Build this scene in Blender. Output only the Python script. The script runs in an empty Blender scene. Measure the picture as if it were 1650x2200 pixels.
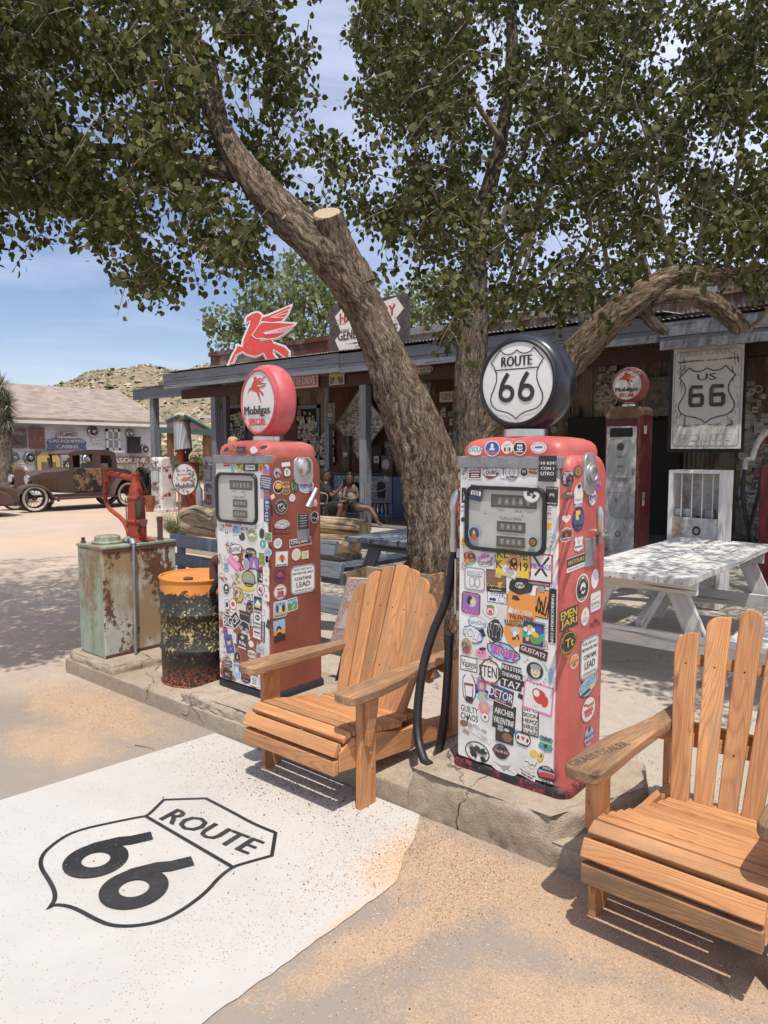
import bpy, bmesh, math, random
import numpy as np
from mathutils import Vector, Matrix, noise
random.seed(7); RS = np.random.RandomState(11)
SC = bpy.context.scene; COL = SC.collection
R_ = math.radians

# ---------------------------------------------------------------- camera
FPX = 1550.0; PITCH = math.atan(130/FPX); EYE = 1.56; YAW = math.radians(40)
cam_d = bpy.data.cameras.new('camera'); cam = bpy.data.objects.new('camera', cam_d); COL.objects.link(cam)
cam.location = (0, 0, EYE); cam.rotation_euler = (math.pi/2-PITCH, 0, YAW)
cam_d.sensor_fit = 'VERTICAL'; cam_d.sensor_height = 36; cam_d.lens = 36*FPX/2200
cam_d.clip_end = 3000; SC.camera = cam
SC.render.resolution_x = 768; SC.render.resolution_y = 1024
# ---------------------------------------------------------------- light
SUN = Vector((0.28, -0.26, 1.0)).normalized()
W = bpy.data.worlds.new('World'); SC.world = W; W.use_nodes = True
wt = W.node_tree; wt.nodes.clear()
def wn(t): return wt.nodes.new(t)
wo = wn('ShaderNodeOutputWorld'); bg = wn('ShaderNodeBackground'); sky = wn('ShaderNodeTexSky')
sky.sky_type = 'NISHITA'; sky.sun_disc = False
sky.sun_elevation = math.asin(SUN.z); sky.sun_rotation = math.atan2(SUN.x, SUN.y)
sky.air_density = 1.15; sky.dust_density = 0.8; sky.ozone_density = 1.6; sky.altitude = 1100
# thin high cloud, streaky, thicker towards the right of the view
tc = wn('ShaderNodeTexCoord'); mp = wn('ShaderNodeMapping'); mp.inputs['Scale'].default_value = (1.0, 1.6, 7.0)
mp.inputs['Rotation'].default_value = (0.25, 0.1, 0.6)
nz = wn('ShaderNodeTexNoise'); nz.inputs['Scale'].default_value = 1.7; nz.inputs['Detail'].default_value = 9; nz.inputs['Roughness'].default_value = .58
nz.inputs['Distortion'].default_value = .5
dt = wn('ShaderNodeVectorMath'); dt.operation = 'DOT_PRODUCT'; dt.inputs[1].default_value = (0.62, 0.42, 0.9)
mr = wn('ShaderNodeMapRange'); mr.inputs[1].default_value = -.05; mr.inputs[2].default_value = .75; mr.inputs[3].default_value = -.1; mr.inputs[4].default_value = .62
ad = wn('ShaderNodeMath'); ad.operation = 'ADD'
mr2 = wn('ShaderNodeMapRange'); mr2.inputs[1].default_value = .38; mr2.inputs[2].default_value = 1.05; mr2.inputs[3].default_value = .0; mr2.inputs[4].default_value = .95
mx = wn('ShaderNodeMix'); mx.data_type = 'RGBA'; mx.inputs[7].default_value = (7.2, 7.7, 9.6, 1)
wt.links.new(tc.outputs['Generated'], mp.inputs[0]); wt.links.new(mp.outputs[0], nz.inputs['Vector'])
wt.links.new(tc.outputs['Generated'], dt.inputs[0]); wt.links.new(dt.outputs['Value'], mr.inputs[0])
wt.links.new(nz.outputs[0], ad.inputs[0]); wt.links.new(mr.outputs[0], ad.inputs[1]); wt.links.new(ad.outputs[0], mr2.inputs[0])
wt.links.new(mr2.outputs[0], mx.inputs[0]); tn = wn('ShaderNodeMix'); tn.data_type = 'RGBA'; tn.blend_type = 'MULTIPLY'; tn.inputs[0].default_value = 1; tn.inputs[7].default_value = (1.08, 1.0, 1.06, 1); wt.links.new(sky.outputs[0], tn.inputs[6]); wt.links.new(tn.outputs[2], mx.inputs[6])
wt.links.new(mx.outputs[2], bg.inputs[0]); wt.links.new(bg.outputs[0], wo.inputs[0])
bg.inputs[1].default_value = 0.115
sun_d = bpy.data.lights.new('sun', 'SUN'); sun_d.energy = 4.2; sun_d.angle = R_(.5); sun_d.color = (1, .94, .85)
sun = bpy.data.objects.new('sun', sun_d); COL.objects.link(sun); sun.rotation_euler = SUN.to_track_quat('Z', 'Y').to_euler()
SC.view_settings.view_transform = 'Standard'; SC.view_settings.look = 'None'
SC.view_settings.exposure = 0.12; SC.view_settings.gamma = 1
SC.render.engine = 'CYCLES'

# ---------------------------------------------------------------- pixel <-> site helpers (used to survey the place)
_c, _s = math.cos(PITCH), math.sin(PITCH); _fx, _fy = -math.sin(YAW), math.cos(YAW)
CR = (math.cos(YAW), math.sin(YAW), 0.); CF = (_fx*_c, _fy*_c, -_s); CU = (_fx*_s, _fy*_s, _c)
def at(px, py, x=None, y=None, z=None, d=None):
    u = (px-825)/FPX; v = (py-1100)/FPX
    r = [u*CR[i]-v*CU[i]+CF[i] for i in range(3)]
    k = (z-EYE)/r[2] if z is not None else x/r[0] if x is not None else y/r[1] if y is not None else d
    return Vector((r[0]*k, r[1]*k, EYE+r[2]*k))
def proj(P):
    q = P - np.array((0, 0, EYE)); w = q@np.array(CF)
    return 825+FPX*(q@np.array(CR))/w, 1100-FPX*(q@np.array(CU))/w, w

# ---------------------------------------------------------------- materials
def lin(c):
    return tuple(((v/255)/12.92 if v/255 <= .04045 else ((v/255+.055)/1.055)**2.4) for v in c)
class NT:
    def __init__(s, name, rough=.6, metal=0, spec=.5):
        s.m = bpy.data.materials.new(name); s.m.use_nodes = True; s.t = s.m.node_tree
        s.b = s.t.nodes['Principled BSDF']; s.out = s.t.nodes['Material Output']
        s.b.inputs['Roughness'].default_value = rough; s.b.inputs['Metallic'].default_value = metal
        s.b.inputs['Specular IOR Level'].default_value = spec
        s._o = None
    def new(s, t): return s.t.nodes.new(t)
    def put(s, sock, v):
        if v is None: return
        if hasattr(v, 'is_output'): s.t.links.new(v, sock)
        elif isinstance(v, (tuple, list)) and len(v) == 3 and sock.type == 'RGBA': sock.default_value = (*v, 1)
        else: sock.default_value = v
    def obj(s, sc=(1, 1, 1), rot=(0, 0, 0), src='Object'):
        if src == 'gc':
            a = s.new('ShaderNodeAttribute'); a.attribute_name = 'gc'; o = a.outputs['Vector']
        else: o = s.new('ShaderNodeTexCoord').outputs[src]
        m = s.new('ShaderNodeMapping'); m.inputs['Scale'].default_value = sc; m.inputs['Rotation'].default_value = rot
        s.t.links.new(o, m.inputs[0]); return m.outputs[0]
    def wpos(s, sc=(1, 1, 1)):
        g = s.new('ShaderNodeNewGeometry'); m = s.new('ShaderNodeMapping'); m.inputs['Scale'].default_value = sc
        s.t.links.new(g.outputs['Position'], m.inputs[0]); return m.outputs[0]
    def noise(s, v, scale=5, detail=4, rough=.55, dist=0, col=False):
        n = s.new('ShaderNodeTexNoise'); s.put(n.inputs['Vector'], v); n.inputs['Scale'].default_value = scale
        n.inputs['Detail'].default_value = detail; n.inputs['Roughness'].default_value = rough; n.inputs['Distortion'].default_value = dist
        return n.outputs[1 if col else 0]
    def vor(s, v, scale=5, feat='F1', out=0, rnd=1):
        n = s.new('ShaderNodeTexVoronoi'); n.feature = feat; s.put(n.inputs['Vector'], v); n.inputs['Scale'].default_value = scale
        n.inputs['Randomness'].default_value = rnd
        return n.outputs[out]
    def wave(s, v, scale=5, dist=2, detail=2, ds=1):
        n = s.new('ShaderNodeTexWave'); s.put(n.inputs['Vector'], v); n.inputs['Scale'].default_value = scale
        n.inputs['Distortion'].default_value = dist; n.inputs['Detail'].default_value = detail; n.inputs['Detail Scale'].default_value = ds
        return n.outputs[1]
    def math(s, op, a, b=0, c=0):
        n = s.new('ShaderNodeMath'); n.operation = op; s.put(n.inputs[0], a); s.put(n.inputs[1], b); s.put(n.inputs[2], c); return n.outputs[0]
    def rng(s, v, a, b, c=0, d=1):
        n = s.new('ShaderNodeMapRange'); s.put(n.inputs[0], v)
        for i, k in enumerate((a, b, c, d)): n.inputs[i+1].default_value = k
        return n.outputs[0]
    def mix(s, f, a, b, mode='MIX'):
        n = s.new('ShaderNodeMix'); n.data_type = 'RGBA'; n.blend_type = mode
        s.put(n.inputs[0], f); s.put(n.inputs[6], a); s.put(n.inputs[7], b); return n.outputs[2]
    def ramp(s, v, stops):
        n = s.new('ShaderNodeValToRGB'); s.put(n.inputs[0], v); e = n.color_ramp.elements
        while len(e) < len(stops): e.new(.5)
        for k, (p, c) in zip(e, stops): k.position = p; k.color = (*c, 1) if len(c) == 3 else c
        return n.outputs[0]
    def sep(s, v):
        n = s.new('ShaderNodeSeparateXYZ'); s.put(n.inputs[0], v); return n.outputs
    def vadd(s, a, b, k=1.):
        n = s.new('ShaderNodeVectorMath'); n.operation = 'MULTIPLY_ADD'; s.put(n.inputs[0], b); n.inputs[1].default_value = (k, k, k); s.put(n.inputs[2], a); return n.outputs[0]
    def blob(s, P, cx, cy, rx, ry, ang=0):
        # 1 inside an ellipse on the ground, falling to 0 outside
        m = s.new('ShaderNodeMapping'); m.vector_type = 'TEXTURE'; s.put(m.inputs[0], P)
        m.inputs['Location'].default_value = (cx, cy, 0); m.inputs['Rotation'].default_value = (0, 0, R_(ang)); m.inputs['Scale'].default_value = (rx, ry, 1e6)
        n = s.new('ShaderNodeVectorMath'); n.operation = 'LENGTH'; s.put(n.inputs[0], m.outputs[0])
        return s.rng(n.outputs['Value'], 0, 2, 1, -1)
    def color(s, v): s.put(s.b.inputs['Base Color'], v); return s
    def rough(s, v): s.put(s.b.inputs['Roughness'], v); return s
    def bump(s, h, strength=.3, dist=.01):
        n = s.new('ShaderNodeBump'); n.inputs['Strength'].default_value = strength; n.inputs['Distance'].default_value = dist
        s.put(n.inputs['Height'], h)
        for l in list(s.b.inputs['Normal'].links): s.put(n.inputs['Normal'], l.from_socket)
        s.put(s.b.inputs['Normal'], n.outputs[0]); return s
M = {}
def vcol(name, rough=.45, grime=.25, spec=.5, metal=0, bump=0):
    n = NT(name, rough, metal, spec); a = n.new('ShaderNodeAttribute'); a.attribute_name = 'Col'
    g = n.noise(n.obj(), 9, 6, .65); c = n.mix(n.rng(g, .45, .8, 0, grime), a.outputs[0], (.32, .27, .22))
    g2 = n.noise(n.obj(), 160, 3); c = n.mix(n.rng(g2, .3, .7, 0, grime*.35), c, (.5, .47, .43)); n.color(c)
    if bump: n.bump(g2, bump, .001)
    M[name] = n.m; return n.m
vcol('sticker', .38, .18); vcol('enamel', .3, .3); vcol('matte', .8, .3); vcol('clean', .28, .06); vcol('weathered_sign', .6, .6)
def plain(name, c, rough=.6, var=.2, sc=8, metal=0, bump=.15, spec=.5, bd=.003, src='Object'):
    n = NT(name, rough, metal, spec); p = n.obj(src=src); g = n.noise(p, sc, 7, .6); g2 = n.noise(p, sc*14, 4)
    k = n.math('ADD', n.math('MULTIPLY', g, .7), n.math('MULTIPLY', g2, .3))
    n.color(n.mix(n.rng(k, .3, .7), tuple(v*(1-var) for v in c), tuple(min(1, v*(1+var)) for v in c)))
    n.rough(n.rng(g, .3, .7, max(.05, rough-.1), min(1, rough+.12)))
    if bump: n.bump(g2, bump, bd)
    M[name] = n.m; return n
plain('chrome', (.62, .62, .60), .28, .15, 10, metal=.9, bump=.03)
plain('cast_aluminium', (.5, .49, .47), .42, .25, 14, metal=.75, bump=.2)
plain('rubber', (.018, .018, .02), .45, .3, 20)
plain('black', (.012, .012, .012), .5, .2, 12)
plain('dark_wood', (.05, .035, .025), .8, .3, 10)
plain('galvanised', (.28, .29, .30), .5, .3, 14, metal=.5)
plain('white_paint', (.72, .71, .68), .5, .1, 6)
plain('white_enamel', (.74, .73, .70), .32, .08, 5, bump=.05)
plain('dial_grey', (.47, .48, .45), .4, .1, 6, bump=.03)
def rusty(name, base, amount=.5, scale=3., rust=((.10, .035, .015), (.28, .11, .04)), rough=.55, second=None, chip=None, streak=1., soft=.06, src='Object', metal=0):
    n = NT(name, rough, metal); p = n.obj((1, 1, streak), src=src)
    a = n.noise(p, scale, 9, .68, .4); b = n.noise(n.obj((1, 1, 1), src=src), scale*7, 6, .7); f = n.math('ADD', n.math('MULTIPLY', a, .68), n.math('MULTIPLY', b, .32))
    th = .62-.24*amount
    m = n.rng(f, th-soft*.4, th+soft*.6)
    v = n.noise(n.obj(src=src), scale*1.6, 5, .6)
    bc = n.mix(n.rng(v, .3, .7), tuple(x*.8 for x in base), tuple(min(1, x*1.15) for x in base))
    if second: bc = n.mix(n.rng(n.noise(n.obj((1.3, .9, .5), src=src), scale*.8, 8, .65), .46, .58), bc, second)
    rc = n.mix(n.noise(n.obj(src=src), scale*9, 6, .7), rust[0], rust[1])
    c = n.mix(m, bc, rc)
    if chip: c = n.mix(n.rng(b, .63, .66), c, chip)
    n.color(c); n.rough(n.rng(m, 0, 1, rough, .85)); n.bump(n.math('ADD', n.math('MULTIPLY', m, -.5), n.math('MULTIPLY', b, .35)), .35, .003)
    M[name] = n.m; return n
def wood(name, lo, hi, dark, rough=.55, ring=22, wear=.0, wcol=(.3, .28, .25), crack=.0, knots=True):
    n = NT(name, rough, 0, .4); p = n.obj((1.1, 14, 14), src='gc'); g = n.noise(p, 1.6, 3, .5, .3)
    q = n.obj((.55, 5.5, 5.5), src='gc'); w = n.noise(q, 1.2, 2, .4, .15); r = n.math('FRACT', n.math('MULTIPLY', w, ring))
    r = n.math('ABSOLUTE', n.math('SUBTRACT', r, .5)); r = n.rng(r, .0, .42)
    fine = n.noise(n.obj((3, 120, 120), src='gc'), 2, 3, .6)
    c = n.mix(n.rng(g, .25, .75), lo, hi); c = n.mix(n.math('MULTIPLY', n.math('POWER', n.math('SUBTRACT', 1, r), 2.2), .75), c, dark); c = n.mix(n.rng(fine, .4, .7, 0, .5), c, dark); bl = n.noise(n.obj((1.2, 5, 5), src='gc'), 1.1, 5, .6); c = n.mix(n.rng(bl, .5, .72, 0, .4), c, tuple(min(1, v*1.25+.06) for v in hi))
    if wear:
        wn_ = n.noise(n.obj((1.6, 7, 7), src='gc'), 1.7, 6, .7); c = n.mix(n.rng(wn_, .62-.25*wear, .8-.25*wear, 0, .8), c, wcol)
    if knots:
        k = n.vor(n.obj((2.2, 6, 6), src='gc'), 1.0); c = n.mix(n.rng(k, .05, .11, .85, 0), c, tuple(v*.45 for v in dark))
    h = n.math('ADD', n.math('MULTIPLY', fine, .5), n.math('MULTIPLY', r, .5))
    if crack:
        k = n.noise(n.obj((.7, 26, 26), src='gc'), 1.3, 4, .6); m = n.rng(k, .60-.1*crack, .66-.1*crack); c = n.mix(m, c, tuple(v*.3 for v in dark)); h = n.math('SUBTRACT', h, m)
    oi = n.new('ShaderNodeObjectInfo'); c = n.mix(1, c, n.ramp(oi.outputs['Random'], [(0, (.80, .78, .76)), (.5, (.97, .96, .95)), (1, (1.12, 1.1, 1.06))]), 'MULTIPLY')
    n.color(c); n.bump(h, .45, .0015); M[name] = n.m; return n
wood('cedar', (.49, .225, .09), (.64, .335, .15), (.34, .13, .05), .55, ring=34, wear=.55, wcol=(.36, .215, .115))
wood('cedar_arm', (.42, .225, .105), (.56, .32, .16), (.20, .095, .045), .6, ring=30, wear=.9, wcol=(.20, .13, .08))
wood('white_wood', (.62, .60, .57), (.74, .72, .69), (.52, .50, .47), .7, wear=.25, wcol=(.40, .37, .34), crack=.12, knots=False)
wood('blue_wood', (.165, .185, .215), (.225, .245, .28), (.12, .13, .155), .65, wear=.25, wcol=(.16, .17, .18), crack=.08, knots=False)
wood('log_wood', (.40, .29, .17), (.52, .40, .25), (.26, .17, .09), .8, wear=.4, wcol=(.24, .18, .12), crack=.8)
wood('old_plank', (.10, .07, .05), (.16, .12, .085), (.05, .03, .02), .85, wear=.4, crack=.6)

# ---------------------------------------------------------------- mesh building
class MB:
    def __init__(s): s.v = []; s.f = []; s.mi = []; s.c = []; s.g = []; s.col = (.8, .8, .8)
    def add(s, vs, fs, mi=0, col=None, gc=None):
        o = len(s.v); s.v += [tuple(p) for p in vs]; s.g += [tuple(p) for p in (gc if gc is not None else vs)]
        for f in fs: s.f.append(tuple(o+i for i in f)); s.mi.append(mi); s.c.append(col or s.col)
        return s
    def box(s, a, b, mi=0, col=None, T=None, ln=None):
        x0, y0, z0 = a; x1, y1, z1 = b
        vs = [Vector(p) for p in ((x0, y0, z0), (x1, y0, z0), (x1, y1, z0), (x0, y1, z0), (x0, y0, z1), (x1, y0, z1), (x1, y1, z1), (x0, y1, z1))]
        d = (abs(x1-x0), abs(y1-y0), abs(z1-z0)); ln = d.index(max(d)) if ln is None else ln
        o = Vector((random.uniform(0, 50), random.uniform(0, 50), random.uniform(0, 50))); idx = [ln, (ln+1) % 3, (ln+2) % 3]
        gc = [Vector((p[idx[0]], p[idx[1]], p[idx[2]]))+o for p in vs]
        if T: vs = [T@p for p in vs]
        return s.add(vs, [(0, 3, 2, 1), (4, 5, 6, 7), (0, 1, 5, 4), (1, 2, 6, 5), (2, 3, 7, 6), (3, 0, 4, 7)], mi, col, gc)
    def bar(s, p, q, w, t, up=(0, 0, 1), mi=0, col=None):
        p = Vector(p); q = Vector(q); d = q-p; L = d.length; X = d.normalized(); up = Vector(up)
        Y = up.cross(X).normalized(); Z = X.cross(Y); T = Matrix.Translation(p)@Matrix((X, Y, Z)).transposed().to_4x4()
        return s.box((0, -w/2, -t/2), (L, w/2, t/2), mi, col, T, 0)
    def prism(s, pts, O, U, V, th, mi=0, col=None, side=None, smi=None):
        # outline pts in the (U,V) plane at O, extruded by th along U x V
        O = Vector(O); U = Vector(U).normalized(); V = Vector(V).normalized(); N = U.cross(V); n = len(pts)
        ar = sum(pts[i][0]*pts[(i+1) % n][1]-pts[(i+1) % n][0]*pts[i][1] for i in range(n))
        if ar < 0: pts = pts[::-1]
        o = Vector((random.uniform(0, 50), random.uniform(0, 50), 0))
        vs = [O+U*a+V*b for a, b in pts]+[O+U*a+V*b+N*th for a, b in pts]
        gc = [Vector((a, b, 0))+o for a, b in pts]+[Vector((a, b, th))+o for a, b in pts]
        k = len(s.v)
        s.add(vs, [tuple(range(n-1, -1, -1)), tuple(range(n, 2*n))], mi, col, gc)
        o2 = k
        for i in range(n):
            j = (i+1) % n; s.f.append((o2+i, o2+j, o2+n+j, o2+n+i)); s.mi.append(mi if smi is None else smi); s.c.append(side or col or s.col)
        return s
    def loft(s, rings, mi=0, col=None, cap=(1, 1), closed=False):
        o = len(s.v); n = len(rings[0]); fs = []; L = 0; gc = []; ctr = None; og = random.uniform(0, 30)
        for k, r in enumerate(rings):
            c = sum((Vector(p) for p in r), Vector())/n
            if ctr is not None: L += (c-ctr).length
            ctr = c; per = sum((Vector(r[i])-Vector(r[i-1])).length for i in range(n)); acc = 0
            for i in range(n):
                gc.append((L+og, acc, og)); acc += (Vector(r[(i+1) % n])-Vector(r[i])).length
        m = len(rings)
        for k in range(m-1 if not closed else m):
            for i in range(n):
                j = (i+1) % n; k2 = (k+1) % m; fs.append((k*n+i, k*n+j, k2*n+j, k2*n+i))
        if cap[0] and not closed: fs.append(tuple(range(n-1, -1, -1)))
        if cap[1] and not closed: fs.append(tuple((m-1)*n+i for i in range(n)))
        return s.add([p for r in rings for p in r], fs, mi, col, gc)
    def tube(s, pts, r, n=12, mi=0, col=None, cap=(1, 1), closed=False):
        pts = [Vector(p) for p in pts]; m = len(pts); rr = r if isinstance(r, (list, tuple)) else [r]*m
        ts = []
        for i in range(m):
            a = pts[i-1] if (i > 0 or closed) else pts[i]; b = pts[(i+1) % m] if (i < m-1 or closed) else pts[i]; ts.append((b-a).normalized())
        up = Vector((0, 0, 1)) if abs(ts[0].z) < .9 else Vector((1, 0, 0)); X = ts[0].cross(up).normalized(); rings = []
        for i in range(m):
            X = (X-ts[i]*X.dot(ts[i])).normalized(); Y = ts[i].cross(X)
            rings.append([pts[i]+(X*math.cos(6.28318*k/n)+Y*math.sin(6.28318*k/n))*rr[i] for k in range(n)])
        return s.loft(rings, mi, col, cap, closed)
    def lathe(s, prof, O=(0, 0, 0), axis='z', n=32, mi=0, col=None, cap=(1, 1)):
        O = Vector(O); rings = []
        ax = {'z': (Vector((1, 0, 0)), Vector((0, 1, 0)), Vector((0, 0, 1))), 'y': (Vector((1, 0, 0)), Vector((0, 0, 1)), Vector((0, -1, 0))), 'x': (Vector((0, 1, 0)), Vector((0, 0, 1)), Vector((1, 0, 0)))}[axis] if isinstance(axis, str) else axis
        for r, h in prof: rings.append([O+(ax[0]*math.cos(6.28318*k/n)+ax[1]*math.sin(6.28318*k/n))*max(r, 1e-5)+ax[2]*h for k in range(n)])
        return s.loft(rings, mi, col, cap)
    def build(s, name, mats, parent=None, smooth=False, bevel=0, seg=2, sub=0, weld=0, ang=40):
        me = bpy.data.meshes.new(name); me.from_pydata(s.v, [], s.f)
        if not isinstance(mats, (list, tuple)): mats = [mats]
        for m in mats: me.materials.append(M[m] if isinstance(m, str) else m)
        me.polygons.foreach_set('material_index', s.mi)
        a = me.attributes.new('Col', 'FLOAT_COLOR', 'FACE'); a.data.foreach_set('color', [x for c in s.c for x in (*c[:3], 1.)])
        a = me.attributes.new('gc', 'FLOAT_VECTOR', 'POINT'); a.data.foreach_set('vector', [x for c in s.g for x in c])
        if smooth: me.polygons.foreach_set('use_smooth', [True]*len(s.f)); 
        me.update()
        if smooth == 'auto' or (smooth and ang < 180): me.set_sharp_from_angle(angle=R_(ang))
        o = bpy.data.objects.new(name, me); COL.objects.link(o)
        if parent:
            o.parent = parent
            if parent.name in WORLD: o.matrix_parent_inverse = parent.matrix_basis.inverted()
        if bevel:
            b = o.modifiers.new('b', 'BEVEL'); b.width = bevel; b.segments = seg; b.limit_method = 'ANGLE'; b.angle_limit = R_(35); b.use_clamp_overlap = True
            if not smooth:
                me.polygons.foreach_set('use_smooth', [True]*len(s.f)); me.set_sharp_from_angle(angle=R_(40))
                b.harden_normals = True
        if sub: q = o.modifiers.new('s', 'SUBSURF'); q.levels = sub; q.render_levels = sub
        return o
def tag(o, label=None, cat=None, group=None, kind=None):
    for k, v in (('label', label), ('category', cat), ('group', group), ('kind', kind)):
        if v: o[k] = v
    return o
WORLD = set()
def thing(name, label, cat, loc=(0, 0, 0), rz=0, group=None, world=True):
    o = bpy.data.objects.new(name, None); COL.objects.link(o); o.location = loc; o.rotation_euler = (0, 0, rz); o.empty_display_size = .1
    if world: WORLD.add(o.name); bpy.context.view_layer.update()
    return tag(o, label, cat, group)
def copy_tree(o, parent=None):
    c = o.copy(); COL.objects.link(c); c.parent = parent
    for ch in list(o.children): copy_tree(ch, c)
    return c
def rrect(w, h, r, n=4, cx=0, cy=0):
    P = []
    for k, (sx, sy) in enumerate(((1, 1), (-1, 1), (-1, -1), (1, -1))):
        for i in range(n+1):
            a = math.pi/2*(k+i/n); P.append((cx+sx*(w/2-r)+r*math.cos(a), cy+sy*(h/2-r)+r*math.sin(a)))
    return P
def ellp(rx, ry, n=28, cx=0, cy=0): return [(cx+rx*math.cos(6.28318*i/n), cy+ry*math.sin(6.28318*i/n)) for i in range(n)]
def spl(pts, k=6):
    # catmull-rom through points
    P = [Vector(p) for p in pts]; P = [P[0]*2-P[1]]+P+[P[-1]*2-P[-2]]; out = []
    for i in range(1, len(P)-2):
        for j in range(k):
            t = j/k; a, b, c, d = P[i-1:i+3]
            out.append(.5*((2*b)+(c-a)*t+(2*a-5*b+4*c-d)*t*t+(3*b-a-3*c+d)*t**3))
    return out+[P[-2]]
_TX = {}
def text_mesh(t):
    if t not in _TX:
        cu = bpy.data.curves.new('t', 'FONT'); cu.body = t; cu.align_x = 'CENTER'; cu.align_y = 'CENTER'; cu.resolution_u = 2; cu.space_line = .8
        ob = bpy.data.objects.new('t', cu); me = ob.to_mesh()
        v = [(p.co.x, p.co.y) for p in me.vertices]; f = [tuple(p.vertices) for p in me.polygons]; ob.to_mesh_clear(); bpy.data.objects.remove(ob); bpy.data.curves.remove(cu)
        if v:
            x0 = min(p[0] for p in v); x1 = max(p[0] for p in v); y0 = min(p[1] for p in v); y1 = max(p[1] for p in v)
            v = [((x-(x0+x1)/2), (y-(y0+y1)/2)) for x, y in v]; _TX[t] = (v, f, x1-x0, y1-y0)
        else: _TX[t] = ([], [], 1, 1)
    return _TX[t]
BLK = (.015, .015, .017); WHT = (.78, .77, .74); RED = (.55, .035, .025); YEL = (.75, .5, .03); BLU = (.03, .1, .35); GRN = (.08, .3, .08); ORG = (.75, .25, .03); PNK = (.75, .2, .4); GRY = (.35, .35, .35)
class Art(MB):
    """flat artwork laid in layers on a real surface: a sign face, a sticker, a dial"""
    def __init__(s, O, U=(1, 0, 0), V=(0, 0, 1), eps=.0004, S=1.):
        super().__init__(); s.O = Vector(O); s.U = Vector(U).normalized(); s.V = Vector(V).normalized(); s.N = s.U.cross(s.V); s.e = eps; s.L = 1; s.S = S
        s.cx = s.cy = 0; s.rot = 0
    def at(s, cx=0, cy=0, rot=0): s.cx, s.cy, s.rot = cx, cy, rot; return s
    def P(s, u, v):
        c, n = math.cos(s.rot), math.sin(s.rot); u, v = s.cx+(u*c-v*n)*s.S, s.cy+(u*n+v*c)*s.S
        return s.O+s.U*u+s.V*v+s.N*(s.e*s.L)
    def poly(s, pts, col, up=1):
        n = len(pts); ar = sum(pts[i][0]*pts[(i+1) % n][1]-pts[(i+1) % n][0]*pts[i][1] for i in range(n))
        if ar < 0: pts = pts[::-1]
        s.add([s.P(*p) for p in pts], [tuple(range(len(pts)))], 0, col); s.L += up; return s
    def rect(s, cx, cy, w, h, col, r=0): return s.poly(rrect(w, h, r, 3, cx, cy) if r else [(cx-w/2, cy-h/2), (cx+w/2, cy-h/2), (cx+w/2, cy+h/2), (cx-w/2, cy+h/2)], col)
    def ell(s, cx, cy, rx, ry, col, n=28): return s.poly(ellp(rx, ry, n, cx, cy), col)
    def text(s, t, cx, cy, h, col, w=None, rot=0, bold=0):
        v, f, W_, H_ = text_mesh(t)
        if not v: return s
        ky = h/H_; kx = (w/W_) if w else ky; c, n = math.cos(rot), math.sin(rot)
        for dx in ((0,) if not bold else (-bold, bold)):
            s.add([s.P(cx+(x*kx+dx)*c-y*ky*n, cy+(x*kx+dx)*n+y*ky*c) for x, y in v], f, 0, col); s.L += .5
        s.L += 1; return s
    def line(s, pts, wd, col, closed=False):
        n = len(pts); P = [Vector((p[0], p[1])) for p in pts]; L = []; Rr = []
        for i in range(n):
            a = P[i-1] if (i > 0 or closed) else P[i]; b = P[(i+1) % n] if (i < n-1 or closed) else P[i]
            d1 = (P[i]-a).normalized() if (P[i]-a).length > 0 else (b-P[i]).normalized(); d2 = (b-P[i]).normalized() if (b-P[i]).length > 0 else d1
            t = (d1+d2); t = t.normalized() if t.length > .01 else d1; nn = Vector((-t.y, t.x)); k = min(1.8, 1/max(.4, abs(nn.dot(Vector((-d1.y, d1.x))))))
            w = wd[i] if isinstance(wd, list) else wd
            L.append(P[i]+nn*w/2*k); Rr.append(P[i]-nn*w/2*k)
        vs = [s.P(p.x, p.y) for p in L]+[s.P(p.x, p.y) for p in Rr]
        s.add(vs, [(i, n+i, n+(i+1) % n, (i+1) % n) for i in range(n if closed else n-1)], 0, col); s.L += 1; return s
    def circ(s, cx, cy, rx, ry, wd, col, n=32): return s.line(ellp(rx, ry, n, cx, cy), wd, col, True)
    def arc_text(s, t, cx, cy, r, h, col, a0, a1):
        for i, ch in enumerate(t):
            if ch == ' ': continue
            a = a0+(a1-a0)*(i/max(1, len(t)-1)); up = -math.pi/2 if a1 < a0 else math.pi/2
            s.text(ch, cx+r*math.cos(a), cy+r*math.sin(a), h, col, rot=a+up); s.L -= 1
        s.L += 1; return s
    def scrib(s, cx, cy, w, h, col, wd, n=7, seed=0):
        r = random.Random(seed); pts = [(cx-w/2+w*i/(n-1)+r.uniform(-.1, .1)*w/n*3, cy+r.uniform(-.5, .5)*h) for i in range(n)]
        return s.line([tuple(p) for p in [(q.x, q.y) for q in spl([(a, b, 0) for a, b in pts], 4)]], wd, col)
SHR = [(0, 1), (.1, .93), (.24, .88), (.4, .88), (.53, .93), (.64, 1.04), (1.0, .66), (.86, .5), (.77, .3), (.77, .08), (.86, -.14), (.98, -.36), (1.0, -.54), (.93, -.7), (.78, -.82), (.58, -.88), (.34, -.93), (.14, -1.02), (0, -1.14)]
SHIELD = SHR+[(-x, y) for x, y in SHR[-2:0:-1]]
def shield_pts(w, h, cx=0, cy=0): return [(cx+x*w/2, cy+y*h/2.18) for x, y in SHIELD]
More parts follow.
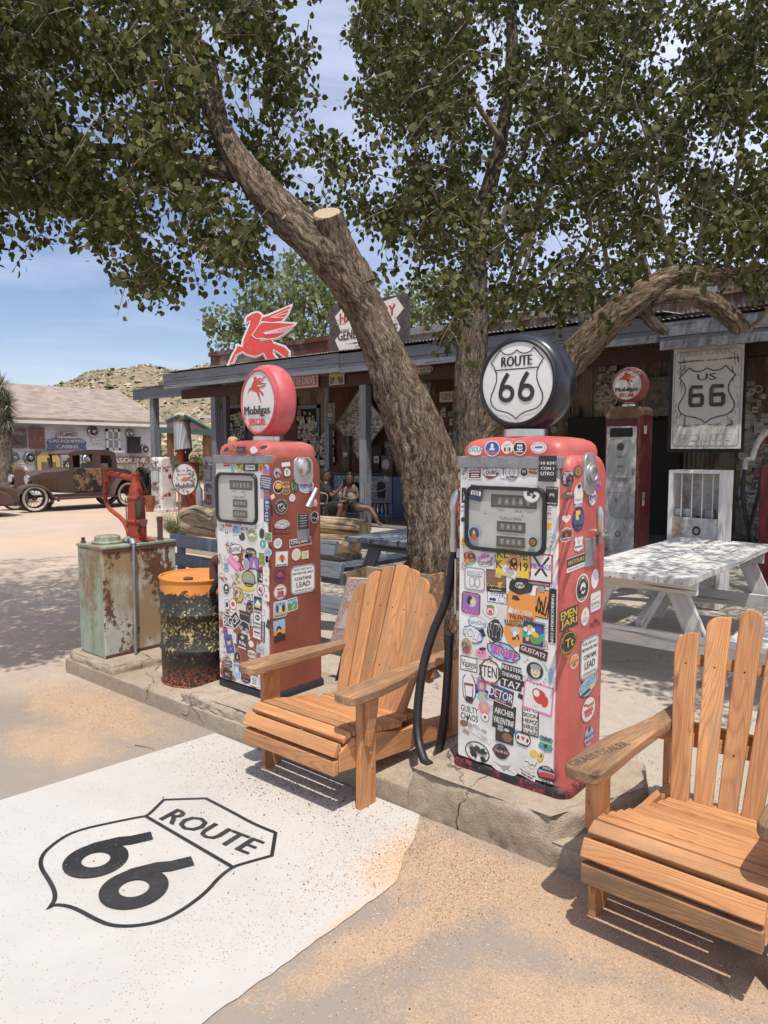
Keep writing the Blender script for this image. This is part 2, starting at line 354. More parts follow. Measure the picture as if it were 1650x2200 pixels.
def six(A, cx, cy, h, col, k=1.):
    w = .15*h*k; rr = .235*h
    A.circ(cx, cy-.5*h+rr+w/2, rr*1.04*k, rr, w, col, 30)
    A.line([(cx-rr*1.0*k, cy-.5*h+rr+w*.3), (cx-rr*.98*k, cy-.5*h+rr+w*1.1), (cx-rr*.72*k, cy+.14*h), (cx-rr*.3*k, cy+.32*h), (cx+rr*.25*k, cy+.5*h)], [w*.9, w*.98, w*1.02, w*1.05, w*1.05], col)
# ================================================================ the ground, island and painted panel
def ground_mat():
    n = NT('ground_mat', .85, 0, .25); P = n.wpos(); xyz = n.sep(P)
    n1 = n.noise(P, .9, 8, .65); n2 = n.noise(P, 7, 6, .7); n3 = n.noise(P, 90, 4, .7); n4 = n.noise(P, 320, 3, .6); n5 = n.noise(P, 26, 5, .7)
    sp = n.vor(P, 260); sc = n.vor(P, 260, out=1)
    # concrete apron: warm grey with salt and pepper aggregate
    ac = n.mix(n.rng(n1, .3, .7), (.275, .23, .188), (.33, .28, .233)); ac = n.mix(n.rng(n2, .35, .75, 0, .5), ac, (.25, .205, .165)); ac = n.mix(n.rng(n4, .52, .72, 0, .5), ac, (.22, .18, .15)); ac = n.mix(n.rng(n3, .58, .75, 0, .35), ac, (.46, .41, .36))
    # loose granite grit: tan and orange grains
    g = n.mix(n.rng(n2, .3, .7), (.39, .26, .16), (.47, .335, .22)); sr = n.sep(sc); g = n.mix(n.math('MULTIPLY', sr[0], .75), g, (.64, .50, .37)); g = n.mix(n.rng(sr[1], .72, .95, 0, .6), g, (.26, .16, .10)); g = n.mix(n.rng(sp, .0, .5, .0, .35), g, (.34, .22, .13))
    # where the grit lies
    m = n.blob(P, -2.6, 2.25, .7, .0001)
    blobs = [(-4.15, 2.12, .9, .33, 0), (-3.75, 1.75, .5, .28, 12), (-1.45, 2.14, .42, .34, -8), (-1.38, 1.8, .12, .75, -14), (-.6, 1.75, .8, .38, 20), (-1.1, 2.25, 1.2, .16, 0), (-.35, 1.3, .5, .35, 0), (-.9, 2.2, .9, .3, 0)]
    m = None
    for B in blobs:
        k = n.blob(P, *B); m = k if m is None else n.math('MAXIMUM', m, k)
    nn = n.math('ADD', n.math('MULTIPLY', n.math('SUBTRACT', n2, .5), 1.5), n.math('MULTIPLY', n.math('SUBTRACT', n3, .5), 1.6))
    m = n.rng(n.math('ADD', m, nn), .05, .5)
    m = n.math('MAXIMUM', m, n.rng(n.math('ADD', n1, n.math('MULTIPLY', n5, .25)), .70, .86, 0, .35))
    # the yard beyond the island is all gravel and sand
    far = n.rng(n.math('ADD', n.math('MULTIPLY', xyz[0], -1.), n.math('MULTIPLY', n1, 1.2)), 5.0, 6.0); fy = n.rng(xyz[1], 9.3, 9.8)
    far = n.math('MAXIMUM', far, fy)
    yard = n.mix(n.rng(n1, .3, .7), (.44, .335, .25), (.54, .42, .32)); yard = n.mix(n.rng(n5, .45, .75, 0, .6), yard, (.62, .50, .40)); yard = n.mix(n.rng(n3, .5, .7, 0, .6), yard, (.27, .21, .165)); yard = n.mix(n.rng(n.noise(P, .25, 5, .6), .5, .62, 0, .6), yard, (.56, .40, .28))
    c = n.mix(m, ac, g); c = n.mix(far, c, yard); n.color(c)
    h = n.math('ADD', n.math('MULTIPLY', n.math('MULTIPLY', sp, -.6), n.math('MAXIMUM', m, far)), n.math('ADD', n.math('MULTIPLY', n4, .25), n.math('MULTIPLY', n3, .35)))
    n.bump(h, .55, .006); M['ground_mat'] = n.m
ground_mat()
b = MB(); b.add([(-1500, -1500, 0), (1500, -1500, 0), (1500, 1500, 0), (-1500, 1500, 0)], [(0, 1, 2, 3)]); tag(b.build('ground', 'ground_mat'), kind='structure')
def paint(name, base, speck, wear_col, edge=False, wear=.1):
    n = NT(name, .62, 0, .3); P = n.wpos(); n1 = n.noise(P, 2.2, 8, .65); n2 = n.noise(P, 30, 6, .72); n3 = n.noise(P, 190, 3, .6); v = n.vor(P, 210); vc = n.sep(n.vor(P, 210, out=1))
    c = n.mix(n.rng(n1, .3, .7), base, tuple(x*.93 for x in base)); c = n.mix(n.rng(n2, .6-wear*.4, .8, 0, .5), c, wear_col); c = n.mix(n.rng(n.noise(P, .9, 9, .75, .5), .48, .66, 0, .55), c, wear_col)
    dens = n.rng(n.noise(P, 2.4, 7, .7, .6), .42, .68, .01, .30)
    g = n.math('MULTIPLY', n.math('LESS_THAN', vc[0], dens), n.math('LESS_THAN', v, n.math('MULTIPLY', vc[2], .42))); c = n.mix(g, c, n.mix(vc[1], speck, tuple(x*.35 for x in speck)))
    c = n.mix(n.math('GREATER_THAN', n.math('ADD', n.math('MULTIPLY', n2, .6), n.math('MULTIPLY', n.noise(P, 14, 4, .6), .4)), .70-wear*.3), c, speck)
    if edge:   # grit drifting over the right hand end
        m = n.math('MAXIMUM', n.blob(P, -1.47, 2.12, .36, .42, 0), n.blob(P, -1.50, 1.72, .1, .3, -10))
        m = n.rng(n.math('ADD', m, n.math('ADD', n.math('MULTIPLY', n.math('SUBTRACT', n2, .5), 1.2), n.math('MULTIPLY', n.math('SUBTRACT', n3, .5), 1.6))), .12, .38)
        c = n.mix(m, c, n.mix(vc[2], (.50, .32, .19), (.66, .47, .32)))
    n.color(c); n.bump(n.math('ADD', n3, n.math('MULTIPLY', g, .6)), .35, .002); M[name] = n.m
paint('road_white', (.525, .495, .455), (.26, .20, .15), (.43, .40, .36), True)
paint('road_black', (.022, .021, .022), (.36, .33, .30), (.07, .066, .064), wear=.16)
pts = [(-3.35, .9), (-1.50, .9)]
rr_ = random.Random(3); yy = .9
while yy < 1.93: yy += .04; pts.append((-1.568+rr_.uniform(-.004, .004)-(.0 if yy < 1.7 else .0), yy))
pts += [(-1.60, 2.0), (-1.66, 2.1), (-1.70, 2.22), (-1.76, 2.32), (-1.80, 2.385)]+[(-3.215, 2.375)]+[(-3.215-.0*i-(i/20)*.14, 2.375-i*.075) for i in range(1, 20)]
pts[0:2] = [(-3.36, .2), (-1.568, .2), (-1.568, .9)]
b = MB(); b.add([(x, y, .004) for x, y in pts], [tuple(range(len(pts)))]); pp = tag(b.build('painted_panel', 'road_white'), kind='structure')
A = Art((-2.425, 1.49, .006), (1, 0, 0), (0, 1, 0), .0006)
SG = [(0, .40), (.06, .375), (.13, .365), (.20, .375), (.255, .41), (.385, .285), (.335, .225), (.31, .16), (.325, .06), (.365, -.04), (.375, -.12), (.345, -.20), (.28, -.26), (.19, -.295), (.10, -.32), (.04, -.365), (0, -.425)]
SGL = [at(x, y, z=.006) for x, y in [(442, 1715), (500, 1745), (545, 1770), (592, 1789), (584, 1838), (530, 1853), (500, 1862), (470, 1885), (445, 1915), (400, 1950), (350, 1978), (290, 1990), (240, 1989), (205, 1975), (170, 1955), (145, 1946), (118, 1943), (105, 1950), (118, 1935), (118, 1915), (105, 1890), (88, 1865), (87, 1845), (100, 1825), (140, 1795), (180, 1780), (250, 1765), (300, 1755), (316, 1753), (335, 1735), (352, 1718)]]
SGL = [(p.x+2.425, p.y-1.49) for p in SGL]
G = lambda pl: [(at(x, y, z=.006).x+2.425, at(x, y, z=.006).y-1.49) for x, y in pl]
def smooth(P, keep):
    out = []; n = len(P)
    for i in range(n):
        a, b_, c_ = P[i-1], P[i], P[(i+1) % n]
        if i in keep: out.append(b_)
        else: out += [(b_[0]*.75+a[0]*.25, b_[1]*.75+a[1]*.25), (b_[0]*.75+c_[0]*.25, b_[1]*.75+c_[1]*.25)]
    return out
kp = {0, 3, 4, 17, 30}; S1 = smooth(SGL, kp); kv = {i for i, p in enumerate(S1) if any(p == SGL[k] for k in kp)}; SGL = smooth(S1, kv)
A.line(SGL, .0155, BLK, True); A.line(G([(314, 1754), (500, 1863)]), .0155, BLK)
A.L = 3; c_ = G([(452, 1784)])[0]; e0, e1 = G([(358, 1748), (545, 1825)]); ang = math.atan2(e1[1]-e0[1], e1[0]-e0[0])
A.text('ROUTE', c_[0], c_[1], .105, BLK, w=.50, rot=ang+.02, bold=.004)
for cx, cy, tip in ((206, 1848, (330, 1798)), (288, 1910, (418, 1853))):
    bowl = G([(cx, cy)])[0]
    A.circ(bowl[0], bowl[1]-.0, .088, .084, .066, BLK, 36); t = G([tip])[0]
    b0 = (bowl[0]-.085, bowl[1]+.02)
    A.line([(bowl[0]-.088, bowl[1]-.0), (bowl[0]-.084, bowl[1]+.05), (bowl[0]-.055+(t[0]-bowl[0])*.1, bowl[1]+.125), (t[0]-.045, t[1]-.075), (t[0]-.012, t[1])], [.064, .066, .066, .064, .062], BLK)
A.build('shield_marking', 'road_black', pp)
# ---- patio slab and kerb island
def conc(name, lo, hi, stain, bump=.5, agg=(.5, .44, .36), crack=True):
    n = NT(name, .88, 0, .2); P = n.wpos(); n1 = n.noise(P, 1.3, 8, .65); n2 = n.noise(P, 11, 7, .72); n3 = n.noise(P, 140, 4, .65); v = n.vor(P, 75, out=1)
    c = n.mix(n.rng(n1, .3, .7), lo, hi); c = n.mix(n.rng(n2, .45, .75, 0, .65), c, stain); c = n.mix(n.rng(n3, .5, .75, 0, .5), c, tuple(x*.5 for x in lo)); c = n.mix(n.rng(n.sep(v)[0], .8, 1, 0, .4), c, agg)
    h = n.math('ADD', n.math('MULTIPLY', n2, .6), n.math('MULTIPLY', n3, .4))
    if crack:
        k = n.vor(n.vadd(P, n.noise(P, 3, 4, .6, col=True), .35), 1.1, 'DISTANCE_TO_EDGE'); m = n.math('MULTIPLY', n.rng(k, 0, .006, 1, 0), n.rng(n2, .42, .6)); c = n.mix(m, c, (.13, .10, .08)); h = n.math('SUBTRACT', h, m)
    n.color(c); n.bump(h, bump, .016 if bump > .5 else .008); M[name] = n.m
conc('patio_mat', (.40, .345, .285), (.48, .42, .35), (.34, .285, .225), .3, crack=True)
conc('kerb_mat', (.36, .29, .215), (.50, .415, .32), (.24, .18, .125), 1., (.52, .44, .35))
b = MB(); b.prism([(-4.95, 2.42), (3.5, 2.42), (3.5, 10.6), (-9.5, 10.6), (-9.5, 6.5), (-6.3, 6.5), (-5.0, 4.2)], (0, 0, -.06), (1, 0, 0), (0, 1, 0), .15)
tag(b.build('patio', 'patio_mat'), kind='structure')
b = MB(); b.box((-15.3, 10.65, -.05), (3.5, 13.2, .1)); conc('porch_mat', (.15, .13, .115), (.20, .175, .15), (.12, .10, .085), .3); tag(b.build('porch_floor', 'porch_mat'), kind='structure')  # porch concrete coloured darker than the patio to deepen the porch shade
def rough_block(name, outline, z0, z1, label, jit=.008, seed=1, slope=.0, seg=.016, chips=()):
    """cast concrete block with worn, crumbling edges"""
    pts = []; n = len(outline)
    for i in range(n):
        a = Vector(outline[i]); c = Vector(outline[(i+1) % n]); L = (c-a).length; k = max(1, int(L/seg))
        for j in range(k): pts.append(a.lerp(c, j/k))
    ctr = sum((Vector((p.x, p.y)) for p in pts), Vector((0, 0)))/len(pts); rings = []
    H = z1-z0; lev = [(0, .012), (.25, .006), (.5, .0), (.75, .0), (.92, .003), (1., .012)]; lev = lev if seg > .05 else [(0, .012), (.12, .01), (.25, .006), (.38, .004), (.5, .0), (.62, .002), (.75, .0), (.84, .001), (.92, .003), (1., .012)]
    for li, (t, ins) in enumerate(lev):
        r = []
        for i, p in enumerate(pts):
            q = Vector((p.x, p.y, 0)); d = Vector((p.x-ctr.x, p.y-ctr.y, 0)); dl = d.length
            k = noise.noise(Vector((p.x*9, p.y*9, t*1.5+seed)))*jit*1.3+noise.noise(Vector((p.x*30, p.y*30, t*5+seed)))*jit*1.1+noise.noise(Vector((p.x*70, p.y*70, t*9+seed)))*jit*.5
            for cx, cy, cr, cd in chips:
                e = (Vector((cx, cy, 0))-q).length
                if e < cr and t > .2: k -= cd*(1-e/cr)*(t-.2)
            q2 = q+d/dl*(k-ins+slope*(1-t)); r.append((q2.x, q2.y, z0+H*t+noise.noise(Vector((p.x*6, p.y*6, seed)))*.006*(t > .9)))
        rings.append(r)
    for ins in (.03, .08): rings.append([(p.x+(ctr.x-p.x)*ins, p.y+(ctr.y-p.y)*ins, z1+.004+noise.noise(Vector((p.x*7, p.y*7, seed)))*.004) for p in pts])
    b = MB(); b.loft(rings, cap=(0, 1)); o = b.build(name, 'kerb_mat', None, True, ang=50)
    return o
o = rough_block('kerb', [(-4.98, 2.40), (-4.95, 2.385), (3.5, 2.40), (3.5, 2.62), (-4.5, 2.64), (-5.0, 3.2), (-5.08, 3.1)], -.02, .094, '', .007, 3, seg=.06); tag(o, kind='structure')
o = rough_block('pump_plinth', [(-1.86, 2.385), (-1.185, 2.385), (-1.0, 2.86), (-1.09, 3.10), (-1.86, 3.08)], .0, .19, '', .009, 7, .012, chips=((-1.75, 2.38, .18, .05), (-1.2, 2.4, .1, .04), (-1.5, 2.38, .1, .02)))
tag(o, 'crumbling concrete block under the bright red pump with the ROUTE 66 globe', 'concrete block')
o = rough_block('pump_plinth', [(-3.56, 2.40), (-2.80, 2.40), (-2.78, 3.2), (-3.56, 3.2)], .06, .16, '', .01, 17, .01, chips=((-3.0, 2.4, .15, .03),))
tag(o, 'low cracked concrete block under the faded brownish red pump', 'concrete block')
o = rough_block('tank_plinth', [(-4.96, 2.43), (-4.86, 2.395), (-4.33, 2.395), (-4.30, 2.8), (-4.42, 2.9), (-4.42, 3.15), (-4.96, 3.15)], .03, .15, '', .008, 27, .008)
tag(o, 'pale concrete block under the rusty green tank at the end of the kerb', 'concrete block')
def dry_twig(label, px, py, L, a, seed):
    g = at(px, py, z=.006); r = random.Random(seed); p = [Vector((g.x, g.y, g.z))]
    for i in range(5): a += r.uniform(-.25, .25); p.append(p[-1]+Vector((math.cos(a), math.sin(a), r.uniform(-.02, .03)))*L/5)
    b = MB(); b.tube(spl(p, 3), [.0035-.00015*i for i in range(16)], 6); tag(b.build('twig', 'twig_dry', None, True, ang=180), label, 'twig')
plain('twig_dry', (.30, .22, .15), .8, .3, 20)
dry_twig('pale dry twig on the ground beneath the chair at the right edge', 1400, 2045, .20, -.4, 2); dry_twig('short thin twig on the ground near the kerb behind the painted panel', 290, 1600, .14, .5, 3); dry_twig('small twig in the grit below the chair at the right edge', 1545, 2095, .10, -1.1, 5)
# loose grit that casts its own little shadows
def grit(name, fn, n, s0, s1, seed, mat='grit'):
    r = np.random.RandomState(seed); pts = []
    while len(pts) < n:
        p = fn(r)
        if p: pts.append(p)
    P = np.array(pts); base = np.array([(1, 0, 0), (-1, 0, 0), (0, 1, 0), (0, -1, 0), (0, 0, 1), (0, 0, -1)], float)*.5
    F_ = np.array([(0, 2, 4), (2, 1, 4), (1, 3, 4), (3, 0, 4), (2, 0, 5), (1, 2, 5), (3, 1, 5), (0, 3, 5)])
    s = r.uniform(s0, s1, (n, 1, 1))*r.uniform(.6, 1.3, (n, 1, 3)); a = r.uniform(0, 6.28, n); V = base[None]*s
    ca, sa = np.cos(a)[:, None], np.sin(a)[:, None]; V = np.stack([V[..., 0]*ca-V[..., 1]*sa, V[..., 0]*sa+V[..., 1]*ca, V[..., 2]], -1)+P[:, None]
    V[..., 2] += (s[..., 2:3]*.25)[..., 0]
    me = bpy.data.meshes.new(name); me.from_pydata(V.reshape(-1, 3).tolist(), [], (F_[None]+np.arange(n)[:, None, None]*6).reshape(-1, 3).tolist()); me.materials.append(M[mat])
    o = bpy.data.objects.new(name, me); COL.objects.link(o); return tag(o, kind='stuff')
n_ = NT('grit', .8); g_ = n_.new('ShaderNodeNewGeometry'); n_.color(n_.ramp(g_.outputs['Random Per Island'], [(0, (.20, .12, .07)), (.3, (.45, .28, .16)), (.6, (.62, .43, .28)), (.85, (.72, .58, .45)), (1, (.10, .08, .07))])); M['grit'] = n_.m
def gz(regs):
    def f(r):
        k = r.randint(len(regs)); cx, cy, sx, sy = regs[k]; x = r.normal(cx, sx); y = r.normal(cy, sy)
        if y > 2.37 or y < .6: return None
        return (x, y, .004 if (-3.3 < x < -1.6) else 0)
    return f
grit('loose_gravel', gz([(-1.42, 2.15, .16, .14), (-1.42, 2.15, .16, .14), (-1.35, 1.9, .08, .3), (-.6, 2.0, .35, .2), (-.35, 1.5, .3, .3), (-4.1, 2.15, .45, .12), (-2.5, 2.2, .4, .12), (-1.7, 2.0, .15, .25)]), 15000, .0025, .006, 5)
n_ = NT('debris', .9); g_ = n_.new('ShaderNodeNewGeometry'); n_.color(n_.ramp(g_.outputs['Random Per Island'], [(0, (.03, .02, .015)), (.6, (.10, .065, .04)), (1, (.22, .15, .09))])); M['debris'] = n_.m
grit('dark_debris', gz([(-2.42, 2.22, .26, .09), (-2.3, 2.28, .2, .05), (-2.0, 1.9, .5, .3), (-2.3, 2.2, .3, .12)]), 560, .003, .008, 9, 'debris')
grit('patio_grit', lambda r: (lambda x, y: (x, y, .096) if (y > 2.43 and not (-1.9 < x < -.95 and y < 3.15) and not (-3.6 < x < -2.75 and y < 3.25)) else None)(r.uniform(-4.3, .2), 2.43+abs(r.normal(0, .5))), 2600, .003, .007, 12, 'debris')
# ================================================================ gas pumps
C_ = dict(w=(.74, .73, .70), k=BLK, r=(.55, .045, .035), y=(.78, .55, .04), b=(.03, .09, .33), g=(.12, .30, .09), o=(.78, .30, .05), p=(.72, .22, .42), m=(.16, .02, .03), n=(.02, .03, .10), t=(.03, .36, .36), c=(.66, .60, .46), x=(.33, .33, .33), l=(.28, .50, .66), u=(.20, .11, .06), v=(.30, .13, .42), e=(.60, .45, .15), G=(.30, .36, .16), s=(.50, .50, .49))
def pxplane(pl, px, py): return at(px, py, **{pl[0]: pl[1]})
def sticker(parent, pl, px, py, w, h, rot, shape, bg, border, items, name='sticker', mat='sticker', off=.0):
    a = pxplane(pl, px, py); wx = (pxplane(pl, px+w/2, py)-pxplane(pl, px-w/2, py)).length; hz = abs(pxplane(pl, px, py-h/2).z-pxplane(pl, px, py+h/2).z)
    if pl[0] == 'x': wx = abs(pxplane(pl, px+w/2, py).y-pxplane(pl, px-w/2, py).y)
    else: wx = abs(pxplane(pl, px+w/2, py).x-pxplane(pl, px-w/2, py).x)
    U, N = ((1, 0, 0), Vector((0, -1, 0))) if pl[0] == 'y' else ((0, 1, 0), Vector((1, 0, 0)))
    A = Art(a+N*(.0007+off), U, (0, 0, 1), .00022).at(0, 0, R_(rot)); W_, H_ = wx/2, hz/2
    def outline(k):
        w_, h_ = W_*k, H_*k
        if k < 1: w_, h_ = W_-min(W_, H_)*(1-k), H_-min(W_, H_)*(1-k)
        if shape == 'r': return rrect(2*w_, 2*h_, min(w_, h_)*.04, 2)
        if shape == 'R': return rrect(2*w_, 2*h_, min(w_, h_)*.3, 4)
        if shape == 'o': return ellp(w_, h_, 26)
        if shape == 's': return [(x*w_, y*h_*.93) for x, y in SHIELD]
        if shape == 'H': return [(w_*math.sin(t)**3, h_*(13*math.cos(t)-5*math.cos(2*t)-2*math.cos(3*t)-math.cos(4*t))/16+.05*h_) for t in [6.283*i/24 for i in range(24)]]
        q = random.Random(int(px*7+py)); return [(w_*(.82+.2*q.random())*math.cos(6.283*i/15), h_*(.82+.2*q.random())*math.sin(6.283*i/15)) for i in range(15)]
    if border: A.poly(outline(1), C_[border]); A.poly(outline(.88), C_[bg])
    elif bg: A.poly(outline(1), C_[bg])
    for it in items:
        k = it[0]
        if k == 't':      # ('t', text, relx, rely, relw, relh, colour)
            A.text(it[1], it[2]*W_, it[3]*H_, it[5]*2*H_, C_[it[6]], w=it[4]*2*W_, bold=(.0006 if len(it) > 7 else 0), rot=R_(it[8]) if len(it) > 8 else 0)
        elif k == 'scr': A.scrib(it[1]*W_, it[2]*H_, it[3]*2*W_, it[4]*H_, C_[it[5]], min(W_, H_)*(it[6] if len(it) > 6 else .12), 7, int(px+py))
        elif k == 'e': A.ell(it[1]*W_, it[2]*H_, it[3]*W_, it[4]*H_, C_[it[5]], 18)
        elif k == 'R': A.rect(it[1]*W_, it[2]*H_, it[3]*2*W_, it[4]*2*H_, C_[it[5]])
        elif k == 'P': A.poly([(x*W_, y*H_) for x, y in it[1]], C_[it[2]])
        elif k == 'c': A.circ(it[1]*W_, it[2]*H_, it[3]*W_, it[4]*H_, min(W_, H_)*it[5], C_[it[6]], 22)
        elif k == 'arc': A.arc_text(it[1], 0, 0, it[2]*W_, it[3]*2*H_, C_[it[4]], R_(it[5]), R_(it[6]))
        elif k == 'rt':   # small rows standing for lines of fine print
            for i in range(it[1]): A.rect(random.uniform(-.05, .05)*W_, H_*(it[2]-i*it[3]), (.5+.3*random.random())*W_*it[5] if len(it) > 5 else (.9+.5*random.random())*W_, H_*it[3]*.42, C_[it[4]]); A.L -= 1
            A.L += 1
        elif k == 'pic':  # small landscape or figure picture
            q = random.Random(int(px*3+py)); cols = [C_[c] for c in it[1]]
            for i in range(it[2] if len(it) > 2 else 9):
                a_ = q.uniform(-.62, .62); b_ = q.uniform(-.62, .62); A.poly([(W_*(a_+q.uniform(.1, .3)*math.cos(t)), H_*(b_+q.uniform(.1, .3)*math.sin(t))) for t in (0, .9, 2, 3, 4, 5.2)], q.choice(cols))
    return A.build(name, mat, parent)
def bust(skin='e', hair='k', body='n', sc=1.): return [('e', 0, -.65*sc, .55*sc, .42*sc, body), ('e', 0, .12*sc, .30*sc, .36*sc, skin), ('e', 0, .38*sc, .33*sc, .2*sc, hair), ('e', -.1*sc, .15*sc, .04, .03, 'k'), ('e', .1*sc, .15*sc, .04, .03, 'k'), ('R', 0, -.02*sc, .12*sc, .02, 'r')]
Z6 = lambda x, y, w, h: (940+x/4.4, 700+y/4.4, w/4.4, h/4.4)
Z7 = lambda x, y, w, h: (940+x/3.86, 1170+y/3.86, w/3.86, h/3.86)
Z5 = lambda x, y, w, h: (450+x/3.667, 920+y/3.667, w/3.667, h/3.667)
ZL = lambda x, y, w, h: (455+x/5.69, 800+y/5.69, w/5.69, h/5.69)
PEG_BODY = [(262, 215), (270, 190), (300, 170), (330, 160), (345, 163), (365, 180), (352, 215), (340, 260), (352, 330), (420, 325), (435, 348), (500, 370), (530, 400), (528, 432), (505, 437), (470, 410), (432, 388), (430, 410), (442, 430), (458, 442), (395, 455), (370, 410), (320, 430), (265, 418), (240, 400), (200, 420), (178, 470), (152, 475), (178, 420), (203, 380), (205, 362), (240, 370), (245, 330), (262, 290), (285, 240), (290, 212), (268, 225)]
PEG_BW = [(352, 215), (365, 190), (400, 180), (545, 118), (520, 170), (485, 215), (430, 222)]
PEG_FW = [(300, 300), (345, 235), (370, 220), (568, 228), (545, 255), (500, 290), (455, 318), (400, 325), (360, 318), (330, 322)]
# flying horse of the round pump globes: hind legs trailing downwards
GP_BODY = [(505, 105), (520, 85), (545, 83), (562, 105), (556, 140), (580, 190), (585, 235), (640, 285), (658, 310), (645, 332), (628, 318), (608, 285), (592, 270), (598, 320), (612, 375), (628, 420), (610, 405), (590, 360), (565, 310), (550, 275), (515, 265), (485, 245), (455, 240), (432, 262), (415, 292), (425, 255), (445, 225), (452, 205), (470, 215), (478, 190), (500, 150), (520, 125)]
GP_BW = [(556, 140), (580, 105), (625, 112), (690, 92), (655, 130), (620, 150), (585, 175)]
GP_FW = [(520, 195), (560, 165), (590, 158), (698, 185), (655, 222), (610, 232), (575, 225), (545, 215)]
def pegasus(A, cx, cy, h, polys, outline=0, red=(.62, .04, .03), wht=WHT, feathers=True, sx=1.):
    xs = [p[0] for q in polys for p in q]; ys = [p[1] for q in polys for p in q]; k = h/(max(ys)-min(ys)); mx_ = (max(xs)+min(xs))/2; my = (max(ys)+min(ys))/2
    f = lambda P: [(cx+(x-mx_)*k*sx, cy-(y-my)*k) for x, y in P]
    if outline:
        for P in polys: A.line(f(P), outline*2, wht, True)
    for P in (polys[1], polys[0], polys[2]):
        A.poly(f(P), red)
        if outline: A.line(f(P), outline*.45, wht, True)
    if feathers:
        for P, n in ((polys[1], 4), (polys[2], 5)):
            Q = f(P); ti = max(range(len(Q)), key=lambda i: Q[i][0]); b = Q[0]; t = Q[ti]; e = Q[-1]; m_ = Q[(ti+2) % len(Q)]
            for i in range(1, n): s_ = i/n; A.line([(b[0]+(e[0]-b[0])*s_*.7+.25*(t[0]-b[0]), b[1]+(e[1]-b[1])*s_*.7+.25*(t[1]-b[1])), (t[0]*(1-s_)+m_[0]*s_, t[1]*(1-s_)+m_[1]*s_)], k*3.2, wht)
    return f

def glass_mat():
    n = NT('glass_pane', .05); t = n.new('ShaderNodeBsdfTransparent'); g = n.new('ShaderNodeBsdfGlossy'); g.inputs['Roughness'].default_value = .08; g.inputs['Color'].default_value = (1, 1, 1, 1)
    f = n.new('ShaderNodeLayerWeight'); m = n.new('ShaderNodeMixShader'); n.put(m.inputs[0], n.math('ADD', .03, n.math('MULTIPLY', n.math('POWER', f.outputs['Facing'], 5.), .8)))
    n.t.links.new(t.outputs[0], m.inputs[1]); n.t.links.new(g.outputs[0], m.inputs[2]); n.t.links.new(m.outputs[0], n.out.inputs[0]); M['glass_pane'] = n.m
glass_mat()
rusty('pump_red', (.50, .105, .09), .12, 2.5, ((.30, .05, .045), (.42, .08, .07)), .42, second=(.55, .14, .12), soft=.2)
rusty('pump_brown', (.235, .062, .036), .15, 2., ((.17, .035, .025), (.20, .05, .035)), .5, second=(.27, .075, .045), soft=.25)
rusty('pump_cap_pink', (.44, .095, .08), .2, 3, ((.30, .05, .045), (.36, .065, .055)), .4, second=(.50, .15, .125), soft=.25)
rusty('skirt_chipped', (.018, .018, .02), .42, 9, ((.26, .035, .04), (.18, .03, .035)), .5, chip=(.25, .27, .16))
rusty('panel_worn', (.70, .69, .66), .33, 1.6, ((.24, .07, .04), (.30, .09, .055)), .38, soft=.03)
rusty('panel_white', (.72, .71, .68), .0, 5, ((.5, .47, .42), (.6, .57, .52)), .35, soft=.05)
rusty('globe_pink', (.60, .14, .15), .3, 2.4, ((.50, .22, .22), (.58, .28, .28)), .45, second=(.52, .09, .10), soft=.25)
plain('globe_black', (.02, .022, .032), .22, .1, 4, bump=0)
plain('globe_glass', (.70, .69, .66), .2, .03, 3, bump=0)
def smoothbox(mb, x0, x1, prof, mi=0, rx=.03, n=5):
    """a body extruded along x from a (y,z) outline, edges rounded towards both ends"""
    rings = []; cy = sum(p[0] for p in prof)/len(prof); cz = sum(p[1] for p in prof)/len(prof)
    zb = min(p[1] for p in prof)
    def shr(d): return [(cy+(y-cy)*(1-d/abs(max(.05, max(abs(q[0]-cy) for q in prof)))), z if z <= zb+.001 else zb+(z-zb)*(1-d/(max(q[1] for q in prof)-zb))) for y, z in prof]
    st = [(x0, rx)]+[(x0+rx*(1-math.cos(math.pi/2*i/n)), rx*(1-math.sin(math.pi/2*i/n))) for i in range(1, n+1)]
    st += [(x1-rx*(1-math.cos(math.pi/2*i/n)), rx*(1-math.sin(math.pi/2*i/n))) for i in range(n, 0, -1)]+[(x1, rx)]
    for x, d in st: rings.append([(x, y, z) for y, z in shr(d)])
    mb.loft(rings, mi)
def arcpts(cx, cz, r, a0, a1, n=6): return [(cx+r*math.cos(R_(a0+(a1-a0)*i/n)), cz+r*math.sin(R_(a0+(a1-a0)*i/n))) for i in range(n+1)]
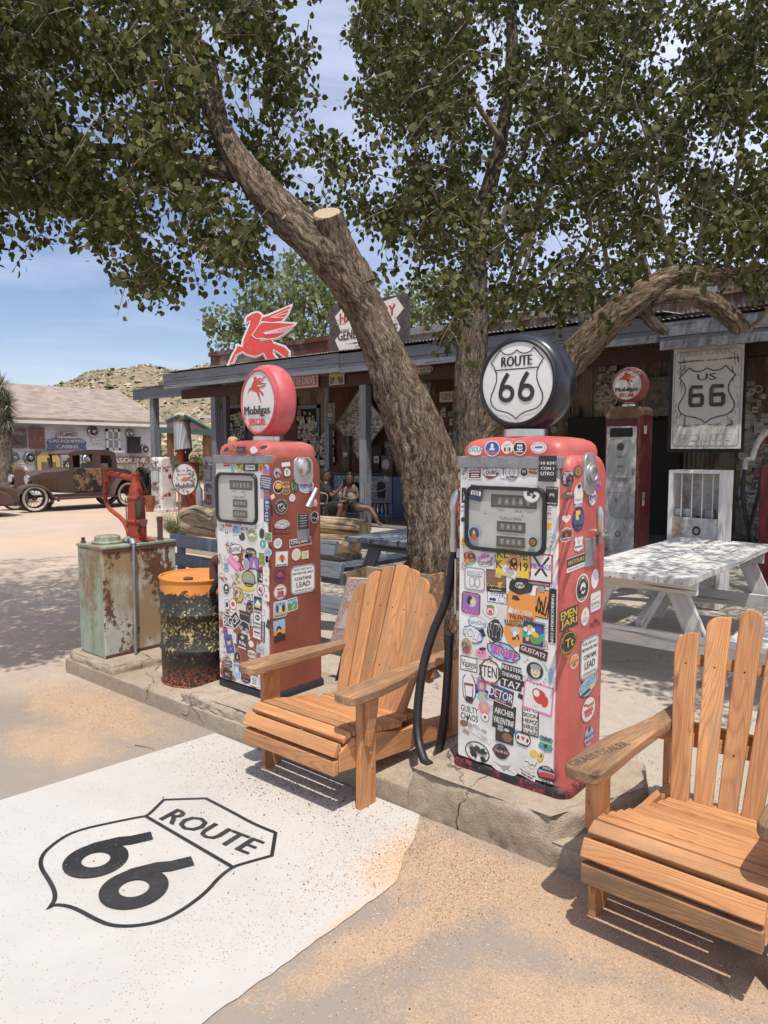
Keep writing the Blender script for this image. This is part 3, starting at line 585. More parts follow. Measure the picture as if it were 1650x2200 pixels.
def globe(parent, cx, cy, cz, R, mat, face_fn, depth=.17, front=-1, yaw=0, ring='black', tilt=0, halo=None):
    """round advertising globe: plastic case, gasket and printed face on both ends, metal collar under it"""
    mb = MB(); prof = []
    for i in range(13):
        t = -1+2*i/12; prof.append((R*(.86+.14*math.sqrt(max(0, 1-abs(t)**2))), t*depth/2))
    yx = (Vector((math.cos(yaw), math.sin(yaw), 0)), Vector((0, 0, 1)), Vector((math.sin(yaw), -math.cos(yaw), 0)))
    g = mb.lathe(prof, (cx, cy, cz), yx, 64, cap=(1, 1)).build('globe', mat, parent, True)
    r = MB(); r.lathe([(R*.80, depth/2-.004), (R*.80, depth/2+.009), (R*.84, depth/2+.012), (R*.875, depth/2+.006), (R*.875, depth/2-.004)], (cx, cy, cz), yx, 64); r.build('gasket', ring, g, True)
    fc = MB(); fc.lathe([(R*.805, depth/2+.004), (R*.6, depth/2+.0075), (R*.3, depth/2+.009), (0, depth/2+.0092)], (cx, cy, cz), yx, 64, cap=(0, 0)); fc.build('globe_face', 'globe_glass', g, True)
    A = Art(Vector((cx, cy, cz))+yx[2]*(depth/2+.0094), yx[0], (0, 0, 1), .0003, R*.8); face_fn(A); A.build('face_lettering', 'clean', g)
    return g
def dial(parent, x0, x1, z0, z1, y, rim='rubber', seed=0):
    cx, cz, w, h = (x0+x1)/2, (z0+z1)/2, x1-x0, z1-z0
    o = rrect(w+.03, h+.03, .045, 6); i_ = rrect(w, h, .035, 6)
    fr = MB(); fr.loft([[(cx+p[0], y-.0, cz+p[1]) for p in o], [(cx+p[0], y-.011, cz+p[1]) for p in o], [(cx+p[0]*.985, y-.015, cz+p[1]*.985) for p in o], [(cx+p[0], y-.013, cz+p[1]) for p in i_], [(cx+p[0], y+.006, cz+p[1]) for p in i_]], cap=(0, 0))
    f = fr.build('dial_frame', rim, parent, True)
    pl = MB(); pl.prism(rrect(w, h, .035, 6), (cx, y+.002, cz), (1, 0, 0), (0, 0, 1), .002); pl.build('dial_plate', 'dial_grey', f)
    A = Art((cx, y-.0006, cz), S=1); q = w/.40
    for (a, b, ww, hh, tx) in ((.045, .075, .24, .052, '$ 1000'), (.035, -.028, .15, .042, '000'), (.035, -.088, .15, .042, '1 5 0')):
        A.rect(a*q, b, ww*q, hh, (.05, .05, .048)); A.rect(a*q, b, ww*q*.94, hh*.7, (.09, .09, .085))
        n = 5 if ww > .2 else 4
        for k in range(n): A.rect(a*q+ww*q*(-.30+.62*k/(n-1)), b, .021*q, hh*.56, (.20, .195, .17)); A.text(str((k*7+seed) % 10), a*q+ww*q*(-.30+.62*k/(n-1)), b, hh*.34, (.5, .49, .45)); A.L -= 2
        A.L += 1
    A.text('THIS', -.02*q, .038, .011, (.03, .03, .03)); A.text('SALE', .075*q, .038, .011, (.03, .03, .03)); A.text('GALLONS', .035*q, .006, .011, (.03, .03, .03), w=.115*q)
    A.text('TOKHEIM', .035*q, -.125, .011, (.25, .03, .03), w=.07*q); A.rect(.035*q, -.1165, .075*q, .002, (.25, .03, .03)); A.rect(0, -.138, .26*q, .0022, (.12, .12, .12)); A.rect(.035*q, -.058, .09*q, .002, (.12, .12, .12))
    for sx in (-.1, .1): A.ell(sx*q, .02, .004, .004, (.15, .15, .15), 10)
    A.build('dial_counters', 'clean', f)
    g = MB(); g.add([(cx+p[0], y-.009, cz+p[1]) for p in rrect(w, h, .035, 6)], [tuple(range(28))]); g.build('window_pane', 'glass_pane', f)
def pump_body(parent, X0, X1, Y0, Y1, ZB, ZT, red, cap_m, panel_m, skirt_m, band_m, px0, px1, dialbox, lamp=True, capx=None):
    prof = [(Y0, ZB+.02)]+[(Y0, ZB+.3), (Y0, ZB+.8)]+[p for p in arcpts(Y0+.06, ZT-.06, .06, 180, 90)]+[p for p in arcpts(Y1-.09, ZT-.09, .09, 90, 0)]+[(Y1, ZB+.8), (Y1, ZB+.3), (Y1, ZB+.02)]
    b = MB(); smoothbox(b, X0, X1, prof, 0, .03); body = b.build('body', red, parent, True)
    # cap: a low dome, narrower than the shoulders
    c0, c1 = capx or (X0+.015, X1-.035); xm = (c0+c1)/2; hw = (c1-c0)/2; ym = (Y0+Y1)/2; hd = (Y1-Y0)/2+.004; rings = []
    for dz, k, e in ((-.045, 0, 0), (.018, 0, 0), (.040, .006, .006), (.056, .020, .02), (.067, .045, .042), (.074, .085, .07), (.078, .13, .1), (.08, .19, .14)):
        rings.append([(xm+p[0], ym+p[1], ZT+dz) for p in rrect(2*(hw-k), 2*(hd-e), max(.02, .05-k*.1), 6)])
    b = MB(); b.loft(rings); b.build('cap', cap_m, parent, True, ang=60)
    # skirt
    b = MB(); out = rrect(X1-X0+.036, Y1-Y0+.036, .055, 6); xm, ym = (X0+X1)/2, (Y0+Y1)/2; inn = rrect(X1-X0+.006, Y1-Y0+.006, .04, 6)
    b.loft([[(xm+x, ym+y, ZB) for x, y in out], [(xm+x*1.004, ym+y*1.004, ZB+.008) for x, y in out], [(xm+x, ym+y, ZB+.026) for x, y in out], [(xm+x*.985, ym+y*.985, ZB+.036) for x, y in out], [(xm+x, ym+y, ZB+.046) for x, y in inn]]); b.build('skirt', skirt_m, parent, True, ang=60)
    # front door panel
    b = MB(); b.prism(rrect(px1-px0, ZT-.045-(ZB+.05), .012, 3, (px0+px1)/2, (ZT-.045+ZB+.05)/2), (0, Y0+.004, 0), (1, 0, 0), (0, 0, 1), .016); b.build('front_panel', panel_m, parent, bevel=.005, seg=3)
    # band across the brow
    b = MB(); b.box((px0-.008, Y0-.022, ZT-.052), (px1+.012, Y0+.03, ZT-.005)); bd = b.build('brow_band', band_m, parent, bevel=.004)
    dial(body, *dialbox, Y0-.0125, seed=int(abs(X0)*10))
    return body
def hose_gear(parent, X0, Y0, ZT, zhook, zend, hose_pts):
    b = MB()
    b.tube(spl([(X0-.005, Y0+.12, zhook+.05), (X0-.03, Y0+.10, zhook+.055), (X0-.055, Y0+.075, zhook+.03), (X0-.06, Y0+.065, zhook-.04)], 5), [.022]*5+[.024]*10+[.019], 12)
    b.tube([(X0-.06, Y0+.065, zhook-.03), (X0-.058, Y0+.065, zhook-.16)], [.016, .019], 12); b.tube([(X0-.058, Y0+.065, zhook-.15), (X0-.058, Y0+.065, zhook-.21)], [.024, .02], 12)
    b.build('nozzle', 'cast_aluminium', parent, True)
    b = MB(); b.box((X0-.045, Y0+.055, zhook-.24), (X0, Y0+.09, zhook-.19)); b.box((X0-.04, Y0+.05, zend), (X0, Y0+.09, zend+.05)); b.build('hook', 'cast_aluminium', parent, bevel=.008)
    b = MB(); b.tube([(X0-.042, Y0+.055, zhook-.24), (X0-.042, Y0+.055, zend+.03)], .006, 8); b.build('guard_rod', 'chrome', parent, True)
    for h in hose_pts: b = MB(); b.tube(spl(h, 8), .0205, 14); b.build('hose', 'rubber', parent, True)
# ---- the red pump in front
FP = thing('gas_pump', 'bright red and white stickered gas pump topped by a black and white ROUTE 66 globe', 'gas pump', (-1.48, 2.74, .19))
FX0, FX1, FY0, FY1 = -1.735, -1.215, 2.555, 2.90
pump_body(FP, FX0, FX1, FY0, FY1, .19, 1.545, 'pump_red', 'pump_red', 'panel_white', 'skirt_chipped', 'galvanised', -1.715, -1.262, (-1.668, -1.322, 1.165, 1.405))
b = MB(); b.lathe([(.085, 0), (.09, .004), (.09, .034), (.08, .038), (.05, .04)], (-1.495, 2.70, 1.617), n=40); b.build('collar', 'chrome', FP, True)
def f66(A):
    A.line([(x*.74, y*.80) for x, y in SHIELD], .028, BLK, True); A.line([(-.60, .335), (.60, .335)], .028, BLK); A.text('ROUTE', 0, .53, .25, BLK, w=.86, bold=.012)
    six(A, -.275, -.13, .72, BLK); six(A, .285, -.13, .72, BLK)
globe(FP, -1.495, 2.705, 1.84, .203, 'globe_black', f66, .155)
A = Art((-1.4885, FY0-.0225, 1.517), eps=.0003)
for i, ch in enumerate('TOKHEIM'): A.text(ch, -.16+.065*i-.015, 0, .014, (.42, .42, .41))
A.build('band_lettering', 'clean', FP)
b = MB()  # lamp bezel on the side
b.prism(rrect(.105, .165, .04, 6), (FX1-.004, 2.70, 1.473), (0, 1, 0), (0, 0, 1), .016); bz = b.build('lamp_bezel', 'cast_aluminium', FP, bevel=.004)
b = MB(); b.lathe([(.044, 0), (.042, .006), (.036, .008), (.034, .016), (.026, .018), (.024, .012), (0, .011)], (FX1+.012, 2.70, 1.473), 'x', 24); b.build('lamp_lens', 'galvanised', bz, True)
b = MB(); b.tube([(FX1, 2.79, 1.235), (FX1+.035, 2.79, 1.235), (FX1+.042, 2.785, 1.235)], [.013, .011, .011], 12); b.tube([(FX1+.042, 2.79, 1.232), (FX1+.045, 2.745, 1.235), (FX1+.045, 2.725, 1.25), (FX1+.046, 2.715, 1.32), (FX1+.046, 2.712, 1.345)], [.012, .013, .013, .016, .009], 12); b.build('crank_handle', 'chrome', FP, True)
b = MB(); b.box((FX1-.002, 2.685, 1.10), (FX1+.006, 2.775, 1.215)); b.box((FX1-.002, 2.80, 1.18), (FX1+.01, 2.835, 1.27)); b.build('data_plate', 'galvanised', FP, bevel=.003)
hose_gear(FP, FX0, FY0, 1.545, 1.33, .815, [[tuple(at(x, y, y=q)) for x, y, q in ((966, 1362, 2.64), (962, 1450, 2.66), (955, 1540, 2.69), (946, 1600, 2.72), (935, 1628, 2.80))], [tuple(at(x, y, y=q)) for x, y, q in ((978, 1180, 2.72), (960, 1285, 2.68), (930, 1360, 2.64), (908, 1440, 2.60), (897, 1530, 2.56), (899, 1590, 2.52), (911, 1632, 2.48), (924, 1645, 2.47))]])
F = ('y', FY0-.012); S_ = ('x', FX1); Fd = ('y', FY0-.0215); Fe = ('y', FY0-.001); Fg = ('y', FY0-.022)
FRONT = [
 (Fg, Z6(360, 1178, 150, 100), 0, 'b', 'w', None, [('t', 'SIVOLA', 0, .2, .85, .55, 't', 1)]),
 (Fg, Z6(518, 1160, 145, 150), 0, 'o', 'b', 'w', [('t', 'Roma', 0, -.5, .7, .25, 'o'), ('e', 0, .3, .2, .35, 'w'), ('R', 0, -.1, .35, .12, 'w')]),
 (Fg, Z6(662, 1150, 130, 125), 0, 'b', 'w', None, [('R', -.35, -.3, .13, .3, 'k'), ('R', .05, -.3, .13, .3, 'o'), ('R', .35, -.3, .1, .3, 'k'), ('scr', 0, .4, .4, .3, 'r', .05)]),
 (Fg, Z6(780, 1155, 130, 140), 0, 'o', 'k', 'w', [('P', [(x*.42, y*.42+.1) for x, y in SHIELD], 'w'), ('t', '66', 0, .1, .28, .2, 'k', 1), ('rt', 1, -.5, .3, 'w'), ('rt', 1, .75, .2, 'w')]),
 (Fg, Z6(958, 1152, 150, 110), 0, 'o', 'w', 'w', [('c', 0, 0, .8, .8, .06, 'n'), ('scr', 0, 0, .5, .3, 'b', .14), ('t', 'NON', 0, .1, .4, .25, 'n')]),
 (F, Z6(355, 1370, 130, 155), 1, 'r', 'm', 'w', [('t', 'CURNIN,', 0, .62, .8, .13, 'w', 1), ('t', 'BERLIN e', 0, .25, .8, .13, 'w', 1), ('t', 'LONDRE:', 0, -.1, .8, .13, 'w', 1), ('rt', 2, -.45, .25, 'w')]),
 (F, Z6(262, 1370, 70, 160), 0, 'b', 's', None, [('pic', 'kwx', 10)]),
 (F, Z6(505, 1375, 170, 155), 3, 'b', 'm', None, [('P', [(-.95, .1), (-.6, .75), (.9, .8), (.95, .1), (.5, -.6), (-.6, -.5)], 'w'), ('t', 'JADYMY', 0, .35, .85, .25, 'k', 1), ('t', 'DURS', .1, -.15, .6, .25, 'k', 1), ('scr', 0, -.75, .5, .2, 'r', .06)]),
 (F, Z6(625, 1380, 50, 120), 0, 'R', 'w', None, [('t', 'T', 0, 0, .7, .6, 'b', 1)]),
 (F, Z6(705, 1385, 130, 150), 0, 'o', 'w', 'x', [('c', 0, .05, .4, .5, .07, 'k'), ('e', 0, .5, .42, .14, 's'), ('e', -.15, .12, .05, .04, 'k'), ('e', .15, .12, .05, .04, 'k'), ('t', 'TOMMY', 0, -.6, .75, .16, 'k', 1), ('R', 0, -.12, .1, .02, 'k')]),
 (F, Z6(820, 1385, 90, 100), 0, 'b', 'w', None, [('e', 0, 0, .75, .75, 'k'), ('e', 0, .1, .4, .38, 's'), ('e', 0, -.35, .35, .3, 'k')]),
 (F, Z6(905, 1360, 110, 130), -8, 'b', 'e', 'w', [('R', 0, .1, .55, .12, 'k'), ('R', 0, -.4, .7, .16, 'r'), ('t', 'DREAM', 0, .1, .5, .08, 'w')]),
 (Fg, Z6(1040, 1350, 170, 245), 0, 'r', 'k', None, [('t', '10 KM', 0, .42, .72, .12, 'w', 1), ('t', 'CON 1', 0, .02, .72, .12, 'w', 1), ('t', 'LITRO', 0, -.38, .72, .14, 'w', 1)]),
 (F, Z6(1083, 1610, 118, 175), -2, 'r', 'k', None, [('t', 'RISE IN MAZ', 0, .84, .85, .07, 'w', 1), ('e', 0, .1, .38, .38, 's'), ('e', 0, -.15, .3, .25, 'k'), ('e', 0, .45, .4, .15, 'k'), ('t', 'ADAM "THE MIX"', 0, -.78, .85, .08, 'w', 1), ('e', -.12, .15, .05, .04, 'k'), ('e', .12, .15, .05, .04, 'k')]),
 (Fd, Z6(365, 1580, 115, 145), -8, 'r', 'n', None, [('R', 0, .0, .8, .3, 'w'), ('t', 'PECCHIO', 0, .72, .8, .16, 'w', 1)]+[('P', [(x, .25), (x+.14, .25), (x+.12, -.35), (x+.02, -.35)], 'k') for x in (-.6, -.35, -.1, .15, .4)]),
 (Fd, Z6(892, 1590, 158, 165), 0, 'o', 'w', 's', [('P', [(-.6, .1), (-.1, .65), (.35, .35), (.2, .1), (.6, -.2), (.2, -.55), (-.1, -.2), (-.5, -.25)], 'k'), ('P', [(-.2, .1), (.2, .0), (.1, -.35), (-.1, -.15)], 's')]),
 (Fd, Z6(348, 1960, 112, 130), 0, 'o', 'n', 'l', [('e', 0, -.1, .4, .5, 'g'), ('e', 0, -.65, .6, .3, 'r'), ('e', 0, .1, .34, .45, 'u'), ('e', 0, .1, .2, .3, 'e')]),
 (Fd, Z6(903, 2045, 78, 92), 0, 'o', 'k', 'k', [('c', 0, 0, .5, .5, .14, 'o'), ('R', .1, 0, .3, .1, 'o')]),
 (Fe, Z6(213, 1310, 44, 80), 0, 'o', 'w', None, []), (Fe, Z6(215, 1420, 40, 90), 0, 'b', 's', None, []), (Fe, Z6(212, 1570, 40, 130), 0, 'r', 'm', None, [('e', 0, .3, .4, .3, 'e'), ('e', 0, -.3, .6, .5, 'k')]), (Fe, Z6(208, 1860, 44, 80), 0, 'b', 'k', 'o', []), (Fe, Z6(210, 1710, 38, 110), 0, 'r', 'r', None, [('pic', 'kxr', 7)]),
 (F, Z6(1055, 1760, 60, 110), 0, 'r', 'w', None, [('t', 'PARIS', 0, .7, .8, .15, 'x', 1), ('t', 'NANTES', 0, .3, .8, .1, 'k'), ('t', 'USA', 0, -.2, .8, .22, 'r', 1), ('scr', 0, -.75, .7, .2, 'k', .05)]),
 (F, Z6(1052, 1890, 60, 75), 0, 's', 'y', 'w', [('t', '19:19', 0, .4, .9, .25, 'r'), ('e', 0, -.3, .3, .3, 'o')]),
 (F, Z6(1072, 2040, 118, 150), 0, 'o', 'w', None, [('c', 0, 0, .9, .92, .04, 'g'), ('arc', 'CASUAL CORNER CLUB', .72, .08, 'g', 170, 10), ('scr', 0, 0, .5, .6, 'x', .05), ('t', '10', 0, -.6, .2, .14, 'g', 1)]),
 (F, Z6(250, 1610, 42, 160), 0, 'r', 'k', None, [('pic', 'wx', 6)]), (F, Z6(240, 1710, 44, 80), 0, 'r', 'w', 'k', [('t', 'WOLF', 0, 0, .6, .3, 'k', 1)]),
 (F, Z6(240, 1830, 35, 50), 0, 'o', 'k', 'o', []), (F, Z6(258, 2040, 62, 95), 0, 'o', 'y', None, [('t', 'IF', 0, .15, .6, .35, 'k', 1), ('scr', 0, -.5, .6, .15, 'k')]),
 # below the dial
 (F, Z7(267, 110, 120, 120), 0, 'b', 'G', None, [('e', -.4, .25, .42, .5, 'm'), ('e', .35, .2, .45, .5, 'm'), ('pic', 'orp', 10)]),
 (F, Z7(397, 130, 140, 120), 3, 'b', 'p', None, [('e', 0, -.3, .75, .5, 'w'), ('t', 'cunelli', 0, -.3, .8, .35, 'k', 1), ('scr', .1, .55, .5, .2, 'v', .1)]),
 (F, Z7(440, 110, 75, 130), 0, 'b', 'w', None, [('pic', 'vpx', 8)]),
 (F, Z7(310, 285, 170, 190), 0, 'R', 'w', 'x', [('t', 'ANTGST', 0, .55, .8, .16, 'x', 1), ('c', -.25, -.25, .25, .45, .08, 'x'), ('c', .28, -.25, .25, .45, .08, 'x'), ('R', 0, .3, .75, .04, 'x')]),
 (F, Z7(620, 150, 275, 230), 0, 'r', 'y', None, [('t', 'KLEDE', 0, .58, .92, .3, 'k', 1), ('t', 'K  2019', 0, -.2, .95, .3, 'k', 1)]),
 (F, Z7(625, 165, 130, 210), -25, 'r', 'w', 's', [('R', 0, .25, .82, .6, 'o'), ('e', 0, .2, .45, .38, 'k'), ('e', 0, .32, .2, .15, 'e'), ('rt', 3, -.45, .16, 'x')]),
 (F, Z7(860, 195, 190, 240), 0, 'r', 'w', 'r', [('P', [(-.75, .75), (-.6, .85), (.6, -.5), (.45, -.6)], 'k'), ('P', [(.75, .75), (.6, .85), (-.6, -.5), (-.45, -.6)], 'k'), ('t', 'MENACE', 0, .1, .88, .17, 'v', 1)]),
 (F, Z7(487, 300, 165, 185), 2, 'r', 'k', None, [('R', 0, .3, .95, .62, 'u'), ('pic', 'oeo', 7), ('t', 'Dynamo', 0, -.45, .9, .17, 'e', 1), ('rt', 1, -.8, .2, 'e')]),
 (F, Z7(690, 345, 225, 150), 4, 'b', 'k', None, [('P', [(-.6, .85), (.6, .85), (.65, -.4), (-.65, -.4)], 'k'), ('e', -.05, .1, .35, .35, 's'), ('scr', 0, .1, .35, .4, 'k', .12)]),
 (F, Z7(835, 290, 200, 100), 0, 'r', 'm', None, [('t', 'EAT LIFE!', 0, .25, .88, .42, 'w', 1), ('t', 'EATLIFETODAY.COM', 0, -.68, .88, .14, 'w')]),
 (F, Z7(495, 440, 165, 90), 0, 'r', 'w', 'b', [('t', 'TOTE', 0, .6, .7, .3, 'b', 1), ('e', -.3, -.4, .2, .3, 'n'), ('e', -.62, -.4, .15, .25, 'n'), ('c', .5, -.2, .35, .6, .1, 'l')]),
 (F, Z7(695, 520, 235, 230), -2, 'r', 'o', None, [('P', [(-.7, .75), (-.3, .8), (-.1, .5), (-.4, .4)], 'k'), ('e', -.55, .55, .14, .1, 'k'), ('P', [(-.95, -.55), (-.75, .0), (-.55, -.55)], 'w'), ('t', 'ARCHER', .05, -.35, .75, .18, 'w', 1), ('t', 'VALENTINE', .05, -.75, .85, .16, 'k', 1)]),
 (F, Z7(868, 490, 115, 240), -3, 'r', 'o', 'k', [('scr', -.2, 0, .7, 1.5, 'k', .22), ('scr', .2, -.2, .7, 1.2, 'k', .2)]), (F, Z7(865, 370, 65, 65), 0, 'o', 'x', 'k', []),
 (F, Z7(955, 590, 62, 450), 0, 'r', 'k', None, [('t', 'FUNKROCKNIGHT.COM', 0, -.1, 6.0, .055, 'w', 1, -90)]),
 (F, Z7(278, 485, 155, 180), -2, 'R', 'v', 'm', [('e', .15, .15, .42, .5, 's'), ('e', -.1, .25, .32, .4, 'k'), ('e', .2, .1, .25, .33, 'c'), ('t', 'YOU DRIVE ME', 0, .82, .9, .1, 'p', 1), ('t', 'CRAZEE', 0, -.8, .9, .16, 'p', 1)]),
 (F, Z7(440, 545, 135, 125), 0, 'b', 'w', None, [('e', 0, .45, .5, .3, 'g'), ('e', 0, -.1, .45, .5, 'w'), ('c', 0, -.1, .45, .5, .12, 'r'), ('R', 0, -.2, .2, .25, 'r')]),
 (F, Z7(330, 645, 170, 105), 0, 'b', 'w', 'l', [('t', 'KuruOne', 0, 0, .85, .35, 't', 1)]), (F, Z7(295, 745, 190, 140), -18, 'b', 'w', 'b', [('t', 'BOLD', 0, 0, .85, .5, 'b', 1), ('t', 'BOLD', 0, 0, .8, .42, 'w')]),
 (F, Z7(480, 715, 150, 195), 0, 'b', 'k', None, [('t', 'WPY', 0, .05, .85, .62, 'w', 1), ('t', 'WPY', 0, .05, .78, .5, 'k', 1)]), (F, Z7(640, 730, 190, 230), 3, 'b', 'o', None, [('t', 'IN EFFECT', -.1, .78, .75, .1, 'k', 1), ('t', 'HARDCORE', 0, .56, .75, .1, 'k', 1), ('e', .1, .15, .42, .3, 's'), ('e', .1, -.15, .2, .3, 'w'), ('scr', .1, -.4, .3, .5, 'k', .1)]),
 (F, Z7(795, 740, 195, 215), -2, 'r', 'n', 'x', [('R', 0, -.1, .9, .3, 't'), ('e', -.3, .35, .3, .3, 'e'), ('e', .45, .35, .35, .3, 'b'), ('e', .25, -.45, .5, .3, 'g'), ('pic', 'gyw', 9)]),
 (F, Z7(243, 840, 100, 150), 0, 'o', 'G', 'w', [('pic', 'grub', 12), ('R', 0, -.6, .6, .15, 'r')]), (F, Z7(365, 900, 110, 110), 10, 'b', 'p', 'w', [('e', -.3, .1, .07, .15, 'k'), ('e', .2, .1, .07, .15, 'k'), ('e', .3, .65, .5, .25, 'k'), ('e', .3, .8, .1, .1, 'r')]),
 (F, Z7(545, 890, 290, 175), -10, 'b', 'l', 'k', [('P', [(-.9, .6), (-.5, .3), (-.2, .75), (.1, .2), (.45, .5), (.9, .2), (.7, -.2), (.95, -.6), (.5, -.3), (.2, -.75), (-.1, -.2), (-.5, -.6), (-.7, 0)], 'v'), ('t', 'TIMIT', 0, 0, .8, .45, 'k', 1), ('t', 'TIMIT', 0, 0, .76, .36, 'p', 1)]),
 (F, Z7(795, 890, 235, 85), -9, 'r', 'k', None, [('t', 'GUSTAT2', 0, 0, .9, .55, 'r', 1), ('t', 'GUSTAT2', 0, .03, .86, .42, 'w', 1)]),
 (F, Z7(260, 990, 140, 120), 0, 'r', 'w', 'k', [('t', 'Vasens', 0, .05, .85, .5, 'k', 1), ('scr', .1, -.65, .5, .2, 'k', .08)]), (F, Z7(437, 1060, 185, 235), 0, 'b', 'w', 'k', [('t', 'E.1972', 0, .72, .6, .1, 'r', 1), ('t', 'STEN3', 0, .05, .98, .4, 'k', 1), ('t', 'BROOKLYN NY', 0, -.72, .8, .1, 'r', 1)]),
 (F, Z7(615, 1100, 180, 195), -4, 'r', 'k', None, [('t', 'RELSTER,', 0, .68, .92, .2, 'w', 1), ('t', 'THEAMER,', 0, .1, .92, .2, 'w', 1), ('t', 'TA7', 0, -.6, .85, .3, 'w', 1)]),
 (F, Z7(810, 1050, 235, 245), 0, 'o', 'w', None, [('arc', 'THE    ARCHER', .84, .07, 'k', 150, 15), ('arc', 'UNIVERSE', .84, .07, 'k', 215, 335), ('e', 0, .05, .6, .58, 'k'), ('e', .05, -.02, .34, .4, 'c'), ('e', .05, .3, .38, .2, 'x'), ('e', -.08, .02, .04, .03, 'k'), ('e', .18, .02, .04, .03, 'k'), ('R', .05, -.2, .1, .02, 'r')]),
 (F, Z7(940, 1090, 60, 140), 0, 'o', 'l', 'w', []), (F, Z7(262, 1190, 125, 270), 3, 'b', 'w', 'k', [('e', 0, .75, .4, .28, 'w'), ('P', [(-.62, .3), (.62, .3), (.45, -.85), (-.45, -.85)], 'k'), ('P', [(-.5, .15), (.5, .15), (.4, -.5), (-.4, -.5)], 'w'), ('R', 0, .2, .5, .04, 'r')]),
 (F, Z7(365, 1170, 95, 110), 0, 'b', 'v', None, [('e', 0, 0, .4, .55, 'e')]), (F, Z7(372, 1260, 95, 110), 0, 'b', 'l', None, [('e', 0, 0, .4, .55, 'e')]), (F, Z7(390, 1350, 110, 120), 0, 'b', 'p', None, [('e', 0, 0, .38, .55, 'e')]),
 (F, Z7(530, 1245, 215, 145), -8, 'r', 'n', 'w', [('R', 0, .8, .9, .08, 'b'), ('t', 'DETOR', 0, 0, .9, .5, 'w', 1), ('R', -.32, 0, .16, .12, 'r'), ('t', 'GAK 2024', 0, -.68, .4, .12, 'w'), ('R', 0, -.88, .9, .03, 'r')]),
 (F, Z7(265, 1400, 150, 150), 0, 'r', 'w', None, [('t', 'GUILTY', 0, .45, .95, .35, 'k', 1), ('t', 'CHAOS', 0, -.4, .95, .35, 'k', 1)]), (F, Z7(395, 1430, 70, 75), 0, 'o', 'w', 'r', [('e', 0, 0, .3, .3, 'k')]),
 (F, Z7(552, 1430, 190, 220), -3, 'r', 'k', None, [('t', 'ARCHER', 0, .35, .85, .22, 'w', 1), ('t', 'VALENTINE', 0, -.35, .9, .24, 'w', 1)]), (F, Z7(557, 1570, 150, 150), 0, 'r', 'k', None, [('P', [(x*.35-.45, y*.35+.55) for x, y in SHIELD], 'x'), ('e', .3, -.3, .55, .5, 'u'), ('e', .25, .5, .3, .18, 's')]),
 (F, Z7(835, 1270, 250, 240), -5, 'r', 'w', 'p', [('e', .1, .1, .42, .5, 'r'), ('e', -.1, .3, .3, .35, 'r'), ('e', -.12, .3, .2, .25, 'w'), ('e', .45, -.1, .25, .4, 'r'), ('R', -.05, -.5, .12, .12, 'w')]),
 (F, Z7(770, 1465, 140, 240), 0, 'r', 'w', 'k', [('t', t, 0, .8-.4*i, .88, .14, 'k', 1) for i, t in enumerate(('SIFU', 'SKION', 'HEMZ', 'SIRES', 'DASE'))]),
 (F, Z7(340, 1530, 250, 120), -18, 'r', 'w', None, [('P', [(-.95, .6), (-.8, .9), (-.7, -.6)], 'b'), ('e', -.25, .1, .15, .2, 'r'), ('pic', 'wsx', 8)]), (F, Z7(220, 1480, 70, 60), 0, 'o', 'u', 'e', []),
 (F, Z7(330, 1720, 205, 170), 0, 'o', 'w', 'k', [('pic', 'kkx', 12), ('e', -.3, .2, .3, .25, 'k'), ('e', .35, .15, .35, .22, 'k'), ('e', -.1, -.3, .12, .3, 'k'), ('e', .4, -.45, .12, .14, 'k')]), (F, Z7(527, 1715, 135, 140), 0, 'o', 'k', 'x', [('R', 0, 0, 1.05, .2, 'm'), ('t', 'CLUB 66', 0, 0, .8, .12, 'w'), ('arc', 'ROUTE SIXTY SIX', .66, .07, 's', 160, 20)]),
 (F, Z7(710, 1610, 130, 120), -5, 'o', 'w', 'k', [('P', [(-.3, .3), (.3, .3), (0, -.3)], 'r'), ('e', -.6, 0, .15, .3, 'k'), ('e', .6, 0, .15, .3, 'k'), ('R', 0, .8, .7, .1, 'k'), ('R', 0, -.8, .7, .1, 'k')]),
 (F, Z7(900, 1650, 120, 130), -3, 's', 't', 'v', [('R', 0, .1, .8, .08, 'y'), ('t', 'TRIP', 0, .6, .6, .18, 'k', 1), ('e', 0, -.3, .25, .25, 'k')]),
 (F, Z7(800, 1730, 70, 60), 10, 'b', 'y', None, []), (F, Z7(855, 1765, 50, 90), -20, 'b', 'y', 'k', [('e', 0, .3, .3, .3, 'k')]), (F, Z7(770, 1830, 130, 120), 0, 'b', 'w', None, [('scr', 0, .3, .8, .8, 'k', .1), ('scr', 0, -.3, .6, .5, 'e', .12)]),
 (F, Z7(745, 1905, 140, 60), -12, 'r', 'w', None, [('t', '"Run-A-Way Bill"', 0, .35, .95, .3, 'k', 1), ('t', 'WAS HERE!', 0, -.4, .7, .3, 'k', 1)]),
 (F, Z7(550, 1850, 230, 110), -6, 'b', 'w', None, [('P', [(-.9, .35), (-.2, .2), (.5, .8), (.35, .1), (.9, -.3), (.2, -.1), (.05, -.6), (-.2, -.1)], 'x'), ('rt', 1, -.85, .2, 'k')]),
 (F, Z7(905, 1910, 160, 150), 0, 'o', 'k', 'n', [('R', 0, .2, .85, .2, 'l'), ('P', [(-.85, 0), (-.3, .25), (.8, .3), (.85, -.2), (-.7, -.4)], 'r'), ('t', '2023', 0, .75, .4, .13, 'w', 1), ('t', 'US-Car Traffic', 0, -.68, .75, .12, 'w', 1)]),
 # on the red side
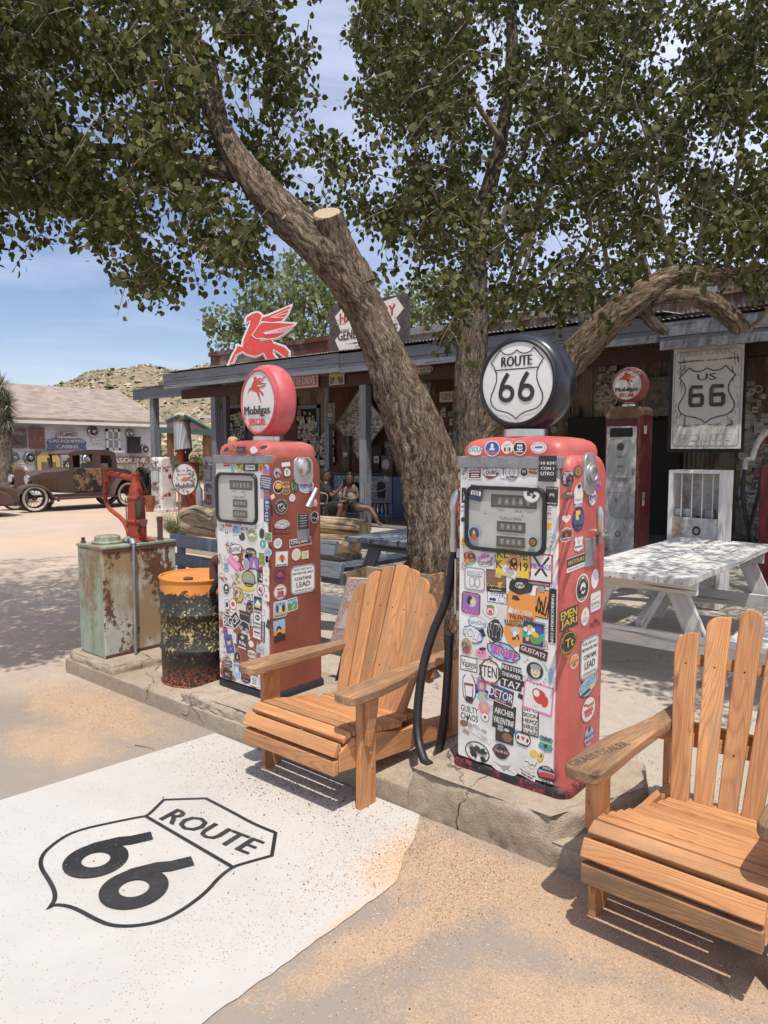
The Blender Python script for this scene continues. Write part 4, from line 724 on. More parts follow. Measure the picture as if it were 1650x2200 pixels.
 (S_, Z6(1225, 1450, 130, 160), 0, 'o', 'n', 'u', [('pic', 'rokl', 14), ('R', 0, .75, .6, .08, 'l')]), (S_, Z6(1325, 1375, 78, 110), 0, 'o', 'u', 'k', [('c', 0, 0, .6, .6, .12, 'o'), ('t', 'DEVILS', 0, 0, .6, .12, 'o')]),
 (S_, Z6(1328, 1590, 95, 240), 0, 'b', 'w', 's', [('R', 0, -.55, .8, .2, 'w'), ('e', .1, .35, .3, .24, 'c'), ('e', .1, .6, .36, .18, 'n'), ('R', 0, -.9, .7, .07, 'l'), ('t', 'ROMO', 0, -.45, .6, .06, 'k')]),
 (S_, Z6(1225, 1610, 125, 90), 0, 'b', 'u', 'k', [('pic', 'eck', 9)]), (S_, Z6(1462, 1620, 72, 165), 0, 'o', 'w', 's', [('arc', 'SEALING', .75, .09, 'b', 160, 20), ('t', 'M', 0, -.05, .7, .32, 'b', 1)]), (S_, Z6(1520, 1500, 50, 130), 0, 'b', 'v', None, [('pic', 'orbl', 8)]),
 (S_, Z6(1215, 1825, 88, 95), 0, 'H', 'w', 'p', [('t', 'J+E', 0, .3, .5, .2, 'r')]), (S_, Z6(1328, 1828, 108, 225), 0, 'o', 'b', 'k', [('P', [(-.5, .75), (.4, .7), (.3, .4), (-.1, .35), (.1, 0), (-.2, -.1), (-.5, .1)], 'y'), ('t', 'RACING', .15, .05, .9, .14, 'k', 1, 65), ('scr', 0, -.5, .6, .2, 'k', .2)]),
 (S_, Z6(1213, 1975, 125, 135), 0, 'o', 'k', 'w', [('c', 0, 0, .75, .75, .06, 'w'), ('t', 'DEADBEAT', 0, .4, .9, .13, 'r', 1), ('e', 0, -.05, .3, .25, 'r'), ('R', 0, -.45, .5, .06, 'w')]), (S_, Z6(1330, 2060, 90, 155), 0, 's', 'w', 's', [('t', 'BEHIND', 0, -.35, .8, .13, 'k', 1), ('e', 0, .2, .15, .15, 'G'), ('scr', 0, .5, .5, .3, 'p', .05)]),
 (S_, Z7(1147, 150, 150, 115), 3, 'r', 'w', None, [('R', 0, .3, 1., .62, 'k'), ('t', 'MXTOURS', 0, .3, .85, .3, 'e', 1), ('t', 'Motorcycles Tours', 0, -.65, .85, .16, 'k')]),
 (S_, Z7(1200, 360, 110, 235), 0, 'o', 'k', 'w', [('arc', 'HUNTER-RIDERS', .68, .07, 'w', 150, 30), ('e', 0, 0, .4, .4, 'w'), ('scr', 0, 0, .5, .6, 'k', .14), ('e', 0, -.05, .2, .15, 'k'), ('t', 'KRUPP', 0, -.72, .5, .09, 'w')]), (S_, Z7(1303, 283, 60, 165), 0, 'o', 'w', None, []),
 (S_, Z7(1307, 470, 85, 160), 2, 'R', 'w', 's', [('scr', 0, .35, .8, .4, 'k', .06), ('t', 'SMMG', 0, -.2, .85, .2, 'g', 1), ('t', 'Cement Supplies', 0, -.6, .8, .1, 'k')]),
 (S_, Z7(1087, 610, 155, 170), 1, 'r', 'k', None, [('t', 'EMEN', 0, .45, .85, .4, 'y', 1), ('t', 'JARI', 0, -.45, .85, .4, 'y', 1)]), (S_, Z7(1220, 597, 70, 155), 0, 'o', 'w', 's', [('e', 0, .4, .3, .22, 'e'), ('rt', 3, -.1, .2, 'x')]), (S_, Z7(1303, 650, 100, 130), 0, 'b', None, None, [('scr', 0, 0, .8, .8, 'k', .3), ('t', 'CROM', 0, -.2, .8, .3, 'r', 1)]),
 (S_, Z7(1083, 810, 145, 180), 0, 'o', 'k', None, [('c', 0, 0, .9, .9, .05, 'y'), ('arc', 'MONTAJES DE MADRID', .68, .09, 'y', 170, 10), ('arc', 'HACIENDO CABINA', .7, .09, 'y', 200, 340), ('t', 'Tt', 0, 0, .45, .38, 'y', 1)]), (S_, Z7(1132, 970, 72, 120), 0, 'o', 'o', 'w', [('R', 0, 0, .9, .14, 'k'), ('t', 'SUNSET', 0, 0, .8, .1, 'w'), ('e', 0, -.4, .3, .2, 'u')]),
 (S_, Z7(1248, 1165, 165, 180), 8, 'b', 'l', 'k', [('t', 'CHROM', 0, .2, .9, .4, 'w', 1), ('t', 'CHROM', 0, .2, .86, .33, 't', 1), ('R', -.2, -.45, .5, .14, 'k'), ('e', .35, -.35, .25, .25, 'y')]),
 (S_, Z7(1250, 1365, 118, 215), 0, 'o', 'w', 'r', [('scr', 0, .35, .7, .3, 'r', .2), ('R', 0, -.1, .6, .16, 'r'), ('P', [(-.5, -.3), (.5, -.3), (.4, -.55), (.2, -.42), (0, -.6), (-.2, -.42), (-.4, -.55)], 'r')]), (S_, Z7(1255, 1590, 90, 190), 0, 'b', 'l', 'r', [('e', 0, .6, .25, .25, 'k'), ('t', 'MEGEN', 0, .05, .8, .14, 'n', 1), ('R', 0, -.4, .7, .12, 'r')]),
]
for pl, (x, y, w, h), rot, sh, bg_, bd, it in FRONT: sticker(FP, pl, x, y, w, h, rot, sh, bg_, bd, it, off=random.uniform(0, .0016))
def lead_plate(parent, pl, z, rot=0):
    return sticker(parent, pl, *z, rot, 'R', 'w', 'x', [('t', 'FOR USE AS A', 0, .72, .72, .075, 'k', 1), ('t', 'MOTOR FUEL ONLY', 0, .45, .84, .075, 'k', 1), ('t', 'CONTAINS', 0, .08, .68, .11, 'k', 1), ('t', 'LEAD', 0, -.33, .55, .17, 'k', 1), ('t', '(TETRAETHYL)', 0, -.75, .68, .06, 'k', 1)]+[('e', a, b_, .05, .04, 'k') for a in (-.86, .86) for b_ in (-.9, .9)], 'warning_plate', 'clean', .002)
rs = random.Random(6)
for i in range(54): sticker(FP, ('y', FY0-.0121), *Z7(rs.uniform(215, 945), rs.uniform(70, 1560), rs.uniform(40, 85), rs.uniform(35, 85)), rs.uniform(-25, 25), rs.choice('rRob'), rs.choice('wwwsscxlk'), rs.choice((None, 'k', 'w', 's')), [('scr', 0, 0, .7, .6, rs.choice('kxrbn'), .12)] if rs.random() < .6 else [('rt', 3, .5, .4, 'k')], off=-.0003)
lead_plate(FP, S_, Z7(1257, 930, 150, 335), 0)
# ---- the faded brown-red pump further along the island
LP = thing('gas_pump', 'faded brownish red gas pump plastered with stickers under a pink rimmed Mobilgas globe', 'gas pump', (-3.25, 2.82, .16))
LX0, LX1, LY0, LY1 = -3.49, -3.01, 2.62, 3.02
pump_body(LP, LX0, LX1, LY0, LY1, .16, 1.545, 'pump_brown', 'pump_cap_pink', 'panel_worn', 'rubber', 'galvanised', -3.475, -3.03, (-3.452, -3.115, 1.165, 1.425))
b = MB(); b.lathe([(.085, 0), (.09, .004), (.09, .034), (.08, .038), (.05, .04)], (-3.25, 2.82, 1.612), n=40); b.build('collar', 'chrome', LP, True)
def fmob(A):
    pegasus(A, -.02, .38, .92, (GP_BODY, GP_BW, GP_FW), 0, (.60, .05, .03), sx=1.55); A.text('Mobilgas', -.02, -.33, .38, (.02, .02, .03), w=1.56, bold=.02); A.text('SPECIAL', 0, -.68, .24, (.55, .03, .02), w=1.06, bold=.018)
globe(LP, -3.25, 2.825, 1.847, .215, 'globe_pink', fmob, .135, ring='globe_pink', yaw=R_(-8))
b = MB(); b.prism(rrect(.15, .155, .04, 6), (LX1-.004, 2.865, 1.45), (0, 1, 0), (0, 0, 1), .014); bz = b.build('lamp_bezel', 'cast_aluminium', LP, bevel=.004)
b = MB(); b.lathe([(.052, 0), (.05, .008), (.042, .012), (.036, .018), (.02, .021), (0, .022)], (LX1+.01, 2.865, 1.475), 'x', 28); b.build('lamp_lens', 'chrome', bz, True)
b = MB(); b.tube([(LX1, 2.92, 1.34), (LX1+.045, 2.92, 1.34)], .014, 12); b.tube([(LX1+.045, 2.925, 1.345), (LX1+.05, 2.89, 1.30), (LX1+.05, 2.85, 1.245)], [.015, .013, .018], 12); b.build('crank_handle', 'chrome', LP, True)
b = MB(); b.prism(rrect(.095, .15, .008, 3), (LX1-.001, 2.862, 1.13), (0, 1, 0), (0, 0, 1), .005); pb = b.build('data_plate', 'galvanised', LP)
hose_gear(LP, LX0, LY0, 1.545, 1.41, .87, [[(-3.53, 2.70, .88), (-3.60, 2.68, .74), (-3.66, 2.7, .70), (-3.70, 2.75, .80)]])
b = MB(); b.tube(spl([(LX0-.055, LY0+.07, 1.10), (LX0-.06, LY0+.07, 1.05), (LX0-.05, LY0+.09, 1.0)], 4), [.03]*8+[.018], 14); b.build('swivel', 'cast_aluminium', LP, True)
F = ('y', LY0-.012); S_ = ('x', LX1); Fg = ('y', LY0-.024)
rs = random.Random(5)
LEFT = [
 (Fg, ZL(180, 945, 70, 50), 20, 'b', 'k', None, []), (Fg, ZL(262, 935, 60, 90), 0, 'b', 'u', None, [('pic', 'ek', 6)]), (Fg, ZL(362, 950, 110, 90), 0, 'r', 'k', None, [('t', 'A.I.T', -.2, .1, .5, .25, 'x')]), (Fg, ZL(515, 950, 100, 95), 0, 'b', 'w', None, []), (Fg, ZL(640, 915, 110, 45), 8, 'b', 'k', None, [('scr', 0, 0, .8, .6, 'x', .15)]), (Fg, ZL(610, 970, 80, 26), 0, 'r', 'r', None, [('t', 'LOVER', 0, 0, .9, .6, 'w')]),
 (F, ZL(190, 1120, 90, 90), 0, 'r', 'w', None, [('R', 0, .35, 1, .35, 'r'), ('R', 0, -.4, 1, .3, 'r')]), (F, ZL(258, 1150, 60, 130), 0, 'b', 't', 'w', [('scr', 0, 0, .8, 1.2, 'w', .15)]), (F, ZL(340, 1150, 90, 140), 0, 'b', 'e', None, [('pic', 'keu', 10)]), (F, ZL(478, 1160, 185, 95), 0, 'r', 'k', None, [('R', -.05, 0, .62, .6, 'w'), ('t', 'TORINO', -.05, 0, .55, .42, 'k', 1)]), (F, ZL(607, 1165, 50, 105), 0, 'r', 'o', None, [('pic', 'ku', 6)]), (F, ZL(668, 1165, 85, 120), 0, 'r', 'r', None, [('R', -.05, .1, .4, .3, 'y'), ('e', -.05, .5, .45, .2, 'w'), ('c', .4, 0, .2, .3, .12, 'w')]),
 (F, ZL(675, 1350, 80, 400), 0, 'r', 'v', None, [('R', -.35, .5-.25*i, .28, .08, 'o') for i in range(6)]+[('R', .4, .5-.25*i, .28, .08, 'o') for i in range(6)]), (Fg, ZL(668, 1350, 145, 175), -6, 'r', 'n', None, [('t', t, 0, .7-.33*i, .85-.1*(i % 2), .11, 'w', 1) for i, t in enumerate(('SIAMO', 'FERRARESI', 'SAPPIAMO', 'FERMARE', 'IL TEMPO.'))]),
 (F, ZL(678, 1690, 85, 270), 0, 'r', 'n', None, [('e', 0, .75, .6, .15, 'l')]+[('t', c, 0, .4-.3*i, .55, .1, 'w', 1) for i, c in enumerate('STARS')]),
 # below dial (zoom 5)
 (F, Z5(187, 757, 120, 52), -4, 'r', 'r', None, [('t', 'NATIONAL', 0, 0, .8, .4, 'w', 1)]), (F, Z5(213, 800, 65, 80), 5, 'r', 'l', 'w', [('pic', 'brv', 8)]), (F, Z5(272, 792, 70, 40), 0, 'r', 'w', None, [('t', 'BARSTOW', 0, 0, .95, .7, 'k', 1)]), (F, Z5(137, 815, 45, 60), 0, 'r', 'w', None, [('t', '66', 0, -.2, .6, .4, 'k', 1)]), (F, Z5(335, 845, 98, 132), 0, 'o', 'G', 'w', [('c', 0, 0, .8, .8, .05, 'w'), ('scr', 0, 0, .6, .5, 'w', .12), ('e', 0, .1, .35, .2, 'w')]), (F, Z5(415, 830, 45, 90), -12, 'b', 'k', None, []), (F, Z5(463, 855, 60, 70), 0, 'r', 'g', 'w', [('pic', 'rgl', 9)]), (F, Z5(422, 912, 46, 66), 0, 'o', 't', None, [('P', [(-.2, .5), (.2, .1), (.1, -.6), (-.3, -.1)], 'w')]),
 (F, Z5(258, 855, 55, 70), 0, 'b', 'k', None, []), (F, Z5(210, 955, 115, 95), 8, 'b', 'w', 'k', [('t', 'TRAVNICA', 0, 0, .95, .4, 'k', 1), ('scr', 0, -.7, .7, .2, 'r', .07)]), (F, Z5(328, 975, 90, 75), 0, 'b', 'k', None, [('t', 'PECORA', 0, 0, .7, .25, 'w', 1), ('e', .5, -.5, .2, .2, 'o')]), (F, Z5(462, 975, 62, 66), 0, 'o', 'l', 'w', [('scr', 0, 0, .6, .5, 'b', .12)]), (F, Z5(412, 1030, 45, 95), 0, 'r', 'g', None, [('pic', 'ore', 8)]), (F, Z5(195, 1065, 95, 75), -28, 'r', 'p', None, [('t', 'Picnic', 0, 0, .8, .4, 'w')]), (F, Z5(352, 1065, 75, 95), 0, 'r', 'v', 'n', [('P', [(-.4, -.7), (0, .6), (.4, -.7)], 's')]), (F, Z5(290, 1070, 50, 90), 0, 'o', 'x', 'w', []),
 (F, Z5(232, 1182, 72, 120), 0, 'o', 'e', 'w', [('e', 0, .3, .6, .35, 'l'), ('R', 0, -.2, .5, .25, 'c'), ('pic', 'rg', 5)]), (F, Z5(310, 1185, 105, 130), 0, 'o', 'G', 'k', [('P', [(-.7, -.2), (-.2, .7), (.2, .1), (.6, .5), (.7, -.3)], 'x'), ('R', 0, -.6, .6, .12, 'k')]), (F, Z5(300, 1262, 120, 40), 6, 'b', 'y', None, []), (F, Z5(400, 1165, 48, 100), 0, 'r', 'k', None, [('pic', 'wx', 8)]),
 (F, Z5(448, 1130, 52, 75), 0, 'R', 'w', 'c', [('e', 0, .1, .4, .35, 'e'), ('e', 0, .1, .2, .2, 'w')]), (F, Z5(448, 1200, 52, 75), 0, 'R', 'w', 'c', [('e', 0, .1, .4, .35, 'r'), ('e', 0, .1, .2, .2, 'w')]), (F, Z5(448, 1325, 52, 80), 0, 'R', 'w', 'c', [('e', 0, .1, .4, .35, 'x')]), (F, Z5(135, 1265, 52, 95), 0, 'o', 'k', 'w', [('e', 0, .2, .35, .3, 'w'), ('scr', 0, -.4, .5, .2, 'w', .1)]),
 (F, Z5(228, 1315, 82, 128), 0, 'o', 'u', None, [('c', 0, 0, .62, .62, .5, 'e'), ('e', 0, 0, .3, .3, 'w'), ('pic', 'wue', 14)]), (F, Z5(312, 1325, 75, 55), 0, 'r', 'w', None, [('t', 'OMUT', 0, 0, .95, .85, 'k', 1)]), (F, Z5(405, 1270, 62, 92), 0, 'o', 'w', 'm', [('e', 0, 0, .55, .45, 'r'), ('pic', 'bw', 6)]), (F, Z5(383, 1385, 72, 125), 0, 'r', 'k', 'w', [('R', 0, .1, .9, .5, 'b'), ('P', [(-.7, -.2), (0, .6), (.7, 0), (.3, -.4)], 'w'), ('P', [(-.8, -.4), (-.1, 0), (.6, -.5)], 'y'), ('t', 'SENNA', 0, .85, .7, .1, 'k', 1), ('t', '30 YEARS', 0, -.85, .8, .1, 'w', 1)]),
 (F, Z5(140, 1390, 48, 90), 0, 'b', 'w', 'k', [('e', 0, 0, .45, .5, 'k')]), (F, Z5(188, 1385, 58, 90), 0, 'o', 'w', 'r', [('e', 0, 0, .5, .4, 'r')]), (F, Z5(318, 1400, 52, 76), 0, 'o', 'k', 'x', [('scr', 0, 0, .5, .6, 'x', .12)]), (F, Z5(245, 1410, 85, 50), 0, 'r', 'c', None, []),
 (F, Z5(145, 1515, 72, 100), 0, 'r', 'k', 'w', [('t', 'BIG', 0, 0, .9, .75, 'w', 1)]), (F, Z5(205, 1510, 75, 105), 40, 'r', 'k', 'w', [('t', 'CB', 0, 0, .7, .5, 'w', 1)]), (F, Z5(280, 1480, 82, 75), -4, 'r', 'k', None, [('t', 'Ribera & moto', 0, .4, .85, .2, 's')]), (F, Z5(275, 1560, 90, 90), -10, 'b', 'k', 'w', [('e', -.4, -.4, .25, .3, 'x'), ('e', .5, -.4, .25, .3, 'x')]), (F, Z5(380, 1510, 62, 115), -3, 'r', 'w', 'k', [('e', 0, .3, .6, .4, 'k'), ('e', -.2, .3, .15, .15, 'w'), ('e', .2, .3, .15, .15, 'w'), ('t', 'PANDA', 0, -.5, .8, .15, 'k', 1)]),
 (F, Z5(422, 1605, 38, 175), -3, 'r', 'k', 'w', [('t', 'TROUBADOURS', 0, 0, 4.2, .13, 'w', 1, 90)]), (F, Z5(375, 1620, 60, 75), -5, 'r', 'w', None, [('R', 0, .3, .8, .2, 'b'), ('R', 0, -.3, .8, .1, 'o')]), (F, Z5(345, 1590, 42, 50), 0, 'b', 'r', None, []), (F, Z5(128, 1600, 42, 80), 0, 'b', 'b', 'r', [('pic', 'rw', 6)]),
 (F, Z5(157, 1700, 75, 160), 16, 'r', 'b', 'w', [('e', 0, .2, .45, .3, 'e'), ('e', 0, .45, .5, .15, 'n'), ('e', .2, -.45, .15, .1, 'o')]), (F, Z5(260, 1680, 85, 130), -4, 'r', 'k', 'u', [('P', [(-.4, .5), (0, .8), (.4, .5), (0, .2)], 's'), ('e', -.4, -.2, .2, .25, 's'), ('e', .1, -.2, .2, .25, 's'), ('e', .5, -.3, .18, .22, 's'), ('R', 0, -.75, .7, .08, 'w')]), (F, Z5(185, 1650, 55, 80), -4, 'r', 'w', 's', [('rt', 3, .4, .35, 'x')]), (F, Z5(330, 1700, 45, 60), 0, 'b', 'w', None, []),
 (F, Z5(400, 1745, 62, 55), -8, 'r', 's', 'x', [('t', 'LICHING', 0, 0, .8, .3, 'k')]), (F, Z5(222, 1800, 55, 85), 0, 'o', 'k', 'x', [('P', [(0, .5), (.3, -.5), (-.3, -.2)], 's')]), (F, Z5(335, 1780, 82, 75), 0, 'o', 'c', 'k', [('t', 'BURRA FEST', 0, 0, .9, .3, 'k', 1)]),
 (F, Z5(150, 1852, 65, 62), 0, 'r', 'k', 'w', [('c', 0, 0, .75, .6, .08, 'w'), ('t', 'NUVENT', 0, 0, .5, .25, 'w', 1)]), (F, Z5(145, 1938, 68, 75), 0, 'r', 'k', None, [('e', -.3, 0, .25, .25, 'x'), ('rt', 2, .2, .4, 'x')]), (F, Z5(217, 1905, 55, 115), 10, 'R', 'l', 'w', [('e', 0, 0, .4, .4, 'w'), ('t', 'Boda', 0, .7, .6, .14, 'b')]), (F, Z5(287, 1970, 75, 80), 0, 'o', 'k', 'b', [('R', 0, .3, .8, .16, 'r'), ('t', 'Car', 0, -.4, .6, .15, 'w')]), (F, Z5(357, 1995, 60, 80), -4, 'r', 'w', None, [('rt', 4, .6, .35, 'k')]),
 # on the brown side
 (S_, ZL(905, 1125, 105, 50), 4, 'r', 'w', None, []), (S_, ZL(800, 1230, 100, 140), 0, 'o', 'l', 'u', [('pic', 'orkn', 14)]), (S_, ZL(918, 1228, 88, 125), 0, 'b', 'w', 's', [('e', 0, .15, .35, .4, 'k'), ('e', 0, .1, .22, .28, 's'), ('t', 'DOGS', 0, -.7, .8, .16, 'k', 1)]),
 (S_, ZL(812, 1405, 128, 165), 0, 'o', 'k', 'w', [('e', 0, .2, .7, .5, 'o'), ('P', [(-.5, .2), (0, .55), (.5, .2), (.3, 0), (-.3, 0)], 'e'), ('R', 0, -.45, .5, .1, 'k'), ('t', 'HOTEL 1887', 0, -.72, .7, .08, 'k')]), (S_, ZL(905, 1415, 90, 180), 0, 's', 'u', 'e', [('R', 0, .2, .95, .14, 'e'), ('t', 'BAR', 0, .22, .5, .1, 'u', 1), ('t', 'USA', 0, -.3, .5, .1, 'e')]), (S_, ZL(1005, 1390, 80, 165), 30, 'b', 'g', 'k', [('scr', 0, 0, .8, 1.2, 'g', .3), ('t', 'LATINO', 0, 0, 1.4, .3, 'k', 1, 75)]),
 (S_, ZL(1150, 1385, 185, 185), 0, 'o', 'l', 'w', [('P', [(-.1, .5), (.2, .8), (.35, .4), (-.3, -.5), (-.45, -.4)], 'v'), ('P', [(.1, .5), (-.2, .7), (-.2, .3), (.4, -.4), (.5, -.3)], 'v'), ('R', -.2, .1, .5, .14, 'v'), ('R', 0, -.7, .5, .08, 'e'), ('P', [(.6, .3), (.9, 0), (.6, -.6), (.4, -.2)], 'u')]), (S_, ZL(980, 1535, 88, 110), 0, 'b', 'w', 'x', [('e', 0, -.2, .35, .3, 's'), ('e', -.5, .25, .15, .2, 's'), ('e', -.15, .55, .15, .2, 's'), ('e', .25, .55, .15, .2, 's'), ('e', .55, .2, .15, .2, 's')]), (Fg, ZL(748, 1520, 50, 55), 25, 'r', 'c', None, []),
 (S_, ZL(845, 1640, 175, 205), 0, 'o', 'k', None, [('c', 0, 0, .9, .9, .03, 'w'), ('arc', 'BIKERS BRO', .72, .07, 'w', 150, 30), ('t', 'PP', -.2, .15, .3, .14, 'w', 1), ('c', 0, -.1, .45, .45, .05, 'w'), ('scr', .3, -.2, .35, .5, 'w', .05), ('arc', 'DACHLAND', .76, .07, 'w', 210, 330)]), (S_, ZL(1250, 1595, 90, 120), 0, 'b', 'r', None, [('t', 'HURL', 0, .3, .8, .35, 'w', 1), ('t', 'DIRT', 0, -.4, .8, .35, 'w', 1)]),
 (S_, ZL(1255, 1770, 95, 145), 0, 'o', 'k', 'w', [('scr', 0, 0, .8, .8, 'w', .12)]), (S_, ZL(855, 1860, 200, 120), 0, 'b', 'x', 'w', [('P', [(-.95, .2), (-.4, .3), (-.3, .8), (0, .6), (.3, .8), (.4, .3), (.95, .1), (.4, -.3), (.1, -.9), (-.3, -.5)], 's'), ('e', -.15, .1, .1, .12, 'k'), ('e', .15, .1, .1, .12, 'k'), ('e', 0, -.3, .2, .15, 'w')]), (S_, ZL(850, 1945, 195, 60), -4, 'r', 'k', None, [('t', 'WILD HOGS', 0, 0, .92, .6, 'r', 1)]),
 (S_, ZL(805, 2090, 105, 125), 0, 'o', 'w', None, [('rt', 4, .45, .3, 'x')]), (S_, ZL(1083, 2075, 265, 100), 2, 'r', 'w', None, [('R', 0, .1, .96, .68, 'k'), ('t', 'CINQ ANS !', 0, .15, .88, .5, 'w', 1), ('e', .1, .1, .1, .3, 'e'), ('R', 0, -.75, .9, .1, 'r')]),
 (S_, Z5(568, 1028, 100, 118), -3, 'r', 'w', 's', [('e', 0, .15, .4, .4, 'r'), ('e', .45, -.05, .2, .2, 'o'), ('e', -.4, 0, .2, .2, 'e'), ('e', .1, -.3, .2, .2, 'b'), ('t', 'POLLO LUCIER', 0, -.8, .8, .1, 'm', 1)]), (S_, Z5(682, 995, 72, 95), 0, 'o', 'c', 'w', [('c', 0, 0, .5, .5, .06, 's')]), (S_, Z5(752, 997, 56, 62), 0, 'r', 'c', 'y', [('rt', 3, .5, .5, 'x')]),
 (S_, Z5(555, 1152, 105, 125), 0, 'o', 'n', 'm', [('c', 0, 0, .8, .8, .05, 'r'), ('e', 0, 0, .35, .35, 'r'), ('scr', 0, -.2, .5, .5, 'r', .15), ('t', 'LEVIS', 0, .65, .5, .12, 'r')]), (S_, Z5(556, 1290, 102, 122), 0, 'o', 'w', 's', [('c', 0, 0, .85, .85, .04, 'r'), ('R', -.3, -.15, .12, .28, 'r'), ('R', -.05, -.15, .12, .28, 'r'), ('R', .2, -.15, .12, .28, 'r'), ('R', .4, -.15, .1, .25, 'k'), ('R', 0, .4, .5, .08, 'm'), ('R', 0, -.55, .6, .06, 'k')]),
 (S_, Z5(557, 1425, 108, 130), 0, 'R', 'l', 'w', [('R', 0, -.35, .95, .3, 'e'), ('e', -.45, .1, .22, .5, 'b'), ('e', 0, .1, .2, .5, 'c'), ('e', .45, .1, .22, .5, 'k'), ('e', -.45, .55, .12, .14, 'u'), ('e', 0, .6, .12, .14, 'u'), ('e', .45, .55, .12, .14, 'u'), ('t', 'ROAD TRIP 2023', 0, -.78, .85, .1, 'b', 1)]), (S_, Z5(652, 1388, 85, 102), 4, 'R', 'g', 'w', [('R', 0, .5, .9, .2, 'l'), ('pic', 'gyl', 9)]),
 (S_, Z5(550, 1592, 92, 165), 2, 'r', 'l', None, [('R', 0, -.25, 1, .3, 'o'), ('R', 0, -.7, 1, .3, 'k'), ('e', -.1, .15, .4, .28, 'k'), ('e', -.1, .0, .25, .18, 'e'), ('e', -.1, -.5, .5, .35, 'k')]),
]
for pl, (x, y, w, h), rot, sh, bg_, bd, it in LEFT: sticker(LP, pl, x, y, w, h, rot, sh, bg_, bd, it, off=random.uniform(0, .0016))
for i in range(34):   # the pale scraps that fill the gaps between the named ones on the upper front
    x = rs.uniform(112, 470); y = rs.uniform(760, 1560); w = rs.uniform(25, 60); h = rs.uniform(25, 75)
    sticker(LP, ('y', LY0-.0121), *Z5(x, y, w, h), rs.uniform(-25, 25), rs.choice('rRob'), rs.choice('wwwwscxkl'), rs.choice((None, 'k', 'w')), [('scr', 0, 0, .7, .6, rs.choice('kxrbn'), .12)] if rs.random() < .6 else [('rt', 3, .5, .4, 'k')], off=-.0003)
lead_plate(LP, S_, Z5(735, 1188, 192, 225))
A = Art((LX1+.0045, 2.862, 1.16), (0, 1, 0), (0, 0, 1), .0003)
A.rect(0, 0, .085, .09, (.03, .03, .03))
for i in range(5): A.rect(0, .034-.015*i, .06-.012*(i % 2), .004, (.4, .4, .4)); A.L -= 1
A.build('plate_print', 'clean', pb)
